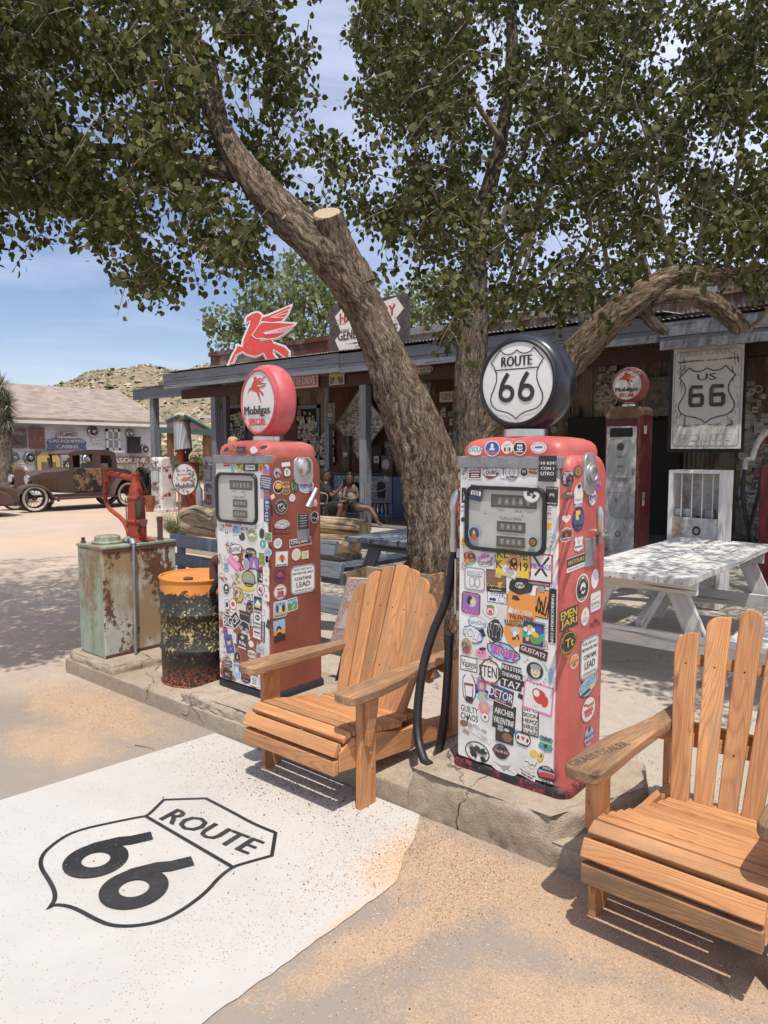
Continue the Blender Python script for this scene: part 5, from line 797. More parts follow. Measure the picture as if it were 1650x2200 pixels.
# ================================================================ adirondack chairs
def adirondack(name, label, xc, yf, slats, gapped, mats=('cedar', 'cedar_arm'), patio=.092, hw=.285, taper=0, sx=0, ns=11):
    T_ = thing(name, label, 'chair', (xc, yf, 0), 0, 'wooden adirondack chairs beside the gas pumps')
    X = lambda x: xc+x
    # side rails curve from the front edge of the seat down to the patio behind
    for s in (-1, 1):
        rail = [(yf-.10, .20), (yf-.10, .285), (yf-.02, .325), (yf+.06, .325), (yf+.18, .295), (yf+.30, .262), (yf+.40, .25), (yf+.52, .245), (yf+.66, .228), (yf+.86, .175), (yf+.90, .15), (yf+.90, patio+.0), (yf+.82, patio), (yf+.5, .135), (yf+.1, .175)]
        b = MB(); b.prism(rail, (X(s*hw-.014-.0*s), 0, 0), (0, 1, 0), (0, 0, 1), .028); b.build('side_rail', mats[0], T_, bevel=.004)
    # front legs, flat boards outside the rails, with the bracket under the arm
    for s in (-1, 1):
        x = s*(hw+.0145); b = MB(); b.box((X(min(x, x+s*.028)), yf, 0), (X(max(x, x+s*.028)), yf+.105, .503), ln=2); lg = b.build('front_leg', mats[0], T_, bevel=.004)
        br = [(yf+.022, .502), (yf+.095, .502), (yf+.088, .44), (yf+.072, .375), (yf+.05, .31), (yf+.035, .285), (yf+.022, .29)]
        b = MB(); b.prism(br, (X(s*(hw+.045)+(0 if s > 0 else -.025)), 0, 0), (0, 1, 0), (0, 0, 1), .025); b.build('arm_bracket', mats[0], lg, bevel=.003)
        b = MB()
        for zz, yy_ in ((.245, yf+.05), (.18, yf+.06)): b.lathe([(.008, 0), (.008, .002), (.004, .005), (0, .0055)], (X(s*(hw+.0425)), yy_+.02, zz), 'x' if s > 0 else (Vector((0, 1, 0)), Vector((0, 0, 1)), Vector((-1, 0, 0))), 12)
        b.build('bolt', 'chrome', lg, True)
    # rear legs
    for s in (-1, 1):
        x = s*(hw+.0145); b = MB(); b.box((X(min(x, x+s*.026)), yf+.70, .145), (X(max(x, x+s*.026)), yf+.78, .505), ln=2); b.build('rear_leg', mats[0], T_, bevel=.004)
    # seat boards run across
    prof = [(yf-.118, .226, 90), (yf-.112, .300, 62), (yf-.052, .338, 22), (yf+.012, .342, -4), (yf+.068, .335, -9)]+[(yf+.116+.0475*k, .3255-.0108*k+.00055*k*k, -12+k*.9) for k in range(ns-2)]
    for i, (y, z, a) in enumerate(prof):
        if i == 0: b = MB(); b.box((X(-hw-.012), y-.015, z-.035), (X(hw+.012), y+.015, z+.031), ln=0); b.build('front_apron', mats[1] if gapped else mats[0], T_, bevel=.006, seg=3); continue
        T = Matrix.Translation((X(0), y, z))@Matrix.Rotation(R_(a), 4, 'X'); w_ = .060 if i == 1 else (.056 if i == 2 else (.048 if i == 3 else .0415))
        hx = hw+.014-taper*max(0, i-3) if i < ns-1+4*(taper > 0) else hw-.03
        b = MB(); b.box((-hx, -w_/2, -.014), (hx, w_/2, .014), T=T, ln=0); b.build('seat_slat', mats[0], T_, bevel=.005, seg=2)
    # back: tilted fan of slats
    y0, z0 = yf+.43, .19; tl = R_(20.5); Bx = Vector((1, 0, 0)); By = Vector((0, math.sin(tl), math.cos(tl))); N_ = len(slats)
    for i, (xb, xt, wb, wtp, top, rnd) in enumerate(slats):
        # outline in (across, along) coordinates; top corner rounding follows the arch
        def cx_(v): return xb+(xt-xb)*v/.85
        def hw_(v): return (wb+(wtp-wb)*v/.85)/2
        pts = [(cx_(0)-hw_(0), 0), (cx_(0)+hw_(0), 0)]
        L = top; aL, aR = rnd
        for t in range(7): k = t/6*math.pi/2; pts.append((cx_(L)+hw_(L)-(1-math.cos(k))*aR[0], L-aR[1]+math.sin(k)*aR[1]))
        for t in range(7): k = math.pi/2*(1-t/6); pts.append((cx_(L)-hw_(L)+(1-math.cos(k))*aL[0], L-aL[1]+math.sin(k)*aL[1]))
        q = []
        for p in pts:
            if not q or (abs(p[0]-q[-1][0])+abs(p[1]-q[-1][1])) > 1e-4: q.append(p)
        curve = abs(cx_(L))*.10
        U = Bx; O = Vector((xc+sx, y0-curve*.8, z0)); b = MB()
        b.prism([(v, -u) for u, v in q][::-1], O+U*0, By, -Bx, .020)
        # grain along the slat
        b.build('back_slat', mats[0], T_, bevel=.008, seg=3)
    for v, w_, hw2 in ((.045, .07, hw-.03), (.30, .05, hw+.02), (.60, .045, hw-.045)):
        P_ = Vector((xc, y0, z0))+By*v; yv = P_.y+.026; b = MB(); b.box((-hw2, -.012, -w_/2), (hw2, .012, w_/2), T=Matrix.Translation((xc, yv+.008, P_.z))@Matrix.Rotation(-tl, 4, 'X'), ln=0); b.build('back_rail', mats[0], T_, bevel=.003)
    b = MB()
    for (xb, xt, wb, wtp, top, rnd) in slats:
        for v in (.05, .30, .60):
            if v > top-.05: continue
            P_ = Vector((xc+sx+xb+(xt-xb)*v/.85, y0-.0215-abs(xb+(xt-xb)*v/.85)*.08, z0))+By*v
            b.lathe([(.0035, 0), (.0035, .0012), (0, .0014)], P_, (Vector((1, 0, 0)), By, Vector((0, -math.cos(tl), math.sin(tl)))), 8)
    b.build('screws', 'black', T_)
    # arms
    for s in (-1, 1):
        yA, yB = yf-.105, yf+.80; out = []; x0_, x1_ = hw-.028, hw+.095
        prof_o = [(yA, .060), (yA+.01, .088), (yA+.03, .097), (yA+.18, .100), (yA+.34, .086), (yA+.5, .052), (yA+.64, .030), (yA+.8, .020), (yB, .018)]
        prof_i = [(yB, -.050), (yA+.8, -.050), (yA+.64, -.044), (yA+.45, -.035), (yA+.3, -.030), (yA+.1, -.030), (yA+.03, -.028), (yA+.01, -.02), (yA, .0)]
        pts = [(s*(hw+o_), y) for y, o_ in [(p[0], p[1]) for p in prof_o]]+[(s*(hw+o_), y) for y, o_ in prof_i]
        b = MB(); b.prism([(y, -x) for x, y in pts], (xc, 0, .503), (0, 1, 0), (-1, 0, 0), .040)
        ar = b.build('armrest', mats[1], T_, bevel=.008, seg=3)
    b = MB(); b.box((X(-hw-.04), yf+.66, .46), (X(hw+.04), yf+.685, .502), ln=0); b.build('arm_rail', mats[0], T_, bevel=.003)
    return T_
def arch(n, wt, wb, tot_t, tot_b, hs, gap=.0):
    out = []
    for i in range(n):
        u = (i-(n-1)/2)/((n-1)/2) if n > 1 else 0; out.append((u*(tot_b-wb)/2, u*(tot_t-wt)/2, wb, wt, hs[i], ((.012, .01), (.012, .01))))
    return out
SL1 = arch(7, .082, .060, .605, .42, [.70, .775, .81, .822, .81, .775, .70])
rn = [((.072, .15), (.006, .006)), ((.07, .055), (.008, .008)), ((.07, .024), (.01, .01)), ((.032, .010), (.032, .010)), ((.01, .01), (.07, .024)), ((.008, .008), (.07, .055)), ((.006, .006), (.072, .15))]
SL1 = [(*s[:5], r) for s, r in zip(SL1, rn)]
adirondack('adirondack_chair', 'wooden adirondack chair with a rounded fan back standing between the two sticker covered pumps', -2.345, 2.245, SL1, False)
SL2 = arch(5, .087, .064, .54, .364, [.715, .79, .828, .79, .715])
rn2 = [((.06, .075), (.008, .008)), ((.06, .05), (.01, .014)), ((.04, .045), (.04, .045)), ((.01, .014), (.06, .05)), ((.008, .008), (.06, .075))]
SL2 = [(*s[:5], r) for s, r in zip(SL2, rn2)]
c2 = adirondack('adirondack_chair', 'adirondack chair with gapped back slats and a scribbled armrest, cut off by the right edge', -.668, 2.215, SL2, True, patio=.0, hw=.252, taper=.011, sx=.018, ns=10)
A = Art((-.965, 2.30, .5435), (.25, 1, 0), (-1, .25, 0), .0003)
A.N = Vector((0, 0, 1)); A.text('GRASS DEALER', -.02, -.01, .035, (.05, .025, .015), w=.30)
A.build('scribble', 'matte', c2)
# ================================================================ trees
def bark(name, lo, hi, ridge, dark):
    n = NT(name, .92, 0, .15); p = n.obj((26, 4.5, 1), src='gc')
    g = n.obj((1, 1, 1), src='gc'); s = n.sep(g); 
    c_ = n.new('ShaderNodeCombineXYZ'); n.put(c_.inputs[0], n.math('MULTIPLY', s[0], 3.4)); n.put(c_.inputs[1], n.math('MULTIPLY', s[1], 15)); n.put(c_.inputs[2], s[2])
    a = n.noise(c_.outputs[0], 1.6, 8, .68, 0); rd = n.noise(c_.outputs[0], 1.1, 6, .62, 0); v = n.math('ABSOLUTE', n.math('SUBTRACT', rd, .5)); rd2 = n.math('ABSOLUTE', n.math('SUBTRACT', n.noise(c_.outputs[0], 2.8, 6, .7, 0), .5))
    P = n.wpos(); f = n.noise(P, 60, 5, .7); big = n.noise(P, 3, 5, .6)
    c = n.mix(n.rng(a, .32, .68), lo, hi); c = n.mix(n.rng(f, .45, .8, 0, .6), c, ridge); c = n.mix(n.rng(big, .52, .7, 0, .45), c, (.27, .155, .085)); c = n.mix(n.rng(v, .0, .045, .9, 0), c, dark); c = n.mix(n.rng(rd2, .0, .05, .6, 0), c, dark)
    h = n.math('ADD', n.math('ADD', n.math('MULTIPLY', n.rng(v, 0, .10), .6), n.math('MULTIPLY', n.rng(rd2, 0, .09), .35)), n.math('ADD', n.math('MULTIPLY', a, .6), n.math('MULTIPLY', f, .3)))
    n.color(c); n.bump(h, 1., .022); M[name] = n.m
bark('bark', (.24, .17, .115), (.44, .34, .245), (.58, .48, .37), (.045, .028, .018))
bark('bark_grey', (.18, .145, .115), (.33, .275, .22), (.44, .38, .31), (.035, .025, .02))
plain('twig', (.21, .17, .125), .8, .2, 10)
def limb(mb, pts, rad, n=44, per=.028, amp=.10, seed=0, flare=0):
    P = spl(pts, 10); R = []
    m = len(rad)
    for i in range(len(P)):
        t = i/10; k = min(int(t), m-2); f = t-k; R.append(rad[k]*(1-f)+rad[min(k+1, m-1)]*f)
    # resample evenly
    L = [0]
    for i in range(1, len(P)): L.append(L[-1]+(P[i]-P[i-1]).length)
    N_ = max(6, int(L[-1]/per)); Q = []; RR = []; j = 0
    for i in range(N_+1):
        s = L[-1]*i/N_
        while j < len(L)-2 and L[j+1] < s: j += 1
        f = (s-L[j])/max(1e-6, L[j+1]-L[j]); Q.append(P[j].lerp(P[j+1], f)); RR.append(R[j]*(1-f)+R[j+1]*f)
    tn = [(Q[min(i+1, N_)]-Q[max(i-1, 0)]).normalized() for i in range(N_+1)]
    X = tn[0].cross(Vector((0.3, 1, .1))).normalized(); rings = []
    for i in range(N_+1):
        X = (X-tn[i]*X.dot(tn[i])).normalized(); Y = tn[i].cross(X); ring = []; s = L[-1]*i/N_
        for k in range(n):
            a = 6.28318*k/n; ca, sa = math.cos(a), math.sin(a); r = RR[i]
            q = Vector((ca*r*7, sa*r*7, s*1.5+seed)); d = noise.noise(q)*.16
            w3 = noise.noise(Vector((ca*3, sa*3, s*5+seed)))*.9; q2 = Vector((ca*r*34+w3, sa*r*34+w3, s*5+seed+noise.noise(Vector((ca*r*60, sa*r*60, s*16)))*.5)); rd = abs(noise.noise(q2)); rd2 = abs(noise.noise(q2*2.3))+.5*abs(noise.noise(q2*5.1))
            dd = 1+d+amp*(rd*1.5-.25)+amp*.45*(rd2-.2)
            if flare: dd += flare*math.exp(-s*3.2)*(1+.35*math.cos(3*a+1)+.2*math.cos(5*a))
            ring.append(Q[i]+(X*ca+Y*sa)*r*dd)
        rings.append(ring)
    mb.loft(rings); return Q
def T4(px, py, d): return tuple(at(px, py, d=d))
# tree A: the leaning one between the chairs
TA = thing('cottonwood_tree', 'thick leaning cottonwood tree with a sawn stub, its forked base behind the wooden chair', 'tree', (-2.95, 3.95, .09))
b = MB(); limb(b, [(-2.98, 4.0, .0), T4(931, 1220, 4.95), T4(915, 1050, 4.95), T4(885, 920, 4.92), T4(825, 750, 4.9), T4(770, 640, 4.88), T4(700, 545, 4.85), T4(610, 462, 4.85), T4(555, 400, 4.9), T4(500, 325, 4.95), T4(455, 235, 5.05), T4(420, 130, 5.15), T4(370, -20, 5.25), T4(330, -200, 5.3)], [.20, .178, .16, .162, .137, .13, .135, .125, .108, .088, .07, .06, .05, .03], 60, .016, .13, 1, .25)
ta = b.build('trunk', 'bark', TA, True, ang=180)
b = MB(); limb(b, [(-2.72, 3.98, .0), T4(985, 1300, 4.9), T4(975, 1180, 4.92), T4(960, 1070, 4.98), T4(935, 960, 5.02), T4(895, 860, 5.0), T4(860, 780, 4.98)], [.115, .10, .10, .125, .12, .09, .05], 44, .018, .15, 9, .15)
b.build('fork', 'bark', ta, True, ang=180)
b = MB(); limb(b, [T4(770, 620, 4.88), T4(740, 560, 4.85), T4(715, 500, 4.8), T4(704, 462, 4.74)], [.13, .115, .105, .10], 40, .016, .13, 21)
b.build('sawn_stub', 'bark', ta, True, ang=60)
n_ = NT('cut_wood', .8); w_ = n_.noise(n_.obj((1, 1, 1)), 40, 4); n_.color(n_.mix(w_, (.30, .22, .14), (.50, .39, .27))); M['cut_wood'] = n_.m
b = MB(); c_ = Vector(T4(703, 459, 4.735)); ax = (Vector(CR), (Vector(CU)*.75-Vector(CF)*-.6).normalized(), None); nrm = (Vector(CU)*.75-Vector(CF)*.7+Vector(CR)*-.1).normalized(); u_ = nrm.cross(Vector((0, 0, 1))).normalized(); v_ = nrm.cross(u_)
b.lathe([(.096, -.01), (.088, .006), (.05, .009), (0, .01)], c_, (u_, v_, nrm), 24); b.build('cut_face', 'cut_wood', ta, True)
b = MB(); c2_ = Vector(T4(609, 463, 4.74)); nr = (Vector(CU)*.5-Vector(CF)*.8-Vector(CR)*.6).normalized(); u_ = nr.cross(Vector((0, 0, 1))).normalized(); v_ = nr.cross(u_); b.lathe([(.034, -.03), (.03, .0), (.02, .004), (0, .005)], c2_, (u_, v_, nr), 20); b.build('branch_scar', 'cut_wood', ta, True)
b = MB(); limb(b, [T4(500, 370, 4.95), T4(440, 358, 5.05), T4(360, 345, 5.15), T4(250, 325, 5.3), T4(140, 328, 5.45), T4(40, 352, 5.6), T4(-80, 400, 5.7)], [.07, .066, .06, .055, .05, .05, .035], 26, .03, .12, 33); b.build('limb', 'bark', TA, True, ang=180)
b = MB(); limb(b, [T4(470, 250, 5.0), T4(430, 100, 5.2), T4(280, 0, 5.4), T4(100, -80, 5.6)], [.06, .045, .035, .02], 18, .04, .1, 41); b.build('limb', 'bark', TA, True, ang=180)
# tree B: upright trunk and arching limb further back
TB = thing('cottonwood_tree', 'upright grey barked cottonwood behind the bright red pump, one heavy limb arching to the right', 'tree', (-2.9, 5.2, .09))
b = MB(); limb(b, [tuple(at(1015, 1240, d=6.3)), T4(1012, 1100, 6.3), T4(1012, 960, 6.3), T4(1010, 850, 6.3), T4(1014, 740, 6.3), T4(1018, 680, 6.32), T4(1016, 600, 6.35), T4(1030, 480, 6.4), T4(1075, 300, 6.5), T4(1100, 100, 6.7), T4(1090, -150, 6.9)], [.20, .165, .15, .14, .135, .13, .115, .07, .06, .05, .03], 52, .02, .13, 51, .2)
b.build('trunk', 'bark_grey', TB, True, ang=180)
b = MB(); limb(b, [T4(1020, 980, 6.3), T4(1080, 900, 6.25), T4(1170, 830, 6.15), T4(1235, 762, 6.1), T4(1290, 705, 6.05), T4(1350, 655, 6.0), T4(1410, 612, 6.0), T4(1460, 588, 6.05), T4(1540, 590, 6.2), T4(1680, 575, 6.4)], [.12, .13, .13, .135, .125, .115, .095, .07, .05, .04], 46, .02, .13, 61)
b.build('arching_limb', 'bark', TB, True, ang=180)
b = MB(); limb(b, [T4(1400, 645, 6.0), T4(1450, 632, 5.98), T4(1505, 642, 5.95), T4(1550, 665, 5.92), T4(1588, 700, 5.9), T4(1598, 712, 5.9)], [.06, .075, .08, .08, .07, .05], 36, .02, .14, 71); b.build('drooping_limb', 'bark', TB, True, ang=180)
b = MB(); limb(b, [T4(1375, 655, 6.05), T4(1400, 690, 6.05), T4(1425, 712, 6.05), T4(1428, 720, 6.05)], [.06, .05, .04, .02], 20, .02, .12, 77); b.build('drooping_limb', 'bark_grey', TB, True, ang=180)
rb = random.Random(8)
SHOOTS = [((1055, 660), (1110, 620), (1190, 330), (1215, 80)), ((1040, 660), (1000, 560), (940, 480), (870, 420)), ((1100, 600), (1140, 480), (1180, 400), (1260, 310)), ((1060, 560), (1100, 400), (1150, 260), (1200, 60)), ((1440, 580), (1420, 470), (1410, 380), (1440, 250)), ((1500, 580), (1510, 470), (1520, 400), (1560, 250)), ((1330, 650), (1300, 540), (1290, 430), (1310, 300)), ((1395, 600), (1370, 480), (1400, 360), (1360, 200)), ((1560, 590), (1580, 400), (1610, 200), (1640, 0)), ((1545, 620), (1620, 560), (1660, 500), (1700, 420)), ((960, 480), (900, 350), (880, 200), (840, 60)), ((1250, 700), (1240, 600), (1270, 500), (1250, 380)), ((1598, 712), (1630, 690), (1660, 650), (1700, 600)), ((1180, 400), (1290, 300), (1330, 150), (1400, 20)), ((1075, 300), (1010, 200), (960, 100), (950, -60))]
for i, q in enumerate(SHOOTS):
    d0 = 6.2+rb.uniform(-.1, .2); b = MB(); pts = [T4(*q[0], d0), T4(*q[1], d0-.1), T4(*q[2], d0-.3), T4(*q[3], d0-.5)]
    b.tube(spl(pts, 8), [.027-.021*k/24 for k in range(25)], 8); b.build('branch', 'twig', TB, True, ang=180)
# ---- foliage
def inside(poly, x, y):
    p = np.array(poly, float); c = np.zeros(len(x), bool); j = len(p)-1
    for i in range(len(p)):
        c ^= ((p[i, 1] > y) != (p[j, 1] > y)) & (x < (p[j, 0]-p[i, 0])*(y-p[i, 1])/(p[j, 1]-p[i, 1]+1e-9)+p[i, 0]); j = i
    return c
CRA = [(-700, -1000), (670, -1000), (670, -20), (630, 20), (620, 60), (670, 100), (620, 150), (660, 220), (730, 235), (720, 290), (800, 330), (780, 440), (760, 480), (700, 440), (590, 420), (530, 400), (560, 440), (590, 505), (560, 565), (505, 575), (450, 545), (425, 505), (405, 520), (420, 560), (400, 600), (345, 640), (275, 615), (210, 560), (145, 550), (75, 545), (40, 510), (0, 515), (-300, 560), (-700, 500)]
CRB = [(745, -1000), (2400, -1000), (2400, 720), (1680, 650), (1650, 600), (1590, 610), (1500, 590), (1440, 575), (1390, 600), (1330, 650), (1290, 690), (1240, 680), (1170, 640), (1120, 640), (1080, 690), (1040, 650), (1000, 690), (975, 740), (940, 735), (950, 640), (900, 600), (830, 600), (820, 540), (780, 480), (770, 380), (760, 330), (760, 250), (800, 180), (760, 90), (770, 20)]
def leaf_mesh(name, C, D, size, rs, mat, parent, droop=.5):
    n = len(C); a = rs.normal(0, 1, (n, 3)); a[:, 2] *= .6; nrm = a/np.linalg.norm(a, axis=1)[:, None]
    d = D+rs.normal(0, .45, (n, 3)); d[:, 2] -= droop; d -= nrm*np.sum(d*nrm, 1)[:, None]; d /= np.linalg.norm(d, axis=1)[:, None]+1e-9
    s = np.cross(nrm, d); L = size*rs.uniform(.65, 1.25, (n, 1)); Wd = L*rs.uniform(.36, .48, (n, 1)); fold = L*rs.uniform(.02, .12, (n, 1))
    v = np.stack([C, C+d*L*.18+s*Wd*.85+nrm*fold, C+d*L*.55+s*Wd*.9+nrm*fold, C+d*L*1.0, C+d*L*.55-s*Wd*.9+nrm*fold, C+d*L*.18-s*Wd*.85+nrm*fold], 1).reshape(-1, 3)
    idx = np.arange(n)[:, None]*6; f = np.concatenate([idx+np.array([0, 1, 2, 3]), idx+np.array([0, 3, 4, 5])], 1).reshape(-1, 4)
    me = bpy.data.meshes.new(name); me.vertices.add(len(v)); me.vertices.foreach_set('co', v.ravel()); me.loops.add(f.size); me.loops.foreach_set('vertex_index', f.ravel().astype(np.int32))
    me.polygons.add(len(f)); me.polygons.foreach_set('loop_start', np.arange(0, f.size, 4, dtype=np.int32)); me.polygons.foreach_set('loop_total', np.full(len(f), 4, np.int32)); me.materials.append(M[mat]); me.update(calc_edges=True)
    o = bpy.data.objects.new(name, me); COL.objects.link(o)
    if parent:
        o.parent = parent
        if parent.name in WORLD: o.matrix_parent_inverse = parent.matrix_basis.inverted()
    return o
def leaf_mat(name, lo, hi, pale, tr=.35, gloss=.42):
    n = NT(name, gloss, 0, .22); g = n.new('ShaderNodeNewGeometry'); r = g.outputs['Random Per Island']
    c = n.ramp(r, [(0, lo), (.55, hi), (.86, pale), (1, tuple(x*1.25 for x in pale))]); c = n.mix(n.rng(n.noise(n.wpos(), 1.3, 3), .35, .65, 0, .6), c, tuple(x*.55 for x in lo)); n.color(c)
    t = n.new('ShaderNodeBsdfTranslucent'); n.put(t.inputs[0], n.mix(.5, c, (.16, .22, .04))); m = n.new('ShaderNodeMixShader'); m.inputs[0].default_value = tr
    n.t.links.new(n.b.outputs[0], m.inputs[1]); n.t.links.new(t.outputs[0], m.inputs[2]); n.t.links.new(m.outputs[0], n.out.inputs[0]); M[name] = n.m
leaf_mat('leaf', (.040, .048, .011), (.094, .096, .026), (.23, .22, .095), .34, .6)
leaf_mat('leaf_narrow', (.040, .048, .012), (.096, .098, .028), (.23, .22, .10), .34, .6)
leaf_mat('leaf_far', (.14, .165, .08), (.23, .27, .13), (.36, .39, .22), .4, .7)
def foliage(poly, dr, ntw, seed, nleaf, llen, size, ok, name, mat, parent, gapth, gs=.007, box_=(-650, 2300, -700, 760)):
    rs = np.random.RandomState(seed); C = []; D = []; tw = MB(); cnt = 0; CP = []
    X0, X1, Y0_, Y1_ = box_
    while cnt < ntw:
        x = rs.uniform(X0, X1, 4000); y = rs.uniform(Y0_, Y1_, 4000); inn = inside(poly, x, y)
        onf = (x > -60) & (x < 1710) & (y > -60); keep = inn & (onf | (rs.rand(4000) < .30))
        x = x[keep]; y = y[keep]; d = rs.uniform(dr[0], dr[1], len(x))
        for i in range(len(x)):
            p = at(x[i], y[i], d=d[i])
            if noise.noise(Vector((x[i]*gs, y[i]*gs, seed)))+.6*noise.noise(Vector((x[i]*gs*2.7, y[i]*gs*2.7, seed+3.3)))+.25*noise.noise(p*2.) < gapth and rs.rand() < .85: continue
            if not ok(p): continue
            CP.append(p); cnt += 1
            if cnt >= ntw: break
    for p in CP:
        a = rs.uniform(0, 6.28); up = rs.uniform(-.9, .75); dv = Vector((math.cos(a), math.sin(a), up)).normalized(); L = rs.uniform(.5, 1.3)*llen; bend = Vector((0, 0, -rs.uniform(.1, .5)*L))
        a0 = p-dv*L*.5; a1 = p; a2 = p+dv*L*.5+bend; tw.tube([a0, a1, a2], [.0045, .0035, .002], 3, cap=(0, 0)); k = int(nleaf*rs.uniform(.6, 1.3))
        for t in rs.uniform(.05, 1.05, k):
            q = (a0.lerp(a1, t*2) if t < .5 else a1.lerp(a2, t*2-1)); o_ = rs.normal(0, .035, 3); C.append((q.x+o_[0], q.y+o_[1], q.z+o_[2])); D.append(tuple(o_/(np.linalg.norm(o_)+1e-6)))
    C = np.array(C); D = np.array(D)
    # pieces of the crown that hang across the open sky keep the outline of the tree
    o = leaf_mesh(name, C, D, size, rs, mat, parent); t = tw.build('twigs', 'twig', o if False else parent, True, ang=180); return o
TRK = [(800, 700), (745, 560), (705, 450), (610, 462), (510, 340)]
TL = [Vector(T4(x, y, d)) for x, y, d in ((915, 1050, 4.95), (885, 920, 4.92), (850, 830, 4.9), (825, 750, 4.9), (770, 640, 4.88), (700, 545, 4.85), (610, 462, 4.85), (555, 400, 4.9), (1012, 850, 6.3), (1012, 950, 6.3), (1014, 760, 6.3), (1290, 705, 6.05), (1350, 655, 6.0), (1410, 612, 6.0), (1235, 762, 6.1), (1505, 642, 5.95))]
def lit_ok(p):
    k = p.z/SUN.z; sx = p.x-SUN.x*k; sy = p.y-SUN.y*k
    if sx > -4.6 and sy < 3.35 and sx < 1.2: return False
    if sx <= -4.6 and sx > -5.4 and sy < 3.2: return False
    if sx <= -5.4 and sy < 1.75: return False
    if p.z < 1.9: return False
    for q in TL:
        e = p-q; a = e.dot(SUN)
        if a > 0 and (e-SUN*a).length < .30: return False
    px, py, w = proj(np.array(p))
    if w < 5.15:
        for (a, b), (c, d) in zip(TRK, TRK[1:]):
            t = max(0, min(1, ((px-a)*(c-a)+(py-b)*(d-b))/((c-a)**2+(d-b)**2)))
            if math.hypot(px-a-t*(c-a), py-b-t*(d-b)) < 78: return False
    return True
def okB(p): return lit_ok(p) and p.y < 10.0
foliage(CRA, (4.3, 6.9), 1950, 3, 21, .34, .054, lit_ok, 'crown', 'leaf', TA, -.05)
foliage(CRB, (4.8, 8.6), 3300, 5, 21, .36, .054, okB, 'crown', 'leaf_narrow', TB, -.10, .008)
def over_ok(p):
    px, py, w = proj(np.array(p)); return lit_ok(p) and p.x > -2.6 and 3.3 < p.y < 8.5 and 3.0 < p.z < 5.5 and (px > 1720 or py < -60)
foliage([(1100, -2400), (5200, -2400), (5200, 700), (1720, 700), (1720, -80), (1100, -80)], (2.2, 6.5), 1100, 8, 18, .36, .054, over_ok, 'unseen_shade_crown', 'leaf_narrow', TB, -.2, .003, (1100, 5200, -2400, 700))  # leaves only outside the view, added to dapple the white table with shade
def over_left(p):
    px, py, w = proj(np.array(p)); k = p.z/SUN.z; sx, sy = p.x-SUN.x*k, p.y-SUN.y*k
    return px < -40 and 3.0 < p.z < 5.2 and -9 < sx < -5.4 and 1.9 < sy < 5.6
foliage([(-4200, -1800), (-40, -1800), (-40, 640), (-4200, 640)], (1.5, 6.5), 800, 18, 20, .36, .056, over_left, 'unseen_shade_crown', 'leaf', TA, -.35, .003, (-4200, -40, -1800, 640))  # unseen leaves past the left edge, added to darken the gravel with shade
# ---- trees behind the store
def far_tree(label, blobs, trunk, n, size, seed, mat='leaf_far', name='tree', group='trees behind the general store'):
    rs = np.random.RandomState(seed); cx = trunk[0]; T_ = thing(name, label, 'tree', (trunk[0], trunk[1], 0), 0, group)
    b = MB(); b.tube(spl([(trunk[0], trunk[1], 0), (trunk[0]+.2, trunk[1], trunk[2]*.5), (trunk[0], trunk[1]+.2, trunk[2])], 5), [.22-.014*i for i in range(11)], 10)
    tr = b.build('trunk', 'bark_grey', T_, True); C = []
    for (x, y, z, r) in blobs:
        b = MB(); b.tube(spl([(trunk[0], trunk[1], trunk[2]*.6), (x*.6+trunk[0]*.4, y*.5+trunk[1]*.5, z*.6+trunk[2]*.4-.1), (x, y, z)], 5), [.09-.007*i for i in range(11)], 6); b.build('branch', 'bark_grey', T_, True)
        m = int(n*r*r); a = rs.normal(0, 1, (m, 3)); a /= np.linalg.norm(a, axis=1)[:, None]; rad = r*rs.uniform(.25, 1, (m, 1))**.5
        c = a*rad*np.array([1, 1, .75])+np.array([x, y, z]); keep = np.array([noise.noise(Vector(q)*1.9) > -.12 for q in c]); C.append(c[keep])
    C = np.concatenate(C); D = rs.normal(0, 1, C.shape); leaf_mesh('crown', C, D, size, rs, mat, T_, .8)
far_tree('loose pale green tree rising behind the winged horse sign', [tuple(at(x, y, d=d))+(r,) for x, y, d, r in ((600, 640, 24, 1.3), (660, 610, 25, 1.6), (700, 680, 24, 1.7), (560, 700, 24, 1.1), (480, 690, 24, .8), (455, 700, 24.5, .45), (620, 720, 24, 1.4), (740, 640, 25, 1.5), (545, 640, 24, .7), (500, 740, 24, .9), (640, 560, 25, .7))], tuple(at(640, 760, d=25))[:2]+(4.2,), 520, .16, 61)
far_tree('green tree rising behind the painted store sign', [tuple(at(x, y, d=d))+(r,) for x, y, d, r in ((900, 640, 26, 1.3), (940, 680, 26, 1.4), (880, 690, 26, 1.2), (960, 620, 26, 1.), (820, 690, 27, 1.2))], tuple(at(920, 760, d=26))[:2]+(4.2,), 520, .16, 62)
# ================================================================ tank, hand pump, drum, tables, bench, logs
rusty('tank_side', (.46, .45, .39), .40, 4.5, ((.045, .02, .012), (.20, .09, .035)), .7, second=(.33, .22, .12), streak=.45, soft=.03)
rusty('tank_green', (.17, .225, .17), .40, 2.2, ((.16, .08, .04), (.30, .24, .15)), .65, second=(.30, .37, .29), streak=.4, soft=.1)
rusty('pump_orange', (.36, .045, .018), .38, 6, ((.10, .03, .018), (.22, .05, .022)), .62, soft=.2)
rusty('old_iron', (.09, .05, .035), .6, 6, ((.05, .025, .018), (.16, .07, .04)), .8, soft=.3)
TK = thing('oil_tank', 'rusty pale green oil tank with a red hand pump bolted on top', 'tank', (-4.69, 2.73, .15))
x0, x1, y0, y1, z0, z1 = -4.865, -4.53, 2.46, 3.03, .152, .905
b = MB(); b.box((x0, y0, z0), (x1, y1, z1)); bo = b.build('tank_body', 'tank_side', TK, bevel=.01)
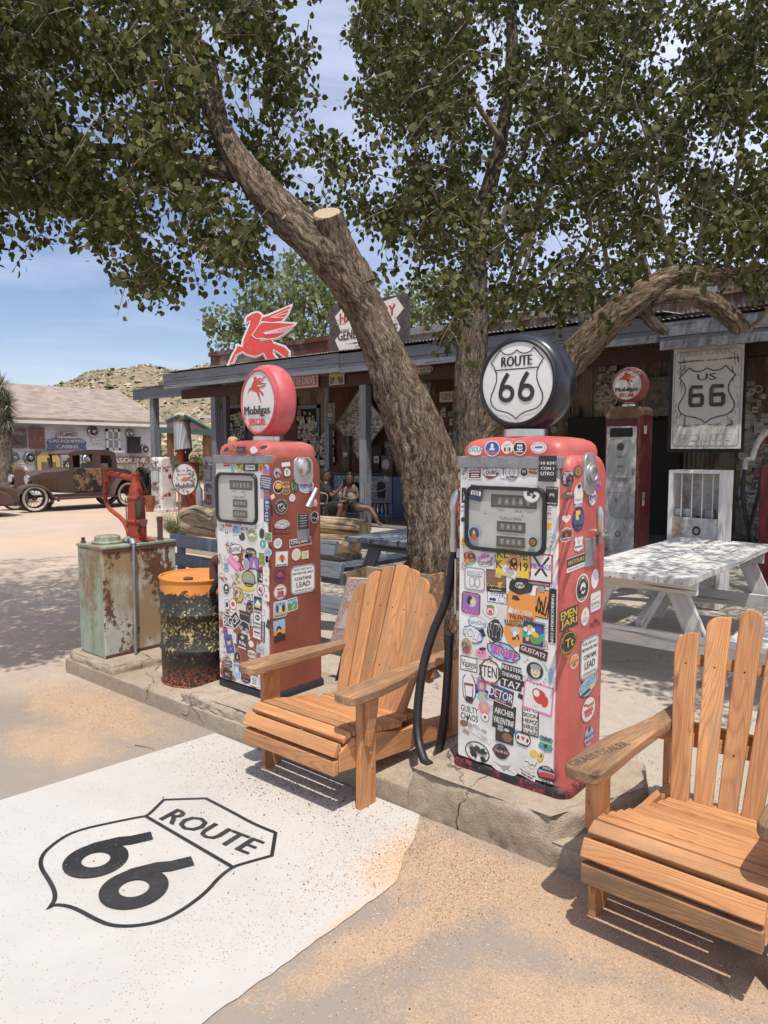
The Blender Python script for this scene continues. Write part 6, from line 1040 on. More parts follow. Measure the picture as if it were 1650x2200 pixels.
b = MB(); b.box((x0+.008, y0-.003, z0+.012), (x1-.008, y0+.004, z1-.012)); b.build('end_panel', 'tank_green', bo, bevel=.002)
b = MB(); b.box((x0-.006, y0-.008, z1-.004), (x1+.008, y1+.006, z1+.016)); lid = b.build('tank_top', 'tank_green', bo, bevel=.005)
b = MB(); b.box((x1-.004, y0+.002, z1-.03), (x1+.006, y1, z1-.002)); b.build('edge_strip', 'old_iron', bo, bevel=.003); b = MB(); b.box((x1-.004, y0+.002, z0), (x1+.005, y1, z0+.025)); b.build('edge_strip', 'old_iron', bo, bevel=.003)
b = MB(); b.lathe([(.10, 0), (.105, .012), (.10, .02), (.088, .022), (.085, .05), (.075, .056), (0, .058)], (-4.71, 2.60, z1+.014), n=36); b.build('fill_cap', 'tank_green', TK, True)
b = MB(); b.lathe([(.018, 0), (.018, .015), (.012, .018), (.012, .035), (.016, .04), (0, .042)], (-4.84, 2.49, z1+.015), n=12); b.build('plug', 'old_iron', TK, True)
hx, hy = -4.66, 2.80
b = MB(); b.lathe([(.072, 0), (.076, .01), (.072, .025), (.066, .03), (.066, .135), (.075, .142), (.075, .155), (.062, .16), (.062, .20), (.058, .30), (.063, .305), (.063, .318), (.052, .325), (.044, .38), (.026, .44), (.026, .475), (.030, .48), (.028, .495), (0, .5)], (hx, hy, z1+.012), n=32); hp = b.build('hand_pump', 'pump_orange', TK, True, ang=35)
b = MB(); b.box((hx-.10, hy-.09, z1+.012), (hx+.10, hy+.09, z1+.03)); b.build('pump_foot', 'pump_orange', hp, bevel=.01)
# goose neck: from the top of the barrel across to the left and down the side
zt = z1+.47; HL = [at(px, py, y=hy) for px, py in ((283, 1018), (230, 1018), (226, 1052), (228, 1078), (238, 1095), (262, 1115))]
g = [Vector((hx, hy, zt)), HL[1]+Vector((0, 0, .0)), HL[1]-Vector((0, 0, .02))]
b = MB(); b.tube([(hx, hy, zt-.01), tuple(HL[1]+Vector((.02, 0, .005)))], [.024, .021], 14); b.tube([tuple(HL[1]+Vector((0, 0, .03))), tuple(HL[1]-Vector((0, 0, .06)))], .027, 14)
b.tube(spl([tuple(HL[1]), tuple(HL[2]), tuple(HL[3]), tuple(HL[4]), tuple(HL[5]), (hx-.03, hy-.055, z1+.10), (hx-.02, hy-.05, z1+.03)], 5), .0165, 12); b.tube([tuple(HL[2]+Vector((0, 0, .01))), tuple(HL[2]-Vector((0, 0, .02)))], .024, 12)
b.build('outlet_pipe', 'pump_orange', hp, True, ang=50)
b = MB(); b.tube([(hx+.055, hy-.01, z1+.20), (hx+.085, hy-.02, z1+.30), (hx+.075, hy-.02, z1+.34)], [.026, .024, .015], 12); b.tube([(hx+.06, hy-.02, z1+.10), (hx+.13, hy-.03, z1+.155)], .013, 10); b.tube([(hx+.10, hy-.03, z1+.15), (hx+.145, hy-.035, z1+.16)], .028, 16); b.build('valve_gear', 'old_iron', hp, True, ang=50)
b = MB()
for s in (-1, 1): b = MB(); b.tube([(hx+s*.06, hy-.045, z1+.15), (hx+s*.06, hy-.045, z1+.32)], .0045, 6); b.build('stay_rod', 'old_iron', hp, True, ang=50)
# two pipes standing against the side of the tank
b = MB(); b.tube(spl([(-4.62, 2.70, .935), (-4.55, 2.68, .955), (-4.485, 2.665, .93), (-4.478, 2.66, .85), (-4.475, 2.655, .5), (-4.47, 2.65, .15)], 6), .011, 12); b.tube([(-4.64, 2.70, .93), (-4.60, 2.69, .95)], .024, 12); b.tube([(-4.51, 2.67, .95), (-4.482, 2.665, .92)], .021, 12)
tag(b.build('conduit', 'galvanised', None, True, ang=60), 'thin grey conduit bent over the edge of the rusty tank', 'pipe')
pa = at(343, 1110, y=2.93); b = MB(); b.tube([(pa.x, 2.93, .10), (pa.x, 2.93, pa.z)], .019, 14, cap=(1, 0)); b.tube([(pa.x, 2.93, pa.z-.03), (pa.x, 2.93, pa.z)], .0215, 14, cap=(0, 0)); tag(b.build('steel_pipe', 'old_iron', None, True, ang=60), 'dark rusty pipe standing between the tank and the drum', 'pipe')
# drum
n = NT('drum_paint', .55); P = n.obj(); s = n.sep(n.obj((1, 1, 1/.775))); a = n.noise(P, 14, 9, .74); f = n.noise(P, 60, 6, .75); h = n.math('ADD', n.math('MULTIPLY', a, .4), n.math('MULTIPLY', f, .6))
org = n.mix(n.rng(n.noise(n.obj((1, 1, .4)), 5, 6), .3, .7), (.60, .19, .03), (.70, .30, .06)); org = n.mix(n.rng(f, .55, .7, 0, .6), org, (.34, .10, .03))
blk = n.mix(n.rng(f, .3, .7), (.015, .014, .013), (.04, .035, .03)); zz = s[2]
upper = n.rng(n.math('ADD', zz, n.math('MULTIPLY', n.math('SUBTRACT', a, .5), .22)), .765, .775)
band = n.rng(n.math('ABSOLUTE', n.math('SUBTRACT', zz, .47)), .28, .0)
chipm = n.rng(n.math('ADD', h, n.math('MULTIPLY', band, .075)), .59, .605); ycol = n.mix(n.rng(a, .4, .6), (.58, .38, .07), (.46, .38, .20))
c = n.mix(n.math('MULTIPLY', chipm, n.rng(zz, .16, .24)), blk, ycol); low = n.rng(n.math('ADD', zz, n.math('MULTIPLY', n.math('SUBTRACT', f, .5), .25)), .22, .10); c = n.mix(n.math('MULTIPLY', low, n.rng(f, .5, .56)), c, (.40, .10, .05)); c = n.mix(upper, c, org); n.color(c); n.bump(h, .5, .003); M['drum_paint'] = n.m
R0 = .242; q_ = at(432, 1480, z=.092); hv = Vector((q_.x, q_.y, 0)).normalized(); dx, dy = q_.x+hv.x*R0, q_.y+hv.y*R0
prof = [(R0-.01, 0), (R0+.006, .003), (R0+.007, .014), (R0-.003, .02)]
for zc in (.30, .59):
    prof += [(R0, zc-.022), (R0+.010, zc-.010), (R0+.012, zc), (R0+.010, zc+.010), (R0, zc+.022)]
prof += [(R0, .855), (R0+.007, .862), (R0+.008, .872), (R0+.003, .879), (R0-.006, .878), (R0-.010, .862), (R0-.2, .860), (0, .859)]
DR = thing('oil_drum', 'steel drum in flaking black and yellow paint with a bare orange top', 'drum', (dx, dy, .092), world=False)
ZK = .775; b = MB(); b.lathe([(r_, h_*ZK) for r_, h_ in prof], (0, 0, 0), n=72); b.build('drum_shell', 'drum_paint', DR, True, ang=50)
b = MB(); b.lathe([(.03, .664), (.03, .678), (.024, .682), (0, .683)], (.06, -.12, 0), n=18); b.build('bung', 'old_iron', DR, True)
b = MB(); b.tube(spl([(.20, -.02, .666), (.20, -.02, .74), (.215, -.02, .79), (.27, -.02, .80)], 5), .035, 14); b.build('elbow_pipe', 'old_iron', DR, True)
# picnic tables: long boards run away from the camera
def picnic(name, label, mat, cx, y0, L, zt=.80, w=.74, boards=5, benchw=.26, bz=.46, group=None, spread=.72, loc_z=.092):
    T_ = thing(name, label, 'picnic table', (cx, y0, loc_z), 0, group); bw = w/boards; rq = random.Random(int(cx*10))
    for i in range(boards):
        x = cx-w/2+bw*i; b = MB(); b.box((x+.003, y0+rq.uniform(-.01, .01), zt-.045), (x+bw-.003, y0+L+rq.uniform(-.02, .02), zt), ln=1); b.build('top_board', mat, T_, bevel=.005)
    for s in (-1, 1):
        xc = cx+s*spread; b = MB(); b.box((xc-benchw/2, y0-.01, bz-.04), (xc-.003, y0+L+.01, bz), ln=1); b.build('seat_board', mat, T_, bevel=.005); b = MB(); b.box((xc+.003, y0, bz-.04), (xc+benchw/2, y0+L, bz), ln=1); b.build('seat_board', mat, T_, bevel=.005)
    for yy in (y0+.20, y0+L-.25):
        b = MB(); b.box((cx-w/2+.02, yy, zt-.135), (cx+w/2-.02, yy+.04, zt-.047), ln=0); b.build('top_batten', mat, T_, bevel=.004)
        b = MB(); b.box((cx-spread-.12, yy-.042, bz-.155), (cx+spread+.12, yy-.002, bz-.042), ln=0); b.build('cross_beam', mat, T_, bevel=.004)
        for s in (-1, 1): b = MB(); b.bar((cx+s*.20, yy+.061, zt-.052), (cx+s*.50, yy+.061, loc_z), .125, .04, (0, 1, 0)); b.build('leg', mat, T_, bevel=.004)
    b = MB(); b.bar((cx, y0+.24, bz-.06), (cx, y0+L*.45, zt-.06), .09, .04, (1, 0, 0)); b.build('brace', mat, T_, bevel=.003)
picnic('picnic_table', 'weathered white picnic table behind the bright red pump, dappled with sun', 'white_wood', -1.72, 4.42, 2.15, .80, .78, 4)
picnic('picnic_table', 'blue grey picnic table standing behind the wooden fan back chair', 'blue_wood', -4.05, 4.72, 2.0, .80, .76, 5)
# garden bench, blue grey, seen either side of the brown pump
BN = thing('garden_bench', 'low blue grey slatted bench between the oil drum and the brownish pump', 'bench', (-4.85, 4.0, .09))
pL, pR = at(368, 1157, y=4.1), -3.70
for zc, h_ in ((.685, .12), (.50, .12)):
    b = MB(); b.box((pL.x, 4.08, zc-h_/2), (-4.15, 4.12, zc+h_/2), ln=0); b.build('back_board', 'blue_wood', BN, bevel=.005)
for yy in (3.72, 3.86, 4.0): b = MB(); b.box((pL.x, yy-.055, .36), (-4.15, yy+.055, .395), ln=0); b.build('seat_board', 'blue_wood', BN, bevel=.005)
for xx in (pL.x+.1, -4.3):
    b = MB(); b.box((xx-.04, 4.12, .09), (xx+.04, 4.17, .76), ln=2); b.build('leg', 'blue_wood', BN, bevel=.004)
    b = MB(); b.box((xx-.04, 3.70, .09), (xx+.04, 3.75, .36), ln=2); b.build('leg', 'blue_wood', BN, bevel=.004); b = MB(); b.box((xx-.03, 3.7, .30), (xx+.03, 4.12, .358), ln=1); b.build('seat_bearer', 'blue_wood', BN, bevel=.004)
BC = thing('garden_bench', 'blue grey bench end with three tilted back boards beside the brownish pump', 'bench', (-3.6, 3.9, .09))
for k, (px, py, zh) in enumerate(((722, 1180, .12), (735, 1228, .12), (745, 1305, .13))):
    e = at(px, py, y=3.75-.05*k); tl = .35
    b = MB(); b.box((-.85, -.02, -zh/2), (0, .02, zh/2), T=Matrix.Translation((e.x, 3.75-.05*k, e.z))@Matrix.Rotation(-tl, 4, 'X'), ln=0); b.build('back_board', 'blue_wood', BC, bevel=.006)
for k in range(3): b = MB(); b.box((-4.72, 3.25+.125*k, .35), (-3.80, 3.36+.125*k, .385), ln=0); b.build('seat_board', 'blue_wood', BC, bevel=.005)
for xx in (-4.5, -3.95): b = MB(); b.bar((xx, 3.66, .09), (xx, 3.80, .92), .07, .04, (1, 0, 0)); b.build('leg', 'blue_wood', BC, bevel=.004); b = MB(); b.box((xx-.03, 3.27, .09), (xx+.03, 3.32, .35), ln=2); b.build('leg', 'blue_wood', BC, bevel=.004)
# rusty planter box round the tree foot, speckled slab and the wire stand it leans on
rusty('planter_rust', (.42, .34, .20), .5, 4, ((.14, .06, .03), (.30, .16, .07)), .75, streak=.5)
PL = thing('planter_box', 'rusty cream metal box standing in front of the leaning tree', 'planter', (-2.95, 3.55, .09))
pa, pb_ = at(776, 1219, y=3.55), at(916, 1222, y=3.55)
b = MB(); zt = pa.z
b.prism([(pa.x, 0), (pb_.x, 0), (pb_.x+.0, zt-.25), (pa.x, zt-.25)], (0, 3.62, .25), (1, 0, 0), (0, 0, 1), .02)
b.add([(pa.x, 3.62, .25), (pa.x-.07, 3.48, .25), (pa.x-.07, 3.48, zt-.03), (pa.x, 3.62, zt), (pa.x+.01, 3.64, .25), (pa.x-.06, 3.50, .25), (pa.x-.06, 3.50, zt-.03), (pa.x+.01, 3.64, zt)], [(0, 1, 2, 3), (4, 7, 6, 5), (0, 3, 7, 4), (1, 5, 6, 2), (3, 2, 6, 7), (0, 4, 5, 1)])
b.box((pb_.x-.02, 3.62, .25), (pb_.x, 3.74, zt)); b.build('side', 'planter_rust', PL)
b = MB(); b.box((pa.x, 3.62, .09), (pa.x+.04, 3.66, .26)); b.build('foot', 'old_iron', PL); b = MB(); b.box((pb_.x-.06, 3.62, .09), (pb_.x-.02, 3.66, .26)); b.build('foot', 'old_iron', PL)
n = NT('speckled_stone', .85); v = n.vor(n.obj(), 90, out=1); n.color(n.mix(n.rng(n.sep(v)[0], .45, .9), (.45, .31, .27), (.62, .54, .50))); M['speckled_stone'] = n.m
q = [at(x, y, y=3.12) for x, y in ((754, 1240), (800, 1242), (790, 1395), (712, 1392))]
b = MB(); b.prism([(p.x, p.z) for p in q[::-1]], (0, 3.12, 0), (1, 0, 0), (0, 0, 1), .03); SB = b.build('stone_slab', 'speckled_stone', None, bevel=.003); tag(SB, 'pinkish speckled slab with a white painted patch leaning behind the wooden fan back chair', 'slab')
A = Art((0, 3.089, 0), eps=.0006); w1 = [at(x, y, y=3.089) for x, y in ((742, 1312), (775, 1318), (765, 1352), (724, 1350))]; A.poly([(p.x, p.z) for p in w1], (.62, .60, .56)); w2 = [at(x, y, y=3.089) for x, y in ((750, 1278), (768, 1278), (766, 1292), (749, 1292))]; A.poly([(p.x, p.z) for p in w2], (.62, .60, .56)); A.build('painted_patch', 'matte', SB)
b = MB(); zz0 = q[2].z
b.tube(spl([(q[3].x+.02, 3.2, zz0), (q[3].x+.06, 3.15, .3), (q[3].x+.03, 3.1, .12), (q[3].x-.02, 3.0, .095)], 5), .009, 8); b.tube([(q[3].x, 3.15, zz0-.01), (q[3].x+.25, 3.3, zz0-.01)], .012, 8); tag(b.build('wire_stand', 'black', None, True), 'dark bent metal stand under the pinkish speckled slab', 'stand')
# logs
def log(name, label, p, q, r, seed, group=None, dn=.16):
    b = MB(); P_ = Vector(p); Q = Vector(q); n = 30; rings = []; X = (Q-P_).normalized(); Y = X.cross(Vector((0, 0, 1))).normalized(); Z = X.cross(Y)
    for i in range(n+1):
        t = i/n; c = P_.lerp(Q, t); e = 1 if 0 < i < n else .96; ring = []
        for k in range(28):
            a = 6.28318*k/28; d = 1+dn*noise.noise(Vector((math.cos(a)*1.4, math.sin(a)*1.4, t*1.2+seed)))-.10*max(0, abs(noise.noise(Vector((math.cos(a)*5, math.sin(a)*5, t*1.5+seed))))*-1+.12)*5
            ring.append(c+(Y*math.cos(a)+Z*math.sin(a))*r*d*e+X*(.03*noise.noise(Vector((a, seed, 0)))))
        rings.append(ring)
    b.loft(rings); return tag(b.build(name, 'log_wood', None, True, ang=55), label, 'log', group)
e1 = at(785, 1137, d=9.6); e2 = at(775, 1160, d=9.5)
log('log', 'upper of two long peeled logs lying behind the brownish pump', (e1.x-2.6, e1.y, e1.z-.0), (e1.x, e1.y, e1.z-.01), .135, 2, 'logs used as seats')
log('log', 'lower peeled log under the upper one behind the brownish pump', (e2.x-2.6, e2.y-.05, e2.z-.12), (e2.x-.05, e2.y-.05, e2.z-.10), .14, 7, 'logs used as seats')
g1 = at(410, 1125, d=9.8); log('log', 'gnarled weathered log end near the bush and the two white pumps', tuple(g1+Vector((-.05, 0, .05))), tuple(g1+Vector((1.6, -.5, .10))), .19, 13, 'logs used as seats', .4)
b = MB(); pp_ = at(755, 1185, d=9.5); b.box((pp_.x-.1, pp_.y-.1, .09), (pp_.x+.1, pp_.y+.1, .22)); tag(b.build('wood_block', 'old_plank', None, bevel=.01), 'short wooden block propping up the peeled logs', 'block')
# ================================================================ the general store
def corr_mat(name, base, rust, amt, sc=1.2):
    n = NT(name, .65, .2); P = n.wpos((1, 1, .35)); a = n.noise(P, sc, 9, .7); f = n.noise(P, sc*9, 6, .7); h = n.math('ADD', n.math('MULTIPLY', a, .65), n.math('MULTIPLY', f, .35))
    c = n.mix(n.rng(h, .6-.25*amt, .68-.25*amt), base, n.mix(n.rng(f, .3, .7), rust[0], rust[1])); n.color(c); n.bump(h, .3, .004); M[name] = n.m
corr_mat('corr_rust', (.22, .19, .16), ((.055, .018, .012), (.15, .05, .028)), .78)
corr_mat('corr_tan', (.20, .165, .125), ((.05, .03, .02), (.12, .07, .045)), .5, 1.6)
corr_mat('corr_roof', (.30, .29, .28), ((.09, .045, .03), (.22, .12, .07)), .5)
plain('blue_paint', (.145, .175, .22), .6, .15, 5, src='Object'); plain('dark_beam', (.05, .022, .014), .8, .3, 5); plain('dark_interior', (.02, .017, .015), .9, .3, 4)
def corrug(mb, O, U, V, w, h, pitch=.075, amp=.009, mi=0):
    O, U, V = Vector(O), Vector(U).normalized(), Vector(V).normalized(); N = U.cross(V); k = int(w/pitch*6); vs = []
    for i in range(k+1):
        u = w*i/k; d = N*amp*math.sin(6.28318*u/pitch); vs += [O+U*u+d, O+U*u+V*h+d]
    mb.add(vs, [(2*i, 2*i+2, 2*i+3, 2*i+1) for i in range(k)], mi)
ST = thing('store_building', 'rusty corrugated general store with blue grey porch posts and a long blue grey roof board', 'store', (-8, 12, .1))
YW, YF, YP = 13.1, 10.3, 10.7
b = MB(); corrug(b, (-17.6, YW, .1), (1, 0, 0), (0, 0, 1), 4.9, 3.6); corrug(b, (-8.2, YW, .1), (1, 0, 0), (0, 0, 1), 12.5, 3.6); w_ = b.build('wall', 'corr_tan', ST, True, ang=180)
b = MB(); corrug(b, (-12.7, YW, .1), (1, 0, 0), (0, 0, 1), 4.5, 3.6); b.build('wall', 'corr_rust', ST, True, ang=180)
b = MB(); corrug(b, (4.2, YF+.4, .1), (0, 1, 0), (0, 0, 1), 2.5, 3.6); corrug(b, (-17.6, YW+4, .1), (0, -1, 0), (0, 0, 1), 4., 3.6); b.build('side_wall', 'corr_rust', ST, True, ang=180)
# porch roof: corrugated sheets on dark boards
b = MB(); zl, zr = 3.47, 3.75; sl = Vector((0, YW-YF+.1, zr-zl)); corrug(b, (-15.75, YF-.10, zl+.012), (1, 0, 0), sl, 12.2, sl.length, .075, .010); corrug(b, (-3.6, YF-.10, zl-.10), (1, 0, 0), sl, 8.0, sl.length, .075, .010); rf = b.build('porch_roof', 'corr_roof', ST, True, ang=180)
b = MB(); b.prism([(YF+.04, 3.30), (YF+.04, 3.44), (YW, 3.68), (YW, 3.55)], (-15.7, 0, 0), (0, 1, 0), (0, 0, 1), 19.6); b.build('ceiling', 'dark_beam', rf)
for a, c_, zb, zt, yy in ((-15.72, -9.75, 3.095, 3.455, YF), (-9.74, -3.62, 3.075, 3.435, YF), (-3.60, 4.2, 2.955, 3.33, YF-.05)):
    b = MB(); b.box((a, yy-.02, zb), (c_, yy+.03, zb+(zt-zb)*.46), ln=0); b.box((a, yy-.035, zb+(zt-zb)*.47), (c_, yy+.03, zt), ln=0); b.build('fascia_board', 'blue_wood', ST, bevel=.006)
b = MB(); b.box((-15.5, YP-.07, 2.86), (4, YP+.07, 3.08), ln=0); b.build('porch_beam', 'dark_beam', ST, bevel=.01)
for px in (466, 785, 1018): p = at(px, 1000, y=YP); b = MB(); b.box((p.x-.085, YP-.085, .1), (p.x+.085, YP+.085, 2.858), ln=2); b.build('porch_post', 'blue_wood', ST, bevel=.006)
for px, yy in ((487, 12.3), (706, 12.3)): p = at(px, 900, y=yy); b = MB(); b.box((p.x-.07, yy-.07, .1), (p.x+.07, yy+.07, 3.2), ln=2); b.build('porch_post', 'blue_wood', ST, bevel=.006)
# parapet behind the porch roof
b = MB(); b.box((at(452, 760, y=12).x, 12.0, 3.5), (at(705, 760, y=12).x, 12.06, 4.08), ln=0); b.box((at(452, 760, y=12).x-.05, 11.96, 4.08), (at(705, 760, y=12).x, 12.1, 4.19), ln=0); b.build('parapet', 'corr_rust', ST, bevel=.005)
b = MB(); corrug(b, (at(880, 700, y=12).x, 12.02, 3.5), (1, 0, 0), (0, 0, 1), 11., .46); b.box((at(880, 700, y=12).x, 11.97, 3.96), (3.8, 12.12, 4.10), ln=0); b.build('parapet', 'corr_roof', ST, True, ang=40)
b = MB(); b.box((-6.9, 12.5, 4.1), (3, 12.7, 4.32), ln=0); b.build('parapet_beam', 'old_plank', ST, bevel=.01)
# lean-to roof at the left end
A0, A1 = at(285, 843, y=YP+.3), at(470, 843, y=YP+.3)
b = MB(); b.box((A0.x, YP+.3, 2.98), (A1.x, YP+.36, 3.27), ln=0); b.build('fascia_board', 'blue_wood', ST, bevel=.006)
b = MB(); corrug(b, (A0.x, YP+.22, 3.30), (1, 0, 0), (0, 2.6, .22), A1.x-A0.x, 2.6, .075, .010); b.build('lean_to_roof', 'corr_roof', ST, True, ang=180)
p = at(335, 1000, y=YP+.45); b = MB(); b.box((p.x-.09, p.y-.09, 0), (p.x+.09, p.y+.09, 3.05), ln=2); b.build('porch_post', 'blue_wood', ST, bevel=.006)
# windows and their frames, plastered over with stickers
WINS = [(475, 872, 530, 968), (545, 872, 600, 968), (636, 872, 688, 1005)]
for (a, t, c_, d_) in WINS:
    p, q = at(a, t, y=YW-.03), at(c_, d_, y=YW-.03); b = MB(); w2 = .09
    q.z = min(q.z, p.z-.9)
    for (u0, u1, v0, v1) in ((p.x, q.x, p.z-w2, p.z), (p.x, q.x, q.z, q.z+w2), (p.x, p.x+w2, q.z, p.z), (q.x-w2, q.x, q.z, p.z)): b.box((u0, YW-.06, v0), (u1, YW-.01, v1))
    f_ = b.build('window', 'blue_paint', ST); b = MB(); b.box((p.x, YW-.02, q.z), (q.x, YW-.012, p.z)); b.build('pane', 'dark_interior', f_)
# wall bits: pale sticker clusters on dark panels, screen doors on the right
for (a, t, c_, d_, m) in ((560, 860, 640, 1110, 'corr_rust'), (850, 850, 880, 1020, 'corr_tan'), (1385, 812, 1445, 900, 'dark_interior'), (1405, 905, 1447, 1035, 'green_reflection'), (1095, 880, 1240, 1130, 'old_plank'), (1595, 770, 1660, 1150, 'corr_tan')):
    if m == 'green_reflection': nn = NT('green_reflection', .15); g_ = nn.noise(nn.obj((1, 1, 3)), 2, 4); nn.color(nn.ramp(g_, [(.3, (.03, .035, .025)), (.6, (.12, .13, .09)), (.8, (.22, .22, .16))])); M[m] = nn.m  # mottled greens put the window's reflection into the colour
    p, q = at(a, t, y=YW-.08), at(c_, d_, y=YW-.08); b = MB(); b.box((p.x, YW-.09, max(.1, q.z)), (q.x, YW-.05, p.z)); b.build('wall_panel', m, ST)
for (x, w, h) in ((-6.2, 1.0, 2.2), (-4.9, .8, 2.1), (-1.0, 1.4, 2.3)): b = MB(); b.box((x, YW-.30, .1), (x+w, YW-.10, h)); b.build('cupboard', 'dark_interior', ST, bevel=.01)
cols = [(.40, .38, .34), (.44, .42, .38), (.38, .36, .33), (.46, .44, .40), (.03, .03, .03), (.05, .05, .06), (.25, .09, .08), (.10, .14, .20), (.32, .27, .14), (.20, .2, .2), (.14, .18, .13), (.42, .40, .35), (.34, .31, .27), (.28, .25, .22), (.10, .09, .08)]
def mini(A, r, u, v, s):
    sh = r.random(); c_ = r.choice(cols); d_ = r.choice(cols); A.L = 1+r.random()*2.5
    if sh < .4: A.ell(u, v, s, s*r.uniform(.9, 1.15), c_, 12); A.ell(u, v, s*.6, s*.6, d_, 8)
    else: w, h = s*r.uniform(.7, 1.4), s*r.uniform(.6, 1.2); A.rect(u, v, 2*w, 2*h, c_); A.rect(u, v+h*r.uniform(-.3, .3), 2*w*.7, h*r.uniform(.3, 1), d_)
def sticker_wall(parent, yy, regs, n, seed, s0, s1, big=60, eps=.002, z0=.15):
    r = random.Random(seed); L = []
    for i in range(n):
        poly = r.choice(regs)
        for _ in range(30):
            x = r.uniform(min(p[0] for p in poly), max(p[0] for p in poly)); y = r.uniform(min(p[1] for p in poly), max(p[1] for p in poly))
            if inside(poly, np.array([x]), np.array([y]))[0]: break
        p = at(x, y, y=yy)
        if p.z < z0: continue
        L.append((r.uniform(s0, s1), p))
    L.sort(key=lambda t: -t[0])
    for s, p in L[:big]: A = Art(p, eps=eps); mini(A, r, 0, 0, s); A.build('sticker', 'matte', parent)
    A = Art((0, yy, 0), eps=eps)
    for s, p in L[big:]: mini(A, r, p.x, p.z, s)
    if L[big:]: tag(A.build('small_stickers', 'matte', parent), kind='stuff')
sticker_wall(ST, YW-.1, [[(485, 885), (525, 885), (525, 960), (485, 960)], [(555, 890), (592, 890), (592, 990), (555, 990)], [(642, 885), (684, 885), (684, 990), (642, 990)], [(690, 930), (715, 930), (715, 1000), (690, 1000)], [(830, 870), (990, 880), (990, 1030), (800, 1030)], [(830, 920), (985, 930), (985, 1040), (830, 1040)], [(1050, 880), (1240, 890), (1240, 1130), (1050, 1130)], [(1590, 830), (1650, 830), (1650, 1150), (1600, 1150)], [(1590, 850), (1650, 850), (1650, 1100), (1590, 1100)], [(1285, 790), (1320, 790), (1320, 900), (1285, 900)]], 900, 4, .035, .08, 95)
# ---- signs on and around the store
def board(name, label, px0, py0, px1, py1, yy, th, mat, art, cat='sign', slant=None, amat='weathered_sign', group=None, frame=None):
    p, q = at(px0, py0, y=yy), at(px1, py1, y=yy); cx, cz, w, h = (p.x+q.x)/2, (p.z+q.z)/2, q.x-p.x, p.z-q.z
    b = MB(); b.col = mat if isinstance(mat, tuple) else (.5, .5, .5); b.box((cx-w/2, yy, cz-h/2), (cx+w/2, yy+th, cz+h/2)); o = b.build(name, amat if isinstance(mat, tuple) else mat, None, bevel=.004); tag(o, label, cat, group)
    A = Art((cx, yy-.001, cz), eps=.0015); art(A, w, h); A.build('sign_face', amat, o); return o
def hack(A, w, h):
    A.poly([(-w*.42, h*.30), (-w*.30, h*.47), (-.10*w, .40*h), (0, h*.42), (.1*w, .40*h), (w*.36, h*.47), (w*.45, h*.25), (w*.36, h*.1), (w*.41, -.08*h), (w*.33, -.30*h), (w*.38, -h*.46), (-w*.42, -h*.49), (-w*.36, -.35*h), (-w*.42, -.15*h), (-w*.34, 0), (-w*.37, .12*h)], (.74, .70, .64))
    rr = random.Random(2)
    for i in range(60): u, v = rr.uniform(-.36, .36)*w, rr.uniform(-.42, .4)*h; A.rect(u, v, rr.uniform(.03, .12)*w, rr.uniform(.01, .03)*h, rr.choice(((.42, .33, .24), (.5, .46, .4), (.38, .28, .18)))); A.L -= 1
    A.L += 1; A.text('HACKBERRY', 0, h*.25, h*.19, (.42, .03, .03), w=w*.70, bold=.012); A.text('GENERAL STORE', 0, -h*.08, h*.17, (.02, .02, .02), w=w*.76, bold=.008); A.text('POP  ICE  SNACKS  SOUVENIRS', 0, -h*.40, h*.10, (.04, .07, .14), w=w*.76, bold=.004)
board('painted_sign', 'weathered board reading HACKBERRY GENERAL STORE on the porch roof, half hidden by the leaning tree', 707, 660, 877, 753, 10.75, .06, (.035, .02, .025), hack, amat='matte')
PG = thing('winged_horse_sign', 'big red winged horse cut out with white outline standing on the porch roof', 'sign', (-12.6, 10.8, 3.6))
pc = at(564, 721, y=10.75); hh = 1.27; UU = Vector((CR[0], CR[1], 0)); cx = cz = 0; NP = UU.cross(Vector((0, 0, 1)))
A = Art(pc+NP*.1, UU, (0, 0, 1), eps=.003); f = pegasus(A, cx, cz, hh, (PEG_BODY, PEG_BW, PEG_FW), .035, (.66, .045, .04)); A.build('painted_face', 'enamel', PG)
def grow(P, d):
    n = len(P); ar = sum(P[i][0]*P[(i+1) % n][1]-P[(i+1) % n][0]*P[i][1] for i in range(n)); s = 1 if ar > 0 else -1; out = []
    for i in range(n):
        a, b_, c_ = Vector(P[i-1]), Vector(P[i]), Vector(P[(i+1) % n]); e = ((b_-a).normalized()+(c_-b_).normalized()); e = e.normalized() if e.length > .1 else (b_-a).normalized(); out.append((b_.x+s*e.y*d, b_.y-s*e.x*d))
    return out
for nm, P in (('horse', PEG_BODY), ('wing', PEG_BW), ('wing', PEG_FW)):
    b = MB(); b.prism(grow(f(P), .02), pc+NP*(0 if nm == 'wing' else .002), UU, (0, 0, 1), .092 if P is not PEG_FW else .095); b.build(nm, 'white_paint', PG)
board('street_sign', 'red street sign reading CORVETTE DRIVE hanging under the porch roof', 592, 807, 684, 832, YP-.12, .02, (.28, .05, .04), lambda A, w, h: (A.rect(0, 0, w*.97, h*.86, (.50, .48, .44)), A.rect(0, 0, w*.94, h*.72, (.26, .045, .035)), A.text('CORVETTE DRIVE', 0, 0, h*.5, (.55, .52, .47), w=w*.86, bold=.004)))
board('road_picture', 'small framed yellow and black picture of a road under the porch beam', 707, 803, 739, 825, YP-.12, .02, (.45, .43, .38), lambda A, w, h: (A.rect(0, 0, w*.9, h*.88, (.02, .02, .02)), A.rect(0, h*.3, w*.9, h*.26, (.40, .27, .03)), A.poly([(-.06*w, .18*h), (.06*w, .18*h), (.2*w, -.42*h), (-.2*w, -.42*h)], (.32, .22, .08))), 'picture')
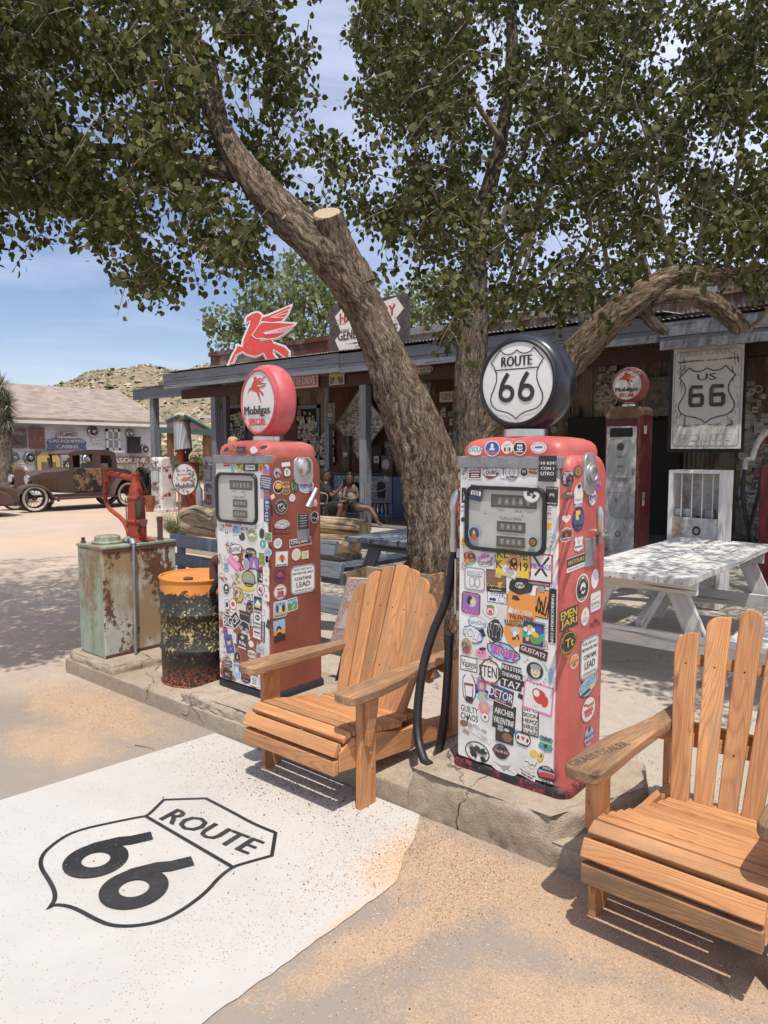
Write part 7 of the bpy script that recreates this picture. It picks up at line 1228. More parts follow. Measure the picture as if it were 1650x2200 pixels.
board('drink_sign', 'red and green soft drink sign with white script under the porch roof', 866, 783, 925, 803, YP-.12, .02, (.30, .02, .02), lambda A, w, h: (A.text('Coca-Cola', -w*.2, 0, h*.66, (.6, .56, .52), w=w*.62), A.rect(w*.33, 0, w*.3, h*1.02, (.03, .07, .05)), A.text('ICE', w*.33, h*.28, h*.25, (.6, .58, .5)), A.text('COLD', w*.33, -h*.12, h*.4, (.6, .58, .5))))
board('shield_sign', 'dark hanging board with a pale historic shield sign, left of the upright trunk', 888, 824, 925, 890, 12.4, .03, (.02, .018, .018), lambda A, w, h: (A.poly([(-.4*w, .42*h), (.2*w, .48*h), (.42*w, .25*h), (.40*w, .12*h), (-.4*w, .12*h)], (.42, .38, .32)), A.text('HISTORIC', 0, .24*h, h*.11, (.03, .03, .03), w=w*.66), A.poly([(x*w*.4, y*h*.26-.18*h) for x, y in SHIELD], (.42, .39, .34)), A.text('66', 0, -.18*h, h*.2, (.03, .03, .03))))
board('store_plaque', 'tan wooden plaque reading GENERAL beside the upright trunk', 944, 842, 1010, 861, 12.2, .03, (.36, .30, .22), lambda A, w, h: A.text('GENERAL', 0, 0, h*.62, (.04, .025, .02), w=w*.84, bold=.004))
board('route_board', 'small black board reading ROUTE US 66 fixed to the inner porch post', 700, 866, 720, 910, 12.15, .03, (.02, .025, .022), lambda A, w, h: (A.text('ROUTE', 0, h*.36, h*.08, (.35, .35, .33)), A.text('US', 0, h*.18, h*.1, (.35, .35, .33)), A.text('66', 0, -h*.05, h*.24, (.5, .5, .46)), A.rect(0, -h*.3, w*.6, h*.03, (.25, .25, .23))))
def us66(A, w, h):
    K = (.03, .03, .032); rr = random.Random(4); A.line(rrect(w*.95, h*.80, .05, 4, 0, -h*.075), .008, (.25, .24, .23), True)
    for sgn in (1, -1):
        for i in range(34):
            v = rr.uniform(-.31, .24)*h; u = sgn*w*rr.uniform(.30, .46); A.line([(u, v), (u-sgn*.02*w, v+rr.uniform(.02, .07)*h)], rr.uniform(.003, .012), rr.choice((K, (.2, .19, .18), (.3, .29, .28)))); A.L -= 1
    for i in range(26): u = rr.uniform(-.45, .45)*w; A.line([(u, .245*h+rr.uniform(-.01, .01)), (u+rr.uniform(.04, .14)*w, .245*h+rr.uniform(-.015, .012))], rr.uniform(.003, .010), rr.choice((K, (.22, .2, .19)))); A.L -= 1
    for i in range(26): u = rr.uniform(-.45, .35)*w; A.line([(u, -.30*h+rr.uniform(-.02, .02)), (u+rr.uniform(.04, .10)*w, -.30*h+rr.uniform(-.02, .03))], rr.uniform(.003, .009), rr.choice((K, (.22, .2, .19)))); A.L -= 1
    A.L += 2; sp = [(x*w*.40, y*h*.215-.035*h) for x, y in SHIELD]; A.poly(sp, (.68, .65, .62)); A.line(sp, .014, K, True)
    A.text('US', 0, .105*h, h*.055, K, w=w*.27, bold=.003)
    for cx in (-.14*w, .16*w):
        a, b_ = .085*w, .075*h; c0 = -.055*h
        A.line([(cx+a, c0+b_), (cx-a*.7, c0+b_+.006), (cx-a, c0+b_*.7), (cx-a, c0-b_*.8), (cx-a*.8, c0-b_), (cx+a*.75, c0-b_), (cx+a, c0-b_*.8), (cx+a, c0-b_*.05), (cx+a*.8, c0+b_*.12), (cx-a*.9, c0+b_*.10)], .052, K); A.line([(cx+a*.8, c0+b_*.86), (cx-a*.75, c0+b_*.86), (cx-a*.86, c0+b_*.6), (cx-a*.86, c0-b_*.7)], .005, (.35, .34, .33))
    A.text('HISTORIC', 0, .315*h, h*.06, (.44, .42, .40), w=w*.80); A.text('ROUTE', 0, -.41*h, h*.07, (.46, .44, .42), w=w*.74)
board('highway_sign', 'big scuffed white sign with a US 66 shield hanging over the white rack', 1449, 715, 1590, 964, 10.5, .03, (.72, .69, .66), us66, amat='matte')
b = MB(); p, q = at(1441, 730, y=10.54), at(1596, 972, y=10.54); b.box((p.x, 10.54, q.z), (q.x, 10.58, p.z)); tag(b.build('backing_board', 'black', None), 'black frame board behind the big white US 66 sign', 'board')
board('shield_sign', 'dim wooden US 66 sign against the wall behind the globe of the back pump', 1383, 812, 1442, 893, 12.7, .03, (.09, .065, .045), lambda A, w, h: (A.line([(x*w*.42, y*h*.45) for x, y in SHIELD], .03, (.03, .02, .018), True), A.text('US', 0, .12*h, h*.13, (.02, .015, .012), bold=.01), A.text('66', 0, -.17*h, h*.26, (.02, .015, .012), bold=.02)))
# diamond shaped board covered in little stickers
DB = thing('diamond_board', 'white diamond shaped board covered in small stickers on the store wall', 'board', tuple(at(770, 910, y=12.6)))
dq = [at(x, y, y=12.6) for x, y in ((771, 838), (722, 912), (770, 985), (829, 906))]; b = MB(); b.col = (.42, .39, .35); b.prism([(p.x, p.z) for p in dq], (0, 12.63, 0), (1, 0, 0), (0, 0, 1), .03); b.build('panel', 'matte', DB)
sticker_wall(DB, 12.595, [[(771, 848), (728, 912), (770, 975), (822, 906)]], 230, 9, .03, .055, 60, .0015)
A = Art((0, 12.597, 0), eps=.002); A.line([(p.x, p.z) for p in dq], .035, (.16, .10, .08), True); A.build('edge_trim', 'matte', DB)
# blue drinks chest against the wall, bottles in its open bay
FZ = thing('drinks_chest', 'faded blue drinks chest dotted with stickers against the porch wall', 'cooler', (-11, 12.6, .1))
p, q = at(717, 1020, y=12.2), at(842, 1020, y=12.2); b = MB(); b.box((p.x, 12.2, .42), (q.x, 12.95, 1.02)); b.box((p.x, 12.24, .10), (q.x, 12.95, .16)); b.box((p.x, 12.22, .16), (p.x+.12, 12.95, .42)); b.box((q.x-.12, 12.22, .16), (q.x, 12.95, .42)); b.box((p.x+.12, 12.8, .16), (q.x-.12, 12.95, .42)); plain('chest_blue', (.08, .12, .17), .5, .3, 5); b.build('cabinet', 'chest_blue', FZ, bevel=.015)
b = MB(); b.box((p.x-.03, 12.17, 1.03), (q.x+.03, 12.98, 1.07)); b.build('lid', 'old_plank', FZ, bevel=.01)
b = MB(); b.box((q.x+.02, 12.2, .1), (q.x+.5, 12.95, 1.02)); plain('deep_blue', (.02, .05, .12), .5, .2, 4); b.build('side_cabinet', 'deep_blue', FZ, bevel=.015)
for k in range(9): b = MB(); b.lathe([(.028, 0), (.03, .1), (.012, .15), (.011, .2), (0, .2)], (q.x-.25-.12*k, 12.45, .165), n=10); b.col = (.4, .4, .38); b.build('bottle', 'chrome' if k % 2 else 'cast_aluminium', FZ, True)
sticker_wall(FZ, 12.195, [[(725, 1025), (838, 1025), (838, 1072), (725, 1072)]], 46, 12, .03, .06, 46, .0015)
for k, (px, h_, w_) in enumerate(((812, .62, .14), (832, .40, .20), (745, .85, .12))):
    p = at(px, 1010, y=12.5); b = MB(); b.box((p.x-w_, 12.45, 1.07), (p.x+w_, 12.55, 1.07+h_)); b.col = (.3, .28, .25); o = b.build('picture_frame', 'dark_interior' if k == 0 else 'old_plank', None, bevel=.01); tag(o, ('tall dark carved figure shape standing on the drinks chest', 'dark framed box on the drinks chest near the leaning trunk', 'grey narrow board standing on the left of the drinks chest')[k], 'display')
    A = Art((p.x, 12.449, 1.07+h_/2), eps=.002); mini(A, random.Random(k), 0, 0, w_*.6); A.build('picture', 'matte', o)
# ---- the tall pump on the porch side
BP = thing('gas_pump', 'tall scuffed white and dark red gas pump under the porch edge, with a Mobilgas globe', 'gas pump', (-3.2, 8.1, .09))
rusty('pump_worn_white', (.68, .68, .67), .34, 2.0, ((.16, .09, .06), (.30, .22, .17)), .45, second=(.50, .49, .47), soft=.12, streak=.6); rusty('pump_maroon', (.12, .02, .018), .2, 3, ((.06, .02, .015), (.18, .07, .05)), .4, soft=.2)
PY = 7.95; pL_, pR_ = at(1297, 1000, y=PY), at(1372, 1000, y=PY); zT = at(1330, 885, y=PY).z; X0b, X1b = pL_.x, pR_.x
prof = [(PY, .1), (PY, 1.0)]+arcpts(PY+.06, zT-.06, .06, 180, 90)+arcpts(PY+.36, zT-.06, .06, 90, 0)+[(PY+.42, 1.0), (PY+.42, .1)]
b = MB(); smoothbox(b, X0b, X1b, prof, 0, .04); bb = b.build('body', 'pump_maroon', BP, True)
b = MB(); b.prism(rrect(X1b-X0b-.06, zT-.32, .02, 3, (X0b+X1b)/2, .14+(zT-.32)/2+.02), (0, PY, 0), (1, 0, 0), (0, 0, 1), .012); b.build('front_panel', 'pump_worn_white', BP, bevel=.005)
b = MB(); b.prism(rrect(X1b-X0b+.0, .14, .05, 5, (X0b+X1b)/2, zT-.01), (0, PY+.40, 0), (1, 0, 0), (0, 0, 1), .43); rusty('cap_rust', (.20, .12, .07), .4, 3, ((.12, .05, .03), (.24, .15, .09)), .5); b.build('cap', 'cap_rust', BP, bevel=.02, seg=3)
xm = (X0b+X1b)/2; b = MB(); b.prism(rrect(.26, .10, .015, 3, xm, zT-.23), (0, PY-.013, 0), (1, 0, 0), (0, 0, 1), .003); b.build('display_window', 'black', bb)
b = MB(); b.prism(rrect(.27, .42, .03, 4, xm, zT-.53), (0, PY-.013, 0), (1, 0, 0), (0, 0, 1), .010); pf = b.build('price_panel', 'dial_grey', bb, bevel=.004)
A = Art((xm, PY-.0235, zT-.53), eps=.0008); A.ell(0, .14, .042, .045, (.05, .03, .025)); A.circ(0, .14, .042, .045, .006, (.3, .28, .25))
for v in (.03, -.08):
    for k in (-1, 0, 1): A.rect(k*.024, v, .019, .022, (.08, .08, .08)); A.rect(k*.024, v, .013, .015, (.45, .44, .42)); A.L -= 2
for k in (-1, 0, 1): A.rect(k*.026, -.135, .006, .022, (.08, .08, .08)); A.L -= 1
A.build('panel_print', 'clean', pf)
A = Art((xm-.01, PY-.0125, .95), eps=.0008); sh = [(-.13, .15), (.13, .15), (.11, .11), (.12, 0), (.09, -.12), (0, -.15), (-.09, -.12), (-.12, 0), (-.11, .11)]; A.poly(sh, (.45, .44, .44)); A.line(sh, .004, (.2, .2, .2), True); A.rect(-.03, .06, .02, .05, (.4, .15, .13)); A.circ(.0, -.32, .025, .03, .014, (.22, .22, .23)); A.build('shield_decal', 'clean', BP)
for (zz, w2, h2, c2) in ((zT-.20, .06, .09, (.5, .48, .46)), (zT-.98, .045, .15, (.5, .5, .5))): A = Art((X1b+.001, PY+.17, zz), (0, 1, 0), (0, 0, 1), .001); A.rect(0, 0, w2*1.5, h2, c2); [A.rect(0, h2*(.35-.1*k), w2*1.2, h2*.05, (.05, .05, .05)) for k in range(5) if h2 > .1]; A.build('sticker', 'matte', BP)
b = MB(); b.lathe([(.085, 0), (.085, .035), (.06, .05), (.06, .06)], (xm, PY+.2, zT+.055), n=28); b.build('collar', 'chrome', BP, True)
rusty('globe_faded', (.32, .08, .07), .2, 3, ((.24, .07, .06), (.3, .13, .11)), .4, soft=.2)
globe(BP, xm, PY+.2, zT+.055+.045+.205, .205, 'globe_faded', fmob, .16, ring='globe_faded')
# white rack with glass jars, open front
RK = thing('display_rack', 'white enamel oil bottle rack with rust stains, standing under the big US 66 sign', 'rack', (-2.9, 7.2, .09))
RY = 7.0; p0, p1 = at(1437, 1012, y=RY), at(1556, 1012, y=RY); zt = p0.z+.01; xa, xb = p0.x, p1.x; zm = at(1437, 1110, y=RY).z; dl, dr_ = xa-.03, xb-.0
rusty('rack_white', (.64, .63, .61), .36, 3, ((.22, .10, .05), (.40, .26, .16)), .4, soft=.15)
b = MB(); b.box((xa, RY, .1), (xa+.04, RY+.32, zt)); b.box((xb-.04, RY, .1), (xb, RY+.32, zt)); b.box((xa+.04, RY, zt-.03), (xb-.04, RY+.32, zt)); b.build('frame', 'white_enamel', RK, bevel=.005)
b = MB(); b.box((xa+.04, RY+.30, zm), (xb-.04, RY+.315, zt-.03)); b.build('back_panel', 'rack_white', RK); b = MB(); b.box((xa+.04, RY+.01, .1), (xb-.04, RY+.03, zm)); lp = b.build('lower_panel', 'rack_white', RK, bevel=.003)
A = Art(((xa+xb)/2+.02, RY+.009, zm-.12), eps=.0008); A.ell(0, 0, .038, .045, (.04, .045, .05)); A.ell(0, 0, .020, .024, (.4, .4, .38)); A.build('badge', 'clean', lp)
for k in range(4): b = MB(); xx = xa+(xb-xa)*(.22+.19*k); b.tube([(xx, RY+.05, zm-.0), (xx, RY+.05, zt-.03)], .006, 6); b.build('divider', 'white_enamel', RK, True)
for k in (.14, .33, .72): b = MB(); xx = xa+(xb-xa)*k; b.lathe([(.055, 0), (.058, .02), (.058, .06), (.05, .075), (.05, .08), (.044, .08), (.044, .02), (0, .02)], (xx, RY+.10, zm+.002), n=20); b.build('jar_cup', 'galvanised', RK, True)
# air hose stand and a red post at the right edge
AH = thing('hose_stand', 'grey fuel nozzle and black hoses hanging by the right edge behind the white rack', 'hose stand', (-1.9, 8.3, .1))
for pts in (((1600, 1010), (1596, 1060), (1606, 1130), (1625, 1190)), ((1643, 985), (1630, 1060), (1612, 1130), (1600, 1200))): b = MB(); b.tube(spl([tuple(at(x, y, y=8.3)) for x, y in pts], 6), .022, 10); b.build('hose', 'rubber', AH, True)
b = MB(); b.tube([tuple(at(x, y, y=8.3)) for x, y in ((1600, 1008), (1602, 990), (1618, 985))], .03, 10); b.build('elbow', 'cast_aluminium', AH, True)
b = MB(); b.tube(spl([tuple(at(x, y, y=8.3)) for x, y in ((1616, 988), (1622, 965), (1632, 945), (1650, 925))], 4), .032, 10); b.build('nozzle', 'cast_aluminium', AH, True)
p = at(1645, 1100, y=8.1); b = MB(); b.box((p.x-.06, 8.08, .1), (p.x+.06, 8.20, 1.42)); tag(b.build('steel_post', 'pump_maroon', None, bevel=.01), 'dark red square post cut off by the right edge of the photo', 'post')
# ---- people on the porch
plain('skin', (.115, .06, .04), .55, .1, 8); plain('cloth_black', (.012, .012, .014), .85, .2, 10); plain('cloth_white', (.22, .205, .20), .85, .1, 10); plain('denim', (.03, .05, .09), .85, .2, 10); plain('hair_dark', (.012, .008, .007), .6, .2, 30); plain('hair_blond', (.42, .27, .13), .6, .35, 60); plain('rattan', (.30, .25, .20), .6, .2, 20)
def skin_body(name, chain, mat, parent, sub=1):
    """chain: list of (joint position, radius, parent index); joints are welded into one tapering surface"""
    me = bpy.data.meshes.new(name); me.from_pydata([tuple(c[0]) for c in chain], [(c[2], i) for i, c in enumerate(chain) if c[2] >= 0], []); o = bpy.data.objects.new(name, me); COL.objects.link(o); me.materials.append(M[mat])
    s = o.modifiers.new('k', 'SKIN'); s.use_smooth_shade = True
    for i, c in enumerate(chain): me.skin_vertices[0].data[i].radius = (c[1], c[1]); me.skin_vertices[0].data[i].use_root = (c[2] < 0)
    q = o.modifiers.new('s', 'SUBSURF'); q.levels = sub+1; q.render_levels = sub+1
    if parent:
        o.parent = parent
        if parent.name in WORLD: o.matrix_parent_inverse = parent.matrix_basis.inverted()
    return o
def J(px, py, d): return Vector(at(px, py, d=d))
def head(parent, c, face, hairmat, long=0, r=.105):
    up = Vector((0, 0, 1)); fz = Vector(face).normalized(); rt = fz.cross(up).normalized(); b = MB()
    rings = []
    for (h, w, dpt, off) in ((-.125, .03, .03, .035), (-.11, .055, .06, .03), (-.07, .07, .085, .015), (-.02, .078, .098, .005), (.03, .08, .102, 0), (.08, .072, .095, -.005), (.115, .05, .07, -.01), (.13, .02, .03, -.01)):
        rings.append([c+up*h+rt*(w*math.cos(a))+fz*(off+dpt*math.sin(a)*(1 if math.sin(a) > 0 else .95)) for a in [6.283*k/16 for k in range(16)]])
    b.loft(rings); hd = b.build('head', 'skin', parent, True, ang=180)
    b = MB(); b.lathe([(.016, -.02), (.012, .02), (.005, .04)], c+fz*.085+up*-.03, (rt, up, fz), 8); b.build('nose', 'skin', hd, True)
    A = Art(c+fz*.108, rt, up, .001); A.ell(-.03, .005, .012, .006, (.02, .015, .015), 8); A.ell(.03, .005, .012, .006, (.02, .015, .015), 8); A.rect(0, -.07, .04, .008, (.25, .06, .05)); A.build('eyes_and_mouth', 'matte', hd)
    b = MB(); rings = []
    for (h, w, dpt, off) in ((-.06-long, .05+.03*(long > 0), .04, -.05), (-.03, .086, .075, -.03), (.03, .09, .095, -.018), (.08, .086, .102, -.008), (.12, .066, .085, -.01), (.145, .03, .04, -.012)):
        rings.append([c+up*h+rt*(w*math.cos(a))+fz*(off+dpt*math.sin(a)*(.35 if (math.sin(a) > 0 and h < .06) else 1)) for a in [6.283*k/16 for k in range(16)]])
    b.loft(rings); b.build('hair', hairmat, parent, True, ang=180)
dM = 14.4
MN = thing('person', 'person in a black shirt and dark shorts seated side on, holding up a phone', 'person', tuple(at(705, 1120, d=dM)))
hip, sh = J(706, 1092, dM), J(699, 1047, dM)
skin_body('torso', [(hip, .16, -1), ((hip+sh)/2, .165, 0), (sh, .13, 1), (sh+Vector((0, 0, .12)), .06, 2)], 'cloth_black', MN)
rM = Vector(CR)
skin_body('body', [(sh+Vector((0, 0, .05)), .05, -1), (sh+Vector((0, 0, .14)), .045, 0), (J(704, 1052, dM-.2), .055, 0), (J(714, 1067, dM-.25), .043, 2), (J(730, 1050, dM-.25), .034, 3), (J(737, 1040, dM-.25), .028, 4), (hip, .08, 0), (J(728, 1086, dM-.3), .075, 6), (J(733, 1088, dM-.3), .06, 7), (J(727, 1110, dM-.3), .05, 8), (J(724, 1122, dM-.3), .035, 9), (J(732, 1126, dM-.35), .03, 10), (J(740, 1086, dM+.1), .07, 6), (J(744, 1090, dM+.1), .058, 12), (J(738, 1112, dM+.1), .045, 13), (J(737, 1122, dM+.1), .033, 14), (J(745, 1126, dM+.1), .03, 15)], 'skin', MN)
skin_body('shorts', [(hip, .155, -1), (J(722, 1085, dM-.28), .105, 0), (J(728, 1086, dM-.28), .095, 1), (J(733, 1084, dM+.08), .10, 0)], 'cloth_black', MN)
skin_body('sleeve', [(sh+Vector((0, 0, .02)), .10, -1), (J(706, 1056, dM-.22), .075, 0), (J(709, 1061, dM-.24), .066, 1)], 'cloth_black', MN)
head(MN, J(700, 1021, dM), rM*.9+Vector(CF)*-.3, 'hair_dark')
b = MB(); b.prism(rrect(.075, .15, .01, 2), J(739, 1038, dM-.28), tuple(Vector(CR)*.6+Vector(CF)*.8), (0, 0, 1), .009); tag(b.build('phone', 'black', None), 'dark phone held up by the person in the black shirt', 'phone')
dW = 14.6
WM = thing('person', 'person with long dark hair in a white top, seated behind a porch post', 'person', tuple(at(757, 1120, d=dW)))
hip, sh = J(760, 1088, dW), J(753, 1050, dW)
skin_body('torso', [(hip, .15, -1), ((hip+sh)/2, .125, 0), (sh+Vector((0, 0, -.03)), .12, 1)], 'cloth_white', WM)
skin_body('body', [(sh, .10, -1), (sh+Vector((0, 0, .13)), .045, 0), (J(741, 1053, dW-.05), .048, 0), (J(738, 1070, dW-.2), .038, 2), (J(752, 1073, dW-.3), .033, 3), (J(765, 1072, dW-.3), .028, 4), (J(766, 1052, dW-.05), .048, 0), (J(770, 1068, dW-.1), .038, 6), (J(764, 1072, dW-.3), .03, 7), (hip, .09, 0), (J(770, 1090, dW-.5), .075, 9), (J(795, 1092, dW-.5), .06, 10), (J(808, 1112, dW-.6), .045, 11), (J(812, 1123, dW-.6), .033, 12), (J(820, 1128, dW-.7), .028, 13)], 'skin', WM)
skin_body('skirt', [(hip, .15, -1), (J(768, 1090, dW-.4), .105, 0), (J(785, 1090, dW-.45), .09, 1)], 'cloth_black', WM)
b = MB(); b.tube([sh+Vector((-.10, -.08, .08)), sh+Vector((0, -.135, -.10)), sh+Vector((.09, -.13, -.28))], .016, 6); b.build('strap', 'cloth_black', WM, True)
head(WM, J(751, 1029, dW-.05), -Vector(CF)+rM*.15, 'hair_dark', .22)
b = MB(); b.lathe([(.0, 0), (.08, 0), (.085, .02), (.05, .20), (.0, .21)], J(752, 1052, dW+.12), n=12); b.build('hair_length', 'hair_dark', WM, True)
dB = 13.4
BW = thing('person', 'person with blond hair standing behind the brownish pump, only the top of the head showing', 'person', tuple(at(500, 1110, d=dB)))
ft = at(500, 1130, d=dB); hc = J(502, 955, dB)
skin_body('body', [(Vector((ft.x, ft.y, .95)), .15, -1), (Vector((ft.x, ft.y, 1.2)), .13, 0), (Vector((ft.x, ft.y, 1.42)), .13, 1), (Vector((ft.x, ft.y, 1.56)), .055, 2), (Vector((ft.x-.24, ft.y, 1.36)), .055, 2), (Vector((ft.x-.30, ft.y, 1.08)), .045, 4), (Vector((ft.x-.28, ft.y-.1, .86)), .035, 5), (Vector((ft.x+.24, ft.y, 1.36)), .055, 2), (Vector((ft.x+.30, ft.y, 1.08)), .045, 7), (Vector((ft.x+.28, ft.y-.1, .86)), .035, 8)], 'skin', BW)
skin_body('shirt', [(Vector((ft.x, ft.y, .95)), .17, -1), (Vector((ft.x, ft.y, 1.2)), .15, 0), (Vector((ft.x, ft.y, 1.42)), .155, 1)], 'cloth_black', BW)
skin_body('jeans', [(Vector((ft.x, ft.y, .95)), .17, -1), (Vector((ft.x-.12, ft.y, .75)), .11, 0), (Vector((ft.x-.13, ft.y, .5)), .08, 1), (Vector((ft.x-.13, ft.y, .12)), .06, 2), (Vector((ft.x-.13, ft.y-.16, .10)), .045, 3), (Vector((ft.x+.12, ft.y, .75)), .11, 0), (Vector((ft.x+.13, ft.y, .5)), .08, 5), (Vector((ft.x+.13, ft.y, .12)), .06, 6), (Vector((ft.x+.13, ft.y-.16, .10)), .045, 7)], 'denim', BW)
head(BW, hc, rM*.8+Vector(CF)*.4, 'hair_blond', .06)
# light metal porch chairs
def porch_chair(px, d, label, rz):
    base = at(px, 1100, d=d); T_ = thing('porch_chair', label, 'chair', (base.x, base.y, .1), R_(rz), 'porch chairs by the drinks chest', world=False)
    b = MB(); b.prism(rrect(.44, .42, .06, 4), (0, 0, .42), (1, 0, 0), (0, 1, 0), .03); b.build('seat', 'rattan', T_)
    for sx in (-.2, .2):
        for sy in (-.18, .18): b = MB(); b.tube([(sx, sy, .42), (sx*1.15, sy*1.2, 0)], .012, 8); b.build('leg', 'rattan', T_, True)
    b = MB(); b.tube(spl([(-.22, -.18, .43), (-.25, -.20, .62), (-.24, .05, .66), (-.22, .2, .72), (-.15, .23, .86), (0, .24, .88), (.15, .23, .86), (.22, .2, .72), (.24, .05, .66), (.25, -.20, .62), (.22, -.18, .43)], 5), .013, 8); b.build('arm_loop', 'rattan', T_, True)
    b = MB()
    b.prism(rrect(.34, .34, .08, 4, 0, .66), (0, .22, 0), (1, 0, 0), (0, 0, 1), .012); b.build('backrest', 'cloth_black', T_)
porch_chair(700, 14.5, 'light tube porch chair under the person in the black shirt', 100); porch_chair(757, 14.8, 'light tube porch chair under the person with long dark hair', 40); porch_chair(800, 14.9, 'light tube porch chair half hidden behind the right hand porch post', -20)
# ================================================================ the yard: shed, old cars, pumps, hill
corr_mat('shed_white_base', (.5, .5, .5), ((.3, .3, .3), (.4, .4, .4)), .1)
n = NT('clapboard', .7); P = n.wpos((1, .35, 1)); a = n.noise(P, 3, 8, .7); f = n.noise(n.wpos((1, .2, 4)), 9, 6, .7); n.color(n.mix(n.rng(f, .55, .72, 0, .55), n.mix(n.rng(a, .35, .7), (.62, .63, .65), (.72, .72, .72)), (.33, .31, .29))); n.bump(f, .2, .004); M['clapboard'] = n.m
n = NT('shingles', .9); P = n.wpos(); s = n.sep(P); row = n.math('FLOOR', n.math('MULTIPLY', s[0], 8.)); cc = n.new('ShaderNodeCombineXYZ'); n.put(cc.inputs[0], row); n.put(cc.inputs[1], n.math('FLOOR', n.math('ADD', n.math('MULTIPLY', s[1], 4.4), n.math('MULTIPLY', row, .37)))); w_ = n.new('ShaderNodeTexWhiteNoise'); w_.noise_dimensions = '2D'; n.put(w_.inputs['Vector'], cc.outputs[0])
fr = n.math('FRACT', n.math('MULTIPLY', s[0], 8.)); c = n.ramp(w_.outputs[0], [(0, (.22, .175, .14)), (.5, (.30, .24, .19)), (1, (.36, .295, .235))]); c = n.mix(n.rng(n.noise(P, 40, 3), .3, .7, 0, .35), c, (.22, .17, .14)); n.color(c); n.bump(fr, .5, .02); M['shingles'] = n.m
XB = -23.1; Z1 = lambda zx, zy, x=XB: at(zx/3.3, 780+zy/3.3, x=x)
SH = thing('shed_building', 'white clapboard shed with a tan shingle roof, hung with old signs and hubcaps', 'shed', (-25, 9, 0))
YE = Z1(1083, 460).y; YS = 2.0; ze = Z1(1083, 432).z
b = MB(); nb = 13; bh = ze/nb
for k in range(nb): b.prism([(XB-.10, k*bh), (XB+.022, k*bh), (XB, k*bh+bh), (XB-.10, k*bh+bh)], (0, YS, 0), (1, 0, 0), (0, 0, 1), -(YE-YS))
w_ = b.build('wall', 'clapboard', SH); b = MB(); b.box((XB-.06, YE+.002, 0), (XB+.05, YE+.09, ze)); b.build('corner_board', 'white_paint', SH)
R0_ = at(252, 842, y=YE+.3); xr, zrg = R0_.x, R0_.z; xe = XB+.35; zee = Z1(1100, 425, x=xe).z
b = MB(); b.prism([(xe, zee-.04), (xe, zee+.04), (xr, zrg+.05), (xr-2.6, zee+.1), (xr-2.6, zee), (xr, zrg-.03)], (0, YS-.2, 0), (1, 0, 0), (0, 0, 1), -(YE+.35-YS+.2)); rf = b.build('roof', 'shingles', SH)
b = MB(); b.box((xe-.02, YS-.2, zee-.14), (xe+.012, YE+.34, zee-.045), ln=1); b.build('gutter_board', 'white_paint', rf)
b = MB(); b.box((xr-2.3, YE-.1, 0), (XB-.1, YE, ze)); b.prism([(XB-.05, ze), (xr, zrg-.1), (xr-2.3, ze)], (0, YE-.1, 0), (1, 0, 0), (0, 0, 1), -.1); b.box((xr-2.4, YS, 0), (xr-2.3, YE, ze)); b.build('gable_wall', 'clapboard', SH)
p, q = Z1(745, 468), Z1(850, 618); b = MB(); wt_ = .08
for (u0, u1, v0, v1) in ((p.y, q.y, p.z-wt_, p.z), (p.y, q.y, q.z, q.z+wt_), (p.y, p.y+wt_, q.z, p.z), (q.y-wt_, q.y, q.z, p.z), ((p.y+q.y)/2-.02, (p.y+q.y)/2+.02, q.z, p.z), (p.y, q.y, (p.z+q.z)/2-.02, (p.z+q.z)/2+.02)): b.box((XB+.02, u0, v0), (XB+.06, u1, v1))
wf = b.build('window', 'white_paint', SH); b = MB(); b.box((XB+.015, p.y, q.z), (XB+.03, q.y, p.z)); plain('window_grey', (.30, .31, .31), .3, .15, 3); b.build('pane', 'window_grey', wf)
b = MB(); b.box((XB+.02, p.y-.1, q.z-.08), (XB+.12, q.y+.1, q.z)); b.build('window_sill', 'white_paint', wf)
def wsign(name, label, zx, zy, zw, zh, art, base, cat='sign', th=.03, group=None, pts=None):
    c = Z1(zx, zy, XB+.06); a_ = Z1(zx-zw/2, zy-zh/2, XB+.06); d_ = Z1(zx+zw/2, zy+zh/2, XB+.06); w, h = d_.y-a_.y, a_.z-d_.z
    b = MB(); b.col = base; P_ = [(x*w/2, y*h/2) for x, y in pts] if pts else rrect(w, h, .02, 2); b.prism(P_, (XB+.05, c.y, c.z), (0, 1, 0), (0, 0, 1), th); o = b.build(name, 'weathered_sign', None); tag(o, label, cat, group)
    A = Art((XB+.05+th+.002, c.y, c.z), (0, 1, 0), (0, 0, 1), .003); art(A, w, h); A.build('sign_face', 'weathered_sign', o)
wsign('tin_sign', 'rusty brown tin sign reading Phillips 66 on the shed wall', 125, 530, 135, 145, lambda A, w, h: (A.text('Phillips', 0, h*.22, h*.24, (.30, .20, .12), w=w*.88, bold=.01), A.text('66', 0, -h*.15, h*.4, (.015, .012, .012), w=w*.6, bold=.012)), (.085, .055, .045))
wsign('tin_sign', 'dark red upright tin sign left of the blue cabins sign on the shed wall', 262, 532, 115, 150, lambda A, w, h: (A.text('CHESTERFIELD', 0, h*.38, h*.08, (.30, .25, .2), w=w*.8), A.rect(-.2*w, -.05*h, .1*w, .2*h, (.30, .16, .08)), A.rect(.2*w, -.05*h, .1*w, .2*h, (.30, .16, .08)), A.rect(0, .15*h, .7*w, .015*h, (.25, .12, .08))), (.15, .025, .018))
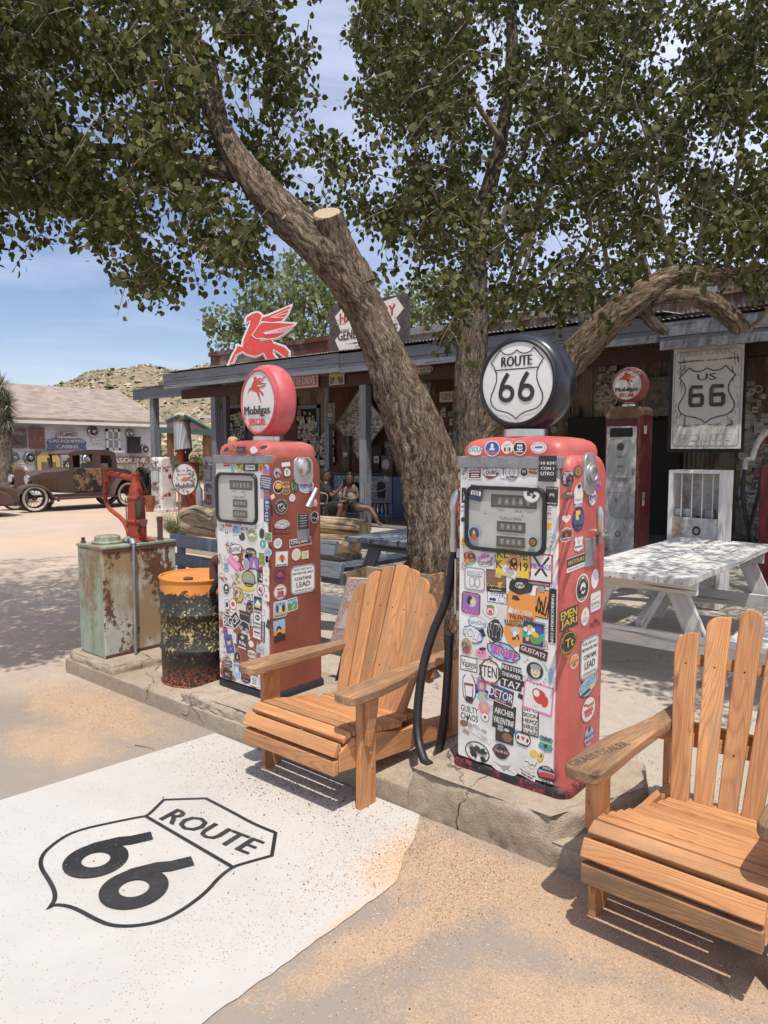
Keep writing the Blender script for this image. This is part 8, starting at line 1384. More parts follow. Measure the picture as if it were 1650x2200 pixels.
wsign('cabins_sign', 'dark blue sign reading GAS-EQUIPPED CABINS on the shed wall', 475, 572, 285, 88, lambda A, w, h: (A.text('GAS-EQUIPPED', 0, h*.20, h*.30, (.6, .58, .55), w=w*.9, bold=.008), A.text('CABINS', 0, -h*.24, h*.30, (.6, .58, .55), w=w*.54, bold=.008)), (.05, .08, .24), pts=[(-1, .2), (-.9, .7), (-.5, 1), (.5, 1), (.9, .7), (1, .2), (.92, -.3), (1, -1), (-1, -1), (-.92, -.3)])
wsign('flamo_sign', 'white topped sign reading FLAMO above the blue cabins sign', 475, 508, 145, 55, lambda A, w, h: (A.line([(-.46*w, -.4*h), (-.46*w, .3*h), (0, .42*h), (.46*w, .3*h), (.46*w, -.4*h)], .02, (.3, .04, .04)), A.text('FLAMO', 0, 0, h*.5, (.03, .03, .04), w=w*.75, bold=.012)), (.58, .57, .55), pts=[(-1, -1), (1, -1), (1, .6), (0, 1), (-1, .6)], th=.05)
wsign('truck_sign', 'rusty sign with a yellow shape painted on it, below the red tin sign', 343, 697, 180, 150, lambda A, w, h: (A.poly([(-.46*w, -.48*h), (-.46*w, .2*h), (-.25*w, .46*h), (.3*w, .44*h), (.46*w, .1*h), (.46*w, -.48*h)], (.50, .38, .05)), A.rect(0, -.22*h, .6*w, .38*h, (.11, .055, .04))), (.12, .06, .045))
wsign('road_sign', 'yellow warning sign reading SLOW low on the shed wall beside the joshua tree', 120, 797, 112, 120, lambda A, w, h: (A.text('SLOW', .12*w, .22*h, h*.15, (.03, .03, .03), w=w*.5, rot=-.6, bold=.006), A.text('MEN', -.2*w, .1*h, h*.12, (.03, .03, .03), rot=-.6), A.text('WORKING', 0, -.2*h, h*.12, (.03, .03, .03), w=w*.5, rot=-.6)), (.50, .32, .03))
wsign('gasoline_sign', 'long dark red sign reading GASOLINE behind the old coupe', 900, 690, 330, 52, lambda A, w, h: A.text('GASOLINE', 0, 0, h*.62, (.55, .5, .42), w=w*.86, bold=.015), (.16, .03, .025))
wsign('small_plaque', 'small white plaque left of the shed window', 690, 548, 76, 40, lambda A, w, h: A.scrib(0, 0, w*.7, h*.3, (.4, .4, .4), .01, 6, 2), (.60, .60, .58))
wsign('route_plaque', 'small black plaque reading 66 behind the front of the old coupe', 462, 722, 32, 62, lambda A, w, h: A.text('66', 0, 0, h*.4, (.6, .6, .58), w=w*.7), (.02, .02, .02))
c = Z1(938, 583); b = MB(); b.box((XB+.03, c.y-.22, c.z-.28), (XB+.18, c.y+.22, c.z+.26)); b.box((XB+.03, c.y-.24, c.z+.26), (XB+.22, c.y+.24, c.z+.30)); tag(b.build('mailbox', 'black', None, bevel=.01), 'black mailbox on the shed wall right of the window', 'mailbox')
HC = None
for i, (zx, zy, r, lb) in enumerate(((653, 485, 38, 'large dark ringed hubcap above the blue cabins sign'), (917, 500, 31, 'hubcap above the black mailbox'), (1020, 612, 31, 'bright hubcap low near the right corner of the shed'), (97, 670, 34, 'hubcap below the Phillips sign, half behind the joshua tree'), (208, 672, 41, 'spoked hubcap left of the yellow painted sign'), (613, 683, 36, 'wire hubcap seen through the side window of the old coupe'), (530, 672, 26, 'small hubcap seen through the windscreen gap of the old coupe'))):
    c = Z1(zx, zy); rr2 = (Z1(zx, zy-r).z-c.z); T_ = thing('hubcap', lb, 'hubcap', (XB+.03, c.y, c.z), 0, 'hubcaps hung on the shed wall', world=False)
    b = MB(); b.lathe([(rr2, 0), (rr2*1.0, .05), (rr2*.86, .07), (rr2*.80, .045), (rr2*.35, .04), (rr2*.30, .09), (rr2*.15, .10), (0, .10)], (0, 0, 0), 'x', 28); b.build('disc', 'chrome', T_, True, ang=30)
    b = MB(); b.lathe([(rr2*1.04, 0), (rr2*1.04, .03), (rr2*.98, .04)], (0, 0, 0), 'x', 28); b.build('rim', 'black', T_, True)
    b = MB()
    for k in range(12): b.box((.044, -.012, rr2*.36), (.06, .012, rr2*.78), T=Matrix.Rotation(6.283*k/12, 4, 'X'))
    b.build('spokes', 'galvanised' if i % 2 else 'black', T_)
# ---- joshua tree at the left edge
n = NT('yucca', .7); g_ = n.new('ShaderNodeNewGeometry'); n.color(n.ramp(g_.outputs['Random Per Island'], [(0, (.10, .10, .05)), (.5, (.20, .21, .12)), (1, (.36, .33, .22))])); M['yucca'] = n.m
def spiky(parent, centers, n, L, seed, mat, name, wid=.02, down=0):
    r = np.random.RandomState(seed); b = MB()
    for c, R in centers:
        for i in range(n):
            d = r.normal(0, 1, 3); d[2] = d[2]*.8-down; d /= np.linalg.norm(d); o_ = Vector(c)+Vector(d)*R*r.uniform(.1, .7); D = Vector(d); S = D.cross(Vector((0, 0, 1))).normalized()*wid; e = o_+D*L*r.uniform(.6, 1.2)
            b.add([o_-S, o_+S, e], [(0, 1, 2)])
    return b.build(name, mat, parent)
JT = thing('joshua_tree', 'shaggy joshua tree cut off by the left edge in front of the white shed', 'tree', tuple(at(8, 1075, d=21))[:2]+(0,))
b = MB(); pt = [tuple(at(x, y, d=21)) for x, y in ((6, 1085), (10, 1010), (8, 950), (6, 900), (4, 860))]; limb(b, pt, [.26, .2, .19, .2, .2], 24, .08, .3, 3); b.build('trunk', 'bark_grey', JT, True, ang=180)
CJ = [tuple(at(x, y, d=21)) for x, y in ((6, 860), (16, 868), (0, 830), (-25, 850), (14, 900), (2, 905))]; spiky(JT, [(c, .35) for c in CJ], 330, .34, 4, 'yucca', 'crown', .015, .0)
n = NT('dry_thatch', .9); g_ = n.new('ShaderNodeNewGeometry'); n.color(n.ramp(g_.outputs['Random Per Island'], [(0, (.16, .12, .08)), (1, (.36, .29, .20))])); M['dry_thatch'] = n.m
spiky(JT, [(tuple(at(7, y, d=21)), .2) for y in range(905, 1070, 12)], 130, .26, 5, 'dry_thatch', 'dead_leaves', .014, 1.6)
# ---- the old coupe
rusty('car_rust', (.07, .042, .036), .6, 2.2, ((.04, .022, .018), (.13, .07, .05)), .75, soft=.3, second=(.10, .06, .05)); rusty('car_black', (.02, .019, .019), .52, 2.4, ((.16, .08, .05), (.30, .20, .11)), .5, soft=.05); plain('tyre', (.025, .024, .023), .85, .3, 8); plain('whitewall', (.62, .60, .56), .7, .12, 6); plain('cream', (.45, .38, .26), .7, .2, 8)
CX = -18.6; zc = lambda zx, zy, x=CX: (lambda p: (p.y, p.z))(at(zx/3.3, 780+zy/3.3, x=x))
CAR = thing('vintage_coupe', 'rusted 1920s style coupe with white wall tyres parked in front of the white shed', 'car', (-19.3, 9.8, 0))
W0, W1 = -18.80, -20.0   # near and far body sides
low = [zc(*p, W0) for p in ((230, 800), (300, 775), (430, 765), (505, 750), (510, 742), (830, 742), (900, 752), (985, 790), (1030, 880), (1035, 930), (810, 925), (430, 920), (245, 905), (225, 870))]
b = MB(); b.prism(low, (W0, 0, 0), (0, 1, 0), (0, 0, 1), W1-W0); bd = b.build('body', 'car_rust', CAR, bevel=.05, seg=3)
dr = [zc(*p, W0) for p in ((515, 750), (715, 745), (725, 905), (530, 912))]; b = MB(); b.prism(dr, (W0+.001, 0, 0), (0, 1, 0), (0, 0, 1), .02); dd = b.build('door', 'car_black', CAR, bevel=.01); qd = [zc(*p, W0) for p in ((722, 745), (815, 748), (815, 885), (732, 902))]; b = MB(); b.prism(qd, (W0+.001, 0, 0), (0, 1, 0), (0, 0, 1), .014); b.build('rear_quarter', 'car_rust', CAR, bevel=.01)
b = MB()
for k in range(15): y_, z_ = zc(272+k*10, 850, W0); b.box((W0, y_-.012, z_-.20), (W0+.015, y_+.012, z_+.12))
b.build('hood_louvres', 'old_iron', bd)
fw, rw = zc(263, 970), zc(925, 932)
fw = (fw[0], .365); rw = (rw[0], .365)
# cabin: roof on pillars with open windows
yF, yR = zc(505, 740, W0)[0], zc(825, 740, W0)[0]; zB = zc(600, 742, W0)[1]; zTp = zc(600, 640, W0)[1]
rp = [zc(*p, W0) for p in ((490, 640), (520, 622), (640, 614), (770, 616), (812, 632), (828, 690), (830, 745), (800, 745), (795, 690), (780, 655), (640, 646), (520, 655), (492, 660))]
for xx in (W0, W1+.05): b = MB(); b.prism(rp, (xx, 0, 0), (0, 1, 0), (0, 0, 1), -.05); b.build('roof_side', 'car_rust', CAR)
b = MB(); b.prism([zc(*p, W0) for p in ((488, 642), (520, 622), (640, 614), (770, 616), (815, 632), (815, 645), (770, 632), (640, 630), (520, 637), (490, 652))], (W0-.05, 0, 0), (0, 1, 0), (0, 0, 1), W1-W0+.1); b.build('roof', 'car_rust', CAR, bevel=.01)
b = MB(); b.prism([zc(*p, W0) for p in ((812, 632), (828, 690), (830, 745), (805, 745), (800, 690), (785, 650))], (W0-.05, 0, 0), (0, 1, 0), (0, 0, 1), W1-W0+.1); b.build('cab_back', 'car_rust', CAR)
for pl in (((498, 655), (512, 655), (520, 745), (508, 745)), ((655, 650), (712, 650), (715, 745), (658, 745)), ((480, 672), (492, 672), (510, 748), (500, 750))):
    for xx in (W0, W1+.05): b = MB(); b.prism([zc(*p, W0) for p in pl], (xx, 0, 0), (0, 1, 0), (0, 0, 1), -.05); b.build('pillar', 'car_rust', CAR)
b = MB(); y_, z_ = zc(545, 722, W0); b.tube([(W0-.45+.2*math.cos(a), y_+.10*math.sin(a), z_+.02+.17*math.sin(a)) for a in [6.283*k/20 for k in range(20)]], .016, 6, closed=True); b.build('steering_wheel', 'black', CAR, True)
b = MB(); b.box((W1+.15, zc(700, 742, W0)[0], zB-.2), (W0-.12, zc(790, 742, W0)[0], zB+.12)); b.build('seat', 'cream', CAR, bevel=.05)
def fender(pts, x0, w, name='fender'):
    b = MB(); P_ = spl([(x0, *zc(*p)) for p in pts], 5); rings = []
    for i, p in enumerate(P_):
        t = (P_[min(i+1, len(P_)-1)]-P_[max(i-1, 0)]).normalized(); nn = Vector((0, -t.z, t.y)); nn = nn if nn.z > 0 else -nn; r_ = []
        for k in range(9): a = math.pi*k/8; r_.append(p+Vector((-w/2+w/2*math.cos(a), 0, 0))+nn*(.055*math.sin(a)**.7-.02))
        for k in range(8, -1, -1): a = math.pi*k/8; r_.append(p+Vector((-w/2+(w/2-.02)*math.cos(a), 0, 0))+nn*(.055*math.sin(a)**.7-.045))
        rings.append(r_)
    b.loft(rings); return b.build(name, 'car_rust', CAR, True, ang=60)
for x0 in (CX+.05, W1+.12):
    fender(((140, 925), (160, 888), (215, 868), (285, 872), (345, 905), (385, 950), (420, 975)), x0, .36); fender(((800, 935), (822, 870), (865, 815), (925, 795), (985, 815), (1025, 870), (1040, 915)), x0, .36)
    b = MB(); a_, c_ = zc(415, 970), zc(810, 935); b.box((x0-.34, a_[0], .30), (x0-.02, c_[0]+.1, .35)); b.build('running_board', 'car_rust', CAR, bevel=.01)
b = MB(); b.prism([zc(*p, W0) for p in ((395, 930), (815, 905), (815, 935), (400, 965))], (W0+.03, 0, 0), (0, 1, 0), (0, 0, 1), .03); b.build('sill_panel', 'car_rust', CAR)
for x, yz in ((CX-.16, fw), (CX-.16, rw), (W1+.1, fw), (W1+.1, rw)):
    O = (x, yz[0], yz[1]); b = MB(); b.lathe([(.24, -.05), (.30, -.062), (.345, -.055), (.365, -.03), (.365, .03), (.345, .055), (.30, .062), (.24, .05)], O, 'x', 40, cap=(0, 0)); wh = b.build('wheel', 'tyre', CAR, True, ang=180)
    b = MB(); b.lathe([(.262, .061), (.275, .066), (.315, .066), (.325, .062)], O, 'x', 40, cap=(0, 0)); b.build('whitewall', 'whitewall', wh, True)
    b = MB(); b.lathe([(.245, -.03), (.25, .04), (.235, .05), (.225, .03), (.225, -.03)], O, 'x', 40, cap=(0, 0)); b.lathe([(.06, -.03), (.06, .06), (.04, .075), (0, .078)], O, 'x', 18)
    for k in range(14): a = 6.283*k/14; b.tube([(O[0]+.02, O[1]+.05*math.cos(a), O[2]+.05*math.sin(a)), (O[0]+.01, O[1]+.232*math.cos(a+.15), O[2]+.232*math.sin(a+.15))], .006, 5)
    b.build('rim', 'old_iron', wh, True, ang=60)
for xx in (W0+.0, W1+.25): y_, z_ = zc(205, 832, W0); b = MB(); b.lathe([(.03, 0), (.09, .05), (.12, .12), (.12, .14), (.10, .15), (0, .155)], (xx-.12, y_+.12, z_+.02), (Vector((1, 0, 0)), Vector((0, 0, 1)), Vector((0, -1, 0))), 20); b.build('headlight', 'chrome', CAR, True)
y_, z_ = zc(228, 840, W0); b = MB(); b.prism(rrect(.55, .62, .08, 4), ((W0+W1)/2, y_-.02, z_-.0), (1, 0, 0), (0, 0, 1), .05); b.build('radiator', 'old_iron', CAR, bevel=.01)
y_, z_ = zc(1050, 815, W0); b = MB(); b.lathe([(.26, -.05), (.35, -.04), (.36, 0), (.35, .04), (.26, .05)], (-19.3, y_+.1, z_-.03), 'y', 32, cap=(0, 0)); b.lathe([(.26, 0), (.05, .03), (0, .03)], (-19.3, y_+.1, z_-.03), 'y', 20); b.build('spare_wheel', 'tyre', CAR, True, ang=60)
# second wreck at the left edge
WK = thing('car_wreck', 'dark rusty car wreck cut off by the left edge, in front of the old coupe', 'car', (-18.6, 6.9, 0)); X2 = -18.0
q_ = [zc(*p, X2) for p in ((-320, 900), (-160, 850), (20, 862), (90, 872), (130, 905), (150, 960), (148, 1000), (100, 1015), (-320, 1020))]
b = MB(); b.prism(q_, (X2, 0, 0), (0, 1, 0), (0, 0, 1), -1.3); b.build('body', 'car_rust', WK, bevel=.09, seg=4)
q_ = [zc(*p, X2+.1) for p in ((-120, 1010), (-90, 930), (-20, 900), (50, 920), (95, 960), (110, 1012))]; b = MB(); b.prism(q_, (X2+.12, 0, 0), (0, 1, 0), (0, 0, 1), -.3); b.build('fender', 'car_rust', WK, bevel=.05, seg=3)
# ---- pumps and oddments beside the yard
Z4 = lambda zx, zy, **k: at(310+zx/7.86, 880+zy/7.86, **k)
def yard_pump(label, zx0, zx1, zx2, ztop, zbot, tone, side, texts):
    base = Z4(zx0, zbot, z=0.0); yy = base.y; xL = Z4(zx0, zbot, y=yy).x; xR = Z4(zx1, zbot, y=yy).x; zt = Z4(zx0, ztop, y=yy).z-.02; dp = .45
    T_ = thing('gas_pump', label, 'gas pump', (xL, yy, 0), 0, 'white gas pumps in the yard'); prof = [(yy, .08), (yy, .8)]+arcpts(yy+.1, zt-.1, .1, 180, 90)+arcpts(yy+dp-.1, zt-.1, .1, 90, 0)+[(yy+dp, .8), (yy+dp, .08)]
    b = MB(); smoothbox(b, xL, xR, prof, 0, .04); bb = b.build('body', tone, T_, True); b = MB(); b.box((xL-.03, yy-.03, 0), (xR+.03, yy+dp+.03, .08)); b.build('base', tone, T_, bevel=.01); xm = (xL+xR)/2; w = xR-xL
    b = MB(); b.box((xL+.005, yy-.03, zt-.28), (xR-.005, yy, zt-.25)); b.build('brow_band', 'galvanised', T_); b = MB(); b.prism(rrect(w*.62, .34, .03, 3, xm, zt-.49), (0, yy-.001, 0), (1, 0, 0), (0, 0, 1), .015); b.build('dial_frame', 'galvanised', T_); b = MB(); b.prism(rrect(w*.52, .28, .02, 3, xm, zt-.49), (0, yy-.0165, 0), (1, 0, 0), (0, 0, 1), .003); b.build('dial_plate', 'dial_grey', T_)
    A = Art((xm, yy-.002, zt-.80), eps=.001); A.rect(0, 0, w*.6, .12, (.25, .25, .24)); A.text(texts[0], 0, 0, .05, (.05, .05, .05), w=w*.45)
    for (t, v, h, c_) in texts[1:]:
        if t == 'shield': A.poly([(x*.13, v+y*.15) for x, y in SHIELD], (.45, .08, .04)); A.text('66', 0, v-.02, .12, (.6, .58, .55))
        else: A.text(t, 0, v, h, c_, bold=.004)
    A.build('lettering', 'clean', T_); rq = random.Random(int(zx0))
    for k in range(14): A = Art((xm+rq.uniform(-.4, .4)*w, yy-.002, rq.choice((zt-.15, zt-.17, zt-1.2, zt-1.3, .3, .5))+rq.uniform(-.05, .05)), eps=.0015); mini(A, rq, 0, 0, rq.uniform(.02, .04)); A.build('sticker', 'matte', T_)
    if side:
        A = Art((xR+.001, yy+dp/2, zt-.5), (0, 1, 0), (0, 0, 1), .001); A.rect(0, .25, .12, .02, (.1, .1, .1)); A.ell(.03, 0, .05, .06, (.25, .03, .03)); A.poly([(-.05, -.45), (.02, -.38), (.06, -.5), (0, -.52)], (.3, .05, .03)); A.build('side_decal', 'clean', T_)
rusty('yard_pump_white', (.66, .65, .63), .30, 3.5, ((.25, .05, .03), (.34, .12, .07)), .45, soft=.04)
yard_pump('white gas pump at the left of the round Mobiloil sign', 120, 300, 490, 790, 1720, 'yard_pump_white', True, ['REGULAR', ('66', -.33, .12, (.08, .08, .08)), ('ROUTE', -.22, .05, (.3, .3, .3))])
yard_pump('white gas pump right of the Mobiloil sign beside the porch post', 1000, 1180, 1200, 780, 1660, 'yard_pump_white', False, ['PREMIUM', ('shield', -.38, 0, 0)])
GV = thing('visible_pump', 'tall old glass cylinder gas pump with a red neck, leaning above the Mobiloil sign', 'gas pump', tuple(Z4(770, 1740, z=0)))
dg = 17.9; gp = lambda x, y: Vector(Z4(x, y, d=dg)); b = MB(); b.tube([gp(665, 680), gp(625, 200)], [.21, .205], 24); n = NT('ribbed_cylinder', .35, .5); n.color(n.mix(n.rng(n.wave(n.obj((1, 1, .01)), 6, 0), .3, .7), (.33, .33, .33), (.52, .52, .53))); M['ribbed_cylinder'] = n.m; b.build('cylinder', 'ribbed_cylinder', GV, True, ang=50)
b = MB(); b.tube([gp(625, 212), gp(624, 180)], .235, 24); b.build('cap', 'old_iron', GV, True, ang=50); b = MB(); b.tube([gp(665, 690), gp(663, 678)], .225, 24); b.build('cylinder_base', 'old_iron', GV, True, ang=50)
for dxx in (-95, 95): b = MB(); b.tube([gp(665+dxx, 680), gp(625+dxx, 200)], .013, 8); b.build('tie_rod', 'galvanised', GV, True)
b = MB(); b.tube([gp(620, 880), gp(618, 690)], .10, 16); b.build('neck', 'pump_orange', GV, True, ang=50); b = MB(); b.tube([gp(700, 900), gp(720, 760), gp(760, 680), gp(800, 670)], .05, 10); b.build('nozzle', 'black', GV, True)
b = MB(); p, q = gp(615, 1400), gp(770, 1740); b.box((p.x, p.y, .05), (q.x+.1, p.y+.35, 1.3)); b.build('base', 'pump_maroon', GV, bevel=.02)
dl_ = 16.6; LS = thing('lollipop_sign', 'round white sign reading Mobiloil on a thin iron post, paint chipped', 'sign', tuple(at(410, 1112, z=0)))
c = Vector(Z4(692, 1178, d=dl_)); fz = (-Vector((CF[0], CF[1], 0))).normalized(); fz = (Matrix.Rotation(R_(-12), 3, 'Z')@fz); rt = Vector((0, 0, 1)).cross(fz); rx = 225/7.86/FPX*dl_; ry = 275/7.86/FPX*dl_
b = MB(); b.lathe([(ry*.93, .02), (ry, .025), (ry, -.025), (ry*.93, -.02)], c, (rt*.86, Vector((0, 0, 1)), fz), 48, cap=(1, 0)); b.build('rim', 'old_iron', LS, True, ang=40)
A = Art(c+fz*.027, rt, (0, 0, 1), .0015); k = ry; A.ell(0, 0, k*.80, k*.94, (.55, .54, .52), 40); A.text('Ask for', -.25*k, .55*k, .17*k, (.03, .03, .03), w=.65*k); A.text('Gargoyle', -.05*k, .30*k, .14*k, (.04, .04, .04), w=.9*k, rot=.08); A.poly([(-.25*k, -.0*k), (0, .15*k), (.3*k, .1*k), (.35*k, -.02*k), (.05*k, -.12*k), (-.2*k, -.1*k)], (.45, .05, .03)); A.text('Mobiloil', .02*k, -.38*k, .32*k, (.02, .02, .02), w=1.25*k, rot=.10, bold=.006)
rq = random.Random(6)
for i in range(26): a = rq.uniform(0, 6.28); rr = rq.uniform(.5, .93)*k; A.ell(.86*rr*math.cos(a), rr*math.sin(a), rq.uniform(.02, .07)*k, rq.uniform(.02, .08)*k, (.045, .03, .025), 8)
for i in range(9): A.ell(rq.uniform(.25, .7)*k, rq.uniform(.1, .6)*k, rq.uniform(.04, .1)*k, rq.uniform(.04, .09)*k, (.05, .035, .03), 8)
A.build('sign_face', 'weathered_sign', LS); g_ = at(410, 1112, z=0); b = MB(); b.tube([tuple(g_), (c.x, c.y, c.z-ry*.9)], .02, 8); b.build('post', 'old_iron', LS, True)
rusty('drum_old', (.36, .26, .13), .5, 4, ((.24, .09, .04), (.36, .18, .08)), .7, second=(.24, .28, .18)); p, q = Z4(415, 1760, z=0), Z4(615, 1760, z=0); r_ = (q-p).length/2; m_ = (p+q)/2+Vector((0, .28, 0))
b = MB(); b.lathe([(r_, 0), (r_, .28), (r_+.012, .30), (r_, .32), (r_, .58), (r_+.012, .60), (r_, .62), (r_, .88), (r_-.02, .88), (0, .87)], m_, n=36); tag(b.build('drum', 'drum_old', None, True, ang=50), 'peeling tan drum beside the left white pump in the yard', 'drum')
p = Z4(100, 1725, z=0); rusty('bucket_orange', (.36, .12, .05), .4, 5, ((.16, .06, .03), (.28, .12, .06)), .7); b = MB(); b.lathe([(.10, 0), (.12, .2), (.135, .22), (.135, .40), (.145, .42), (.13, .42), (.11, .2), (0, .1)], p, n=24); tag(b.build('bucket', 'bucket_orange', None, True, ang=50), 'rusty orange bucket standing left of the first white yard pump', 'bucket')
p = Z4(815, 1680, d=17.0); b = MB(); b.lathe([(.0, 0), (.075, .0), (.08, .05), (.08, .42), (.03, .50), (0, .50)], (p.x, p.y, p.z), n=18); b.box((p.x-.015, p.y-.015, .0), (p.x+.015, p.y+.015, p.z+.02)); tag(b.build('extinguisher', 'pump_orange', None, True, ang=50), 'red fire extinguisher shape below the Mobiloil sign', 'extinguisher')
p = Z4(925, 1730, d=17.8); b = MB(); b.lathe([(0, 0), (.10, 0), (.10, .62), (.05, .70), (.04, .85), (0, .85)], (p.x, p.y, 0), n=18); tag(b.build('gas_cylinder', 'galvanised', None, True, ang=50), 'grey gas cylinder left of the second white yard pump', 'cylinder')
# ---- open shelter with a green roof, further back
plain('green_metal', (.05, .09, .07), .5, .2, 2); plain('pale_roof', (.50, .51, .50), .5, .1, 2); plain('shelter_post', (.16, .07, .03), .7, .2, 4)
PV = thing('picnic_shelter', 'open shelter with a dark green edged metal roof beyond the shed', 'shelter', tuple(at(395, 1010, d=38))[:2]+(0,)); dP = 38
E = [Vector(at(x, y, d=d)) for x, y, d in ((326, 922, 36), (455, 929, 36), (470, 926, 44), (345, 918, 44))]; rA, rB = Vector(at(385, 897, d=40)), Vector(at(398, 897, d=40))
b = MB(); b.add([E[0], E[1], E[2], E[3], rA, rB], [(1, 2, 5), (2, 3, 4, 5), (3, 0, 4)]); b.build('roof', 'pale_roof', PV); b = MB(); b.add([E[0], E[1], rB, rA], [(0, 1, 2, 3)]); b.build('underside_fill', 'dark_beam', PV)  # dark sheet across the roof front stands for the shaded open underside
b = MB(); b.bar(E[0], E[1], .3, .3, (0, 0, 1)); b.bar(E[0]+Vector((0, 0, .1)), rA+Vector((0, 0, .1)), .15, .15); b.bar(E[1]+Vector((0, 0, .1)), rB+Vector((0, 0, .1)), .15, .15); b.build('roof_edge', 'green_metal', PV)
for px, dd in ((366, 36.2), (443, 36.2), (340, 43), (450, 43)): p = at(px, 950, d=dd); b = MB(); b.box((p.x-.12, p.y-.12, 0), (p.x+.12, p.y+.12, E[0].z)); b.build('post', 'shelter_post', PV)
p, q = at(436, 898, d=30), at(470, 898, d=30); b = MB(); b.prism([(0, 0), (3, 0), (3, .12), (0, .12)], (p.x, p.y, p.z), (CR[0], CR[1], 0), (0, 0, 1), -2.5); BR = b.build('roof', 'pale_roof', None); tag(BR, 'pale flat roof edge peeking out left of the first porch post', 'roof')
# ---- hill
ridge = [(-1500, 900), (-200, 880), (0, 860), (130, 838), (200, 812), (255, 802), (300, 795), (345, 792), (400, 800), (450, 786), (520, 770), (620, 765), (760, 790), (900, 830), (1200, 880), (3200, 900)]
def rz(px): 
    for (a, b_), (c, d) in zip(ridge, ridge[1:]):
        if px <= c: return b_+(d-b_)*(px-a)/(c-a)
    return 900
HV = []; nx, ny = 260, 60
def hpt(px, d):
    t = max(0, min(1, (d-62)/(150-62))); s = t*t*(3-2*t)*.55+t*.45; hh_ = (970-rz(px))/FPX*150; back = max(0, 1-max(0, d-150)/90); g = at(px, 1100, d=d)
    return Vector((g.x, g.y, max(-.3, hh_*s*back+(noise.noise(Vector((g.x*.05, g.y*.05, 0)))*2.2+noise.noise(Vector((g.x*.17, g.y*.17, 3)))*.9)*min(1, t*3)*back-.05+EYE*s*back)))
for j in range(ny):
    d = 60+(240-60)*j/(ny-1)
    for i in range(nx): HV.append(tuple(hpt(-1500+4600*i/(nx-1), d)))
me = bpy.data.meshes.new('hill'); me.from_pydata(HV, [], [(j*nx+i, j*nx+i+1, (j+1)*nx+i+1, (j+1)*nx+i) for j in range(ny-1) for i in range(nx-1)]); me.polygons.foreach_set('use_smooth', [True]*len(me.polygons))
n = NT('hill_mat', .95); P = n.wpos(); a = n.noise(P, .12, 8, .7); f = n.noise(P, 1.1, 6, .7); n.color(n.mix(n.rng(f, .48, .6, 0, .75), n.mix(n.rng(a, .35, .65), (.25, .185, .11), (.30, .23, .145)), (.13, .125, .065))); n.bump(f, .8, .5); me.materials.append(n.m)
o = bpy.data.objects.new('hill', me); COL.objects.link(o); tag(o, kind='structure')
n = NT('scrub', .9); g_ = n.new('ShaderNodeNewGeometry'); n.color(n.ramp(g_.outputs['Random Per Island'], [(0, (.055, .065, .03)), (.35, (.11, .115, .055)), (.5, (.17, .15, .08)), (.6, (.30, .23, .15)), (1, (.48, .38, .27))])); M['scrub'] = n.m
r = np.random.RandomState(4); b = MB(); ico = [(0, 0, 1), (.9, 0, .3), (.28, .85, .3), (-.72, .53, .3), (-.72, -.53, .3), (.28, -.85, .3)]; icf = [(0, 1, 2), (0, 2, 3), (0, 3, 4), (0, 4, 5), (0, 5, 1)]
for i in range(12000):
    px = r.uniform(-250, 720); d = r.uniform(62, 165)**1.0; g = hpt(px, d); s = r.uniform(.2, .62)*(1.0 if r.rand() < .9 else 1.8); R3 = Matrix.Rotation(r.uniform(0, 6.28), 3, 'Z'); b.add([g+(R3@Vector(v)+Vector(r.uniform(-.25, .25, 3)))*s*.75-Vector((0, 0, .2)) for v in ico], icf)
tag(b.build('hill_scrub', 'scrub'), kind='stuff')
r = np.random.RandomState(14); cs = []
for i in range(42): px = r.uniform(250, 520); d = r.uniform(34, 60); g = at(px, 1100, d=d); cs.append((g.x, g.y, r.uniform(.5, 1.3), r.uniform(.6, 1.3)))
C = []
for (x, y, h, w) in cs:
    m = int(260*w); a = r.normal(0, 1, (m, 3)); a /= np.linalg.norm(a, axis=1)[:, None]; c = a*r.uniform(.4, 1, (m, 1))*np.array([w, w, h*.7])+np.array([x, y, h*.6]); C.append(c[c[:, 2] > 0])
C = np.concatenate(C); leaf_mat('leaf_scrub', (.10, .11, .05), (.16, .165, .08), (.30, .27, .14), .2, .8); o = leaf_mesh('desert_scrub', C, r.normal(0, 1, C.shape), .16, r, 'leaf_scrub', None, 0); tag(o, kind='stuff')
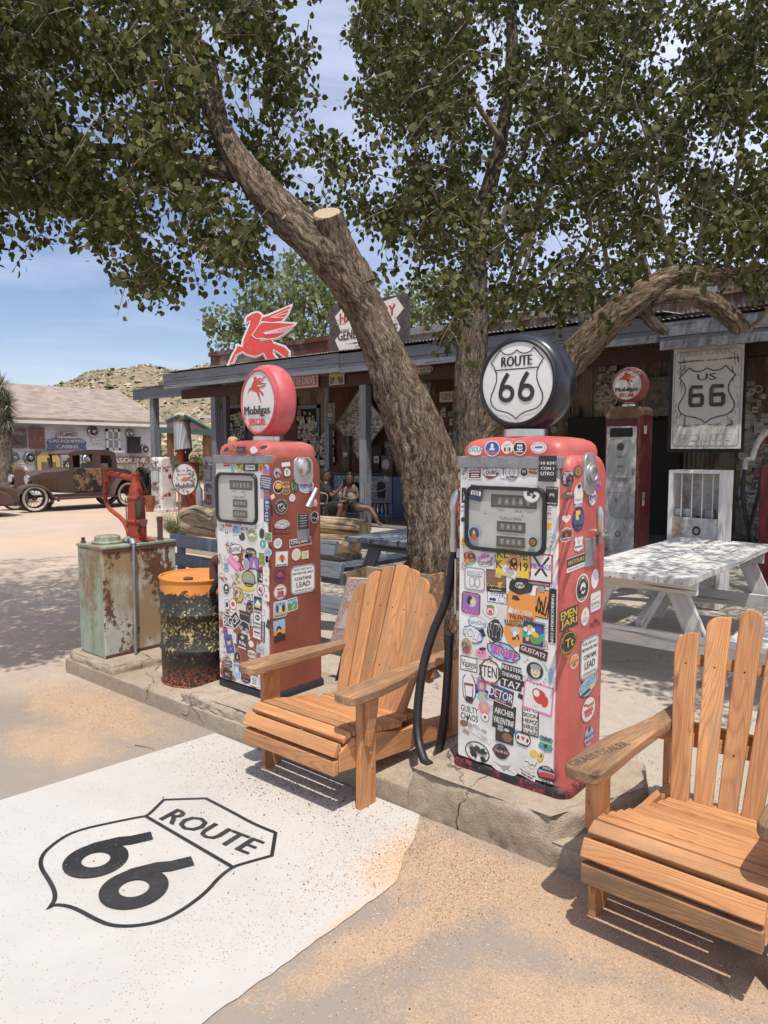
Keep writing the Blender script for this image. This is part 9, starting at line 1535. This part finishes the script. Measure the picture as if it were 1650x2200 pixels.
# ---- green bush, grass tufts, yucca by the car
def bush(name, label, px, py, n, R, H, seed, mat='leaf_bush', L=.20, w=.0035):
    g = at(px, py, z=0); rr = random.Random(seed); b = MB()
    for i in range(n):
        a = rr.uniform(0, 6.28); e = rr.uniform(.25, 1)**.7; tip = g+Vector((math.cos(a)*R*e, math.sin(a)*R*e, H*rr.uniform(.5, 1)*(1.15-e*.5))); st = g+Vector((math.cos(a)*.06, math.sin(a)*.06, 0)); mid = st.lerp(tip, .55)+Vector((0, 0, H*.12)); S = (tip-st).cross(Vector((0, 0, 1))).normalized()*w
        b.add([st-S, st+S, mid+S*1.3, tip, mid-S*1.3], [(0, 1, 2, 4), (4, 2, 3)])
        for k in range(5): t = rr.uniform(.4, 1); q = st.lerp(tip, t)+Vector((0, 0, H*.10)); dv = Vector((rr.uniform(-1, 1), rr.uniform(-1, 1), rr.uniform(0, 1.4))).normalized()*L*rr.uniform(.3, .7); S2 = dv.cross(Vector((0, 0, 1))).normalized()*w; b.add([q-S2, q+S2, q+dv], [(0, 1, 2)])
    o = b.build(name, mat, None); tag(o, label, 'bush'); return o
n = NT('leaf_bush', .7); g_ = n.new('ShaderNodeNewGeometry'); n.color(n.ramp(g_.outputs['Random Per Island'], [(0, (.07, .10, .03)), (.6, (.16, .20, .07)), (1, (.30, .30, .15))])); M['leaf_bush'] = n.m
n = NT('leaf_dry', .8); g_ = n.new('ShaderNodeNewGeometry'); n.color(n.ramp(g_.outputs['Random Per Island'], [(0, (.16, .15, .07)), (1, (.42, .38, .24))])); M['leaf_dry'] = n.m
bush('bush', 'small wispy green bush between the rusty tank and the gnarled log', 388, 1163, 420, .42, .55, 3)
bush('yucca_clump', 'pale spiky yucca clump behind the back of the old coupe', 305, 1080, 500, .9, 1.25, 5, 'yucca', .5, .012)
bush('grass_tuft', 'dry grass tuft in front of the coupe front wheel', 104, 1092, 90, .22, .35, 6, 'leaf_dry', .12, .006)
bush('grass_tuft', 'dry grass tuft beside the car wreck near the left edge', 46, 1092, 110, .3, .3, 7, 'leaf_dry', .12, .006)
bush('grass_tuft', 'pale grass tuft beside the rear wheel of the coupe', 322, 1068, 110, .3, .45, 8, 'leaf_bush', .12, .006)
print('objects', len(bpy.data.objects))
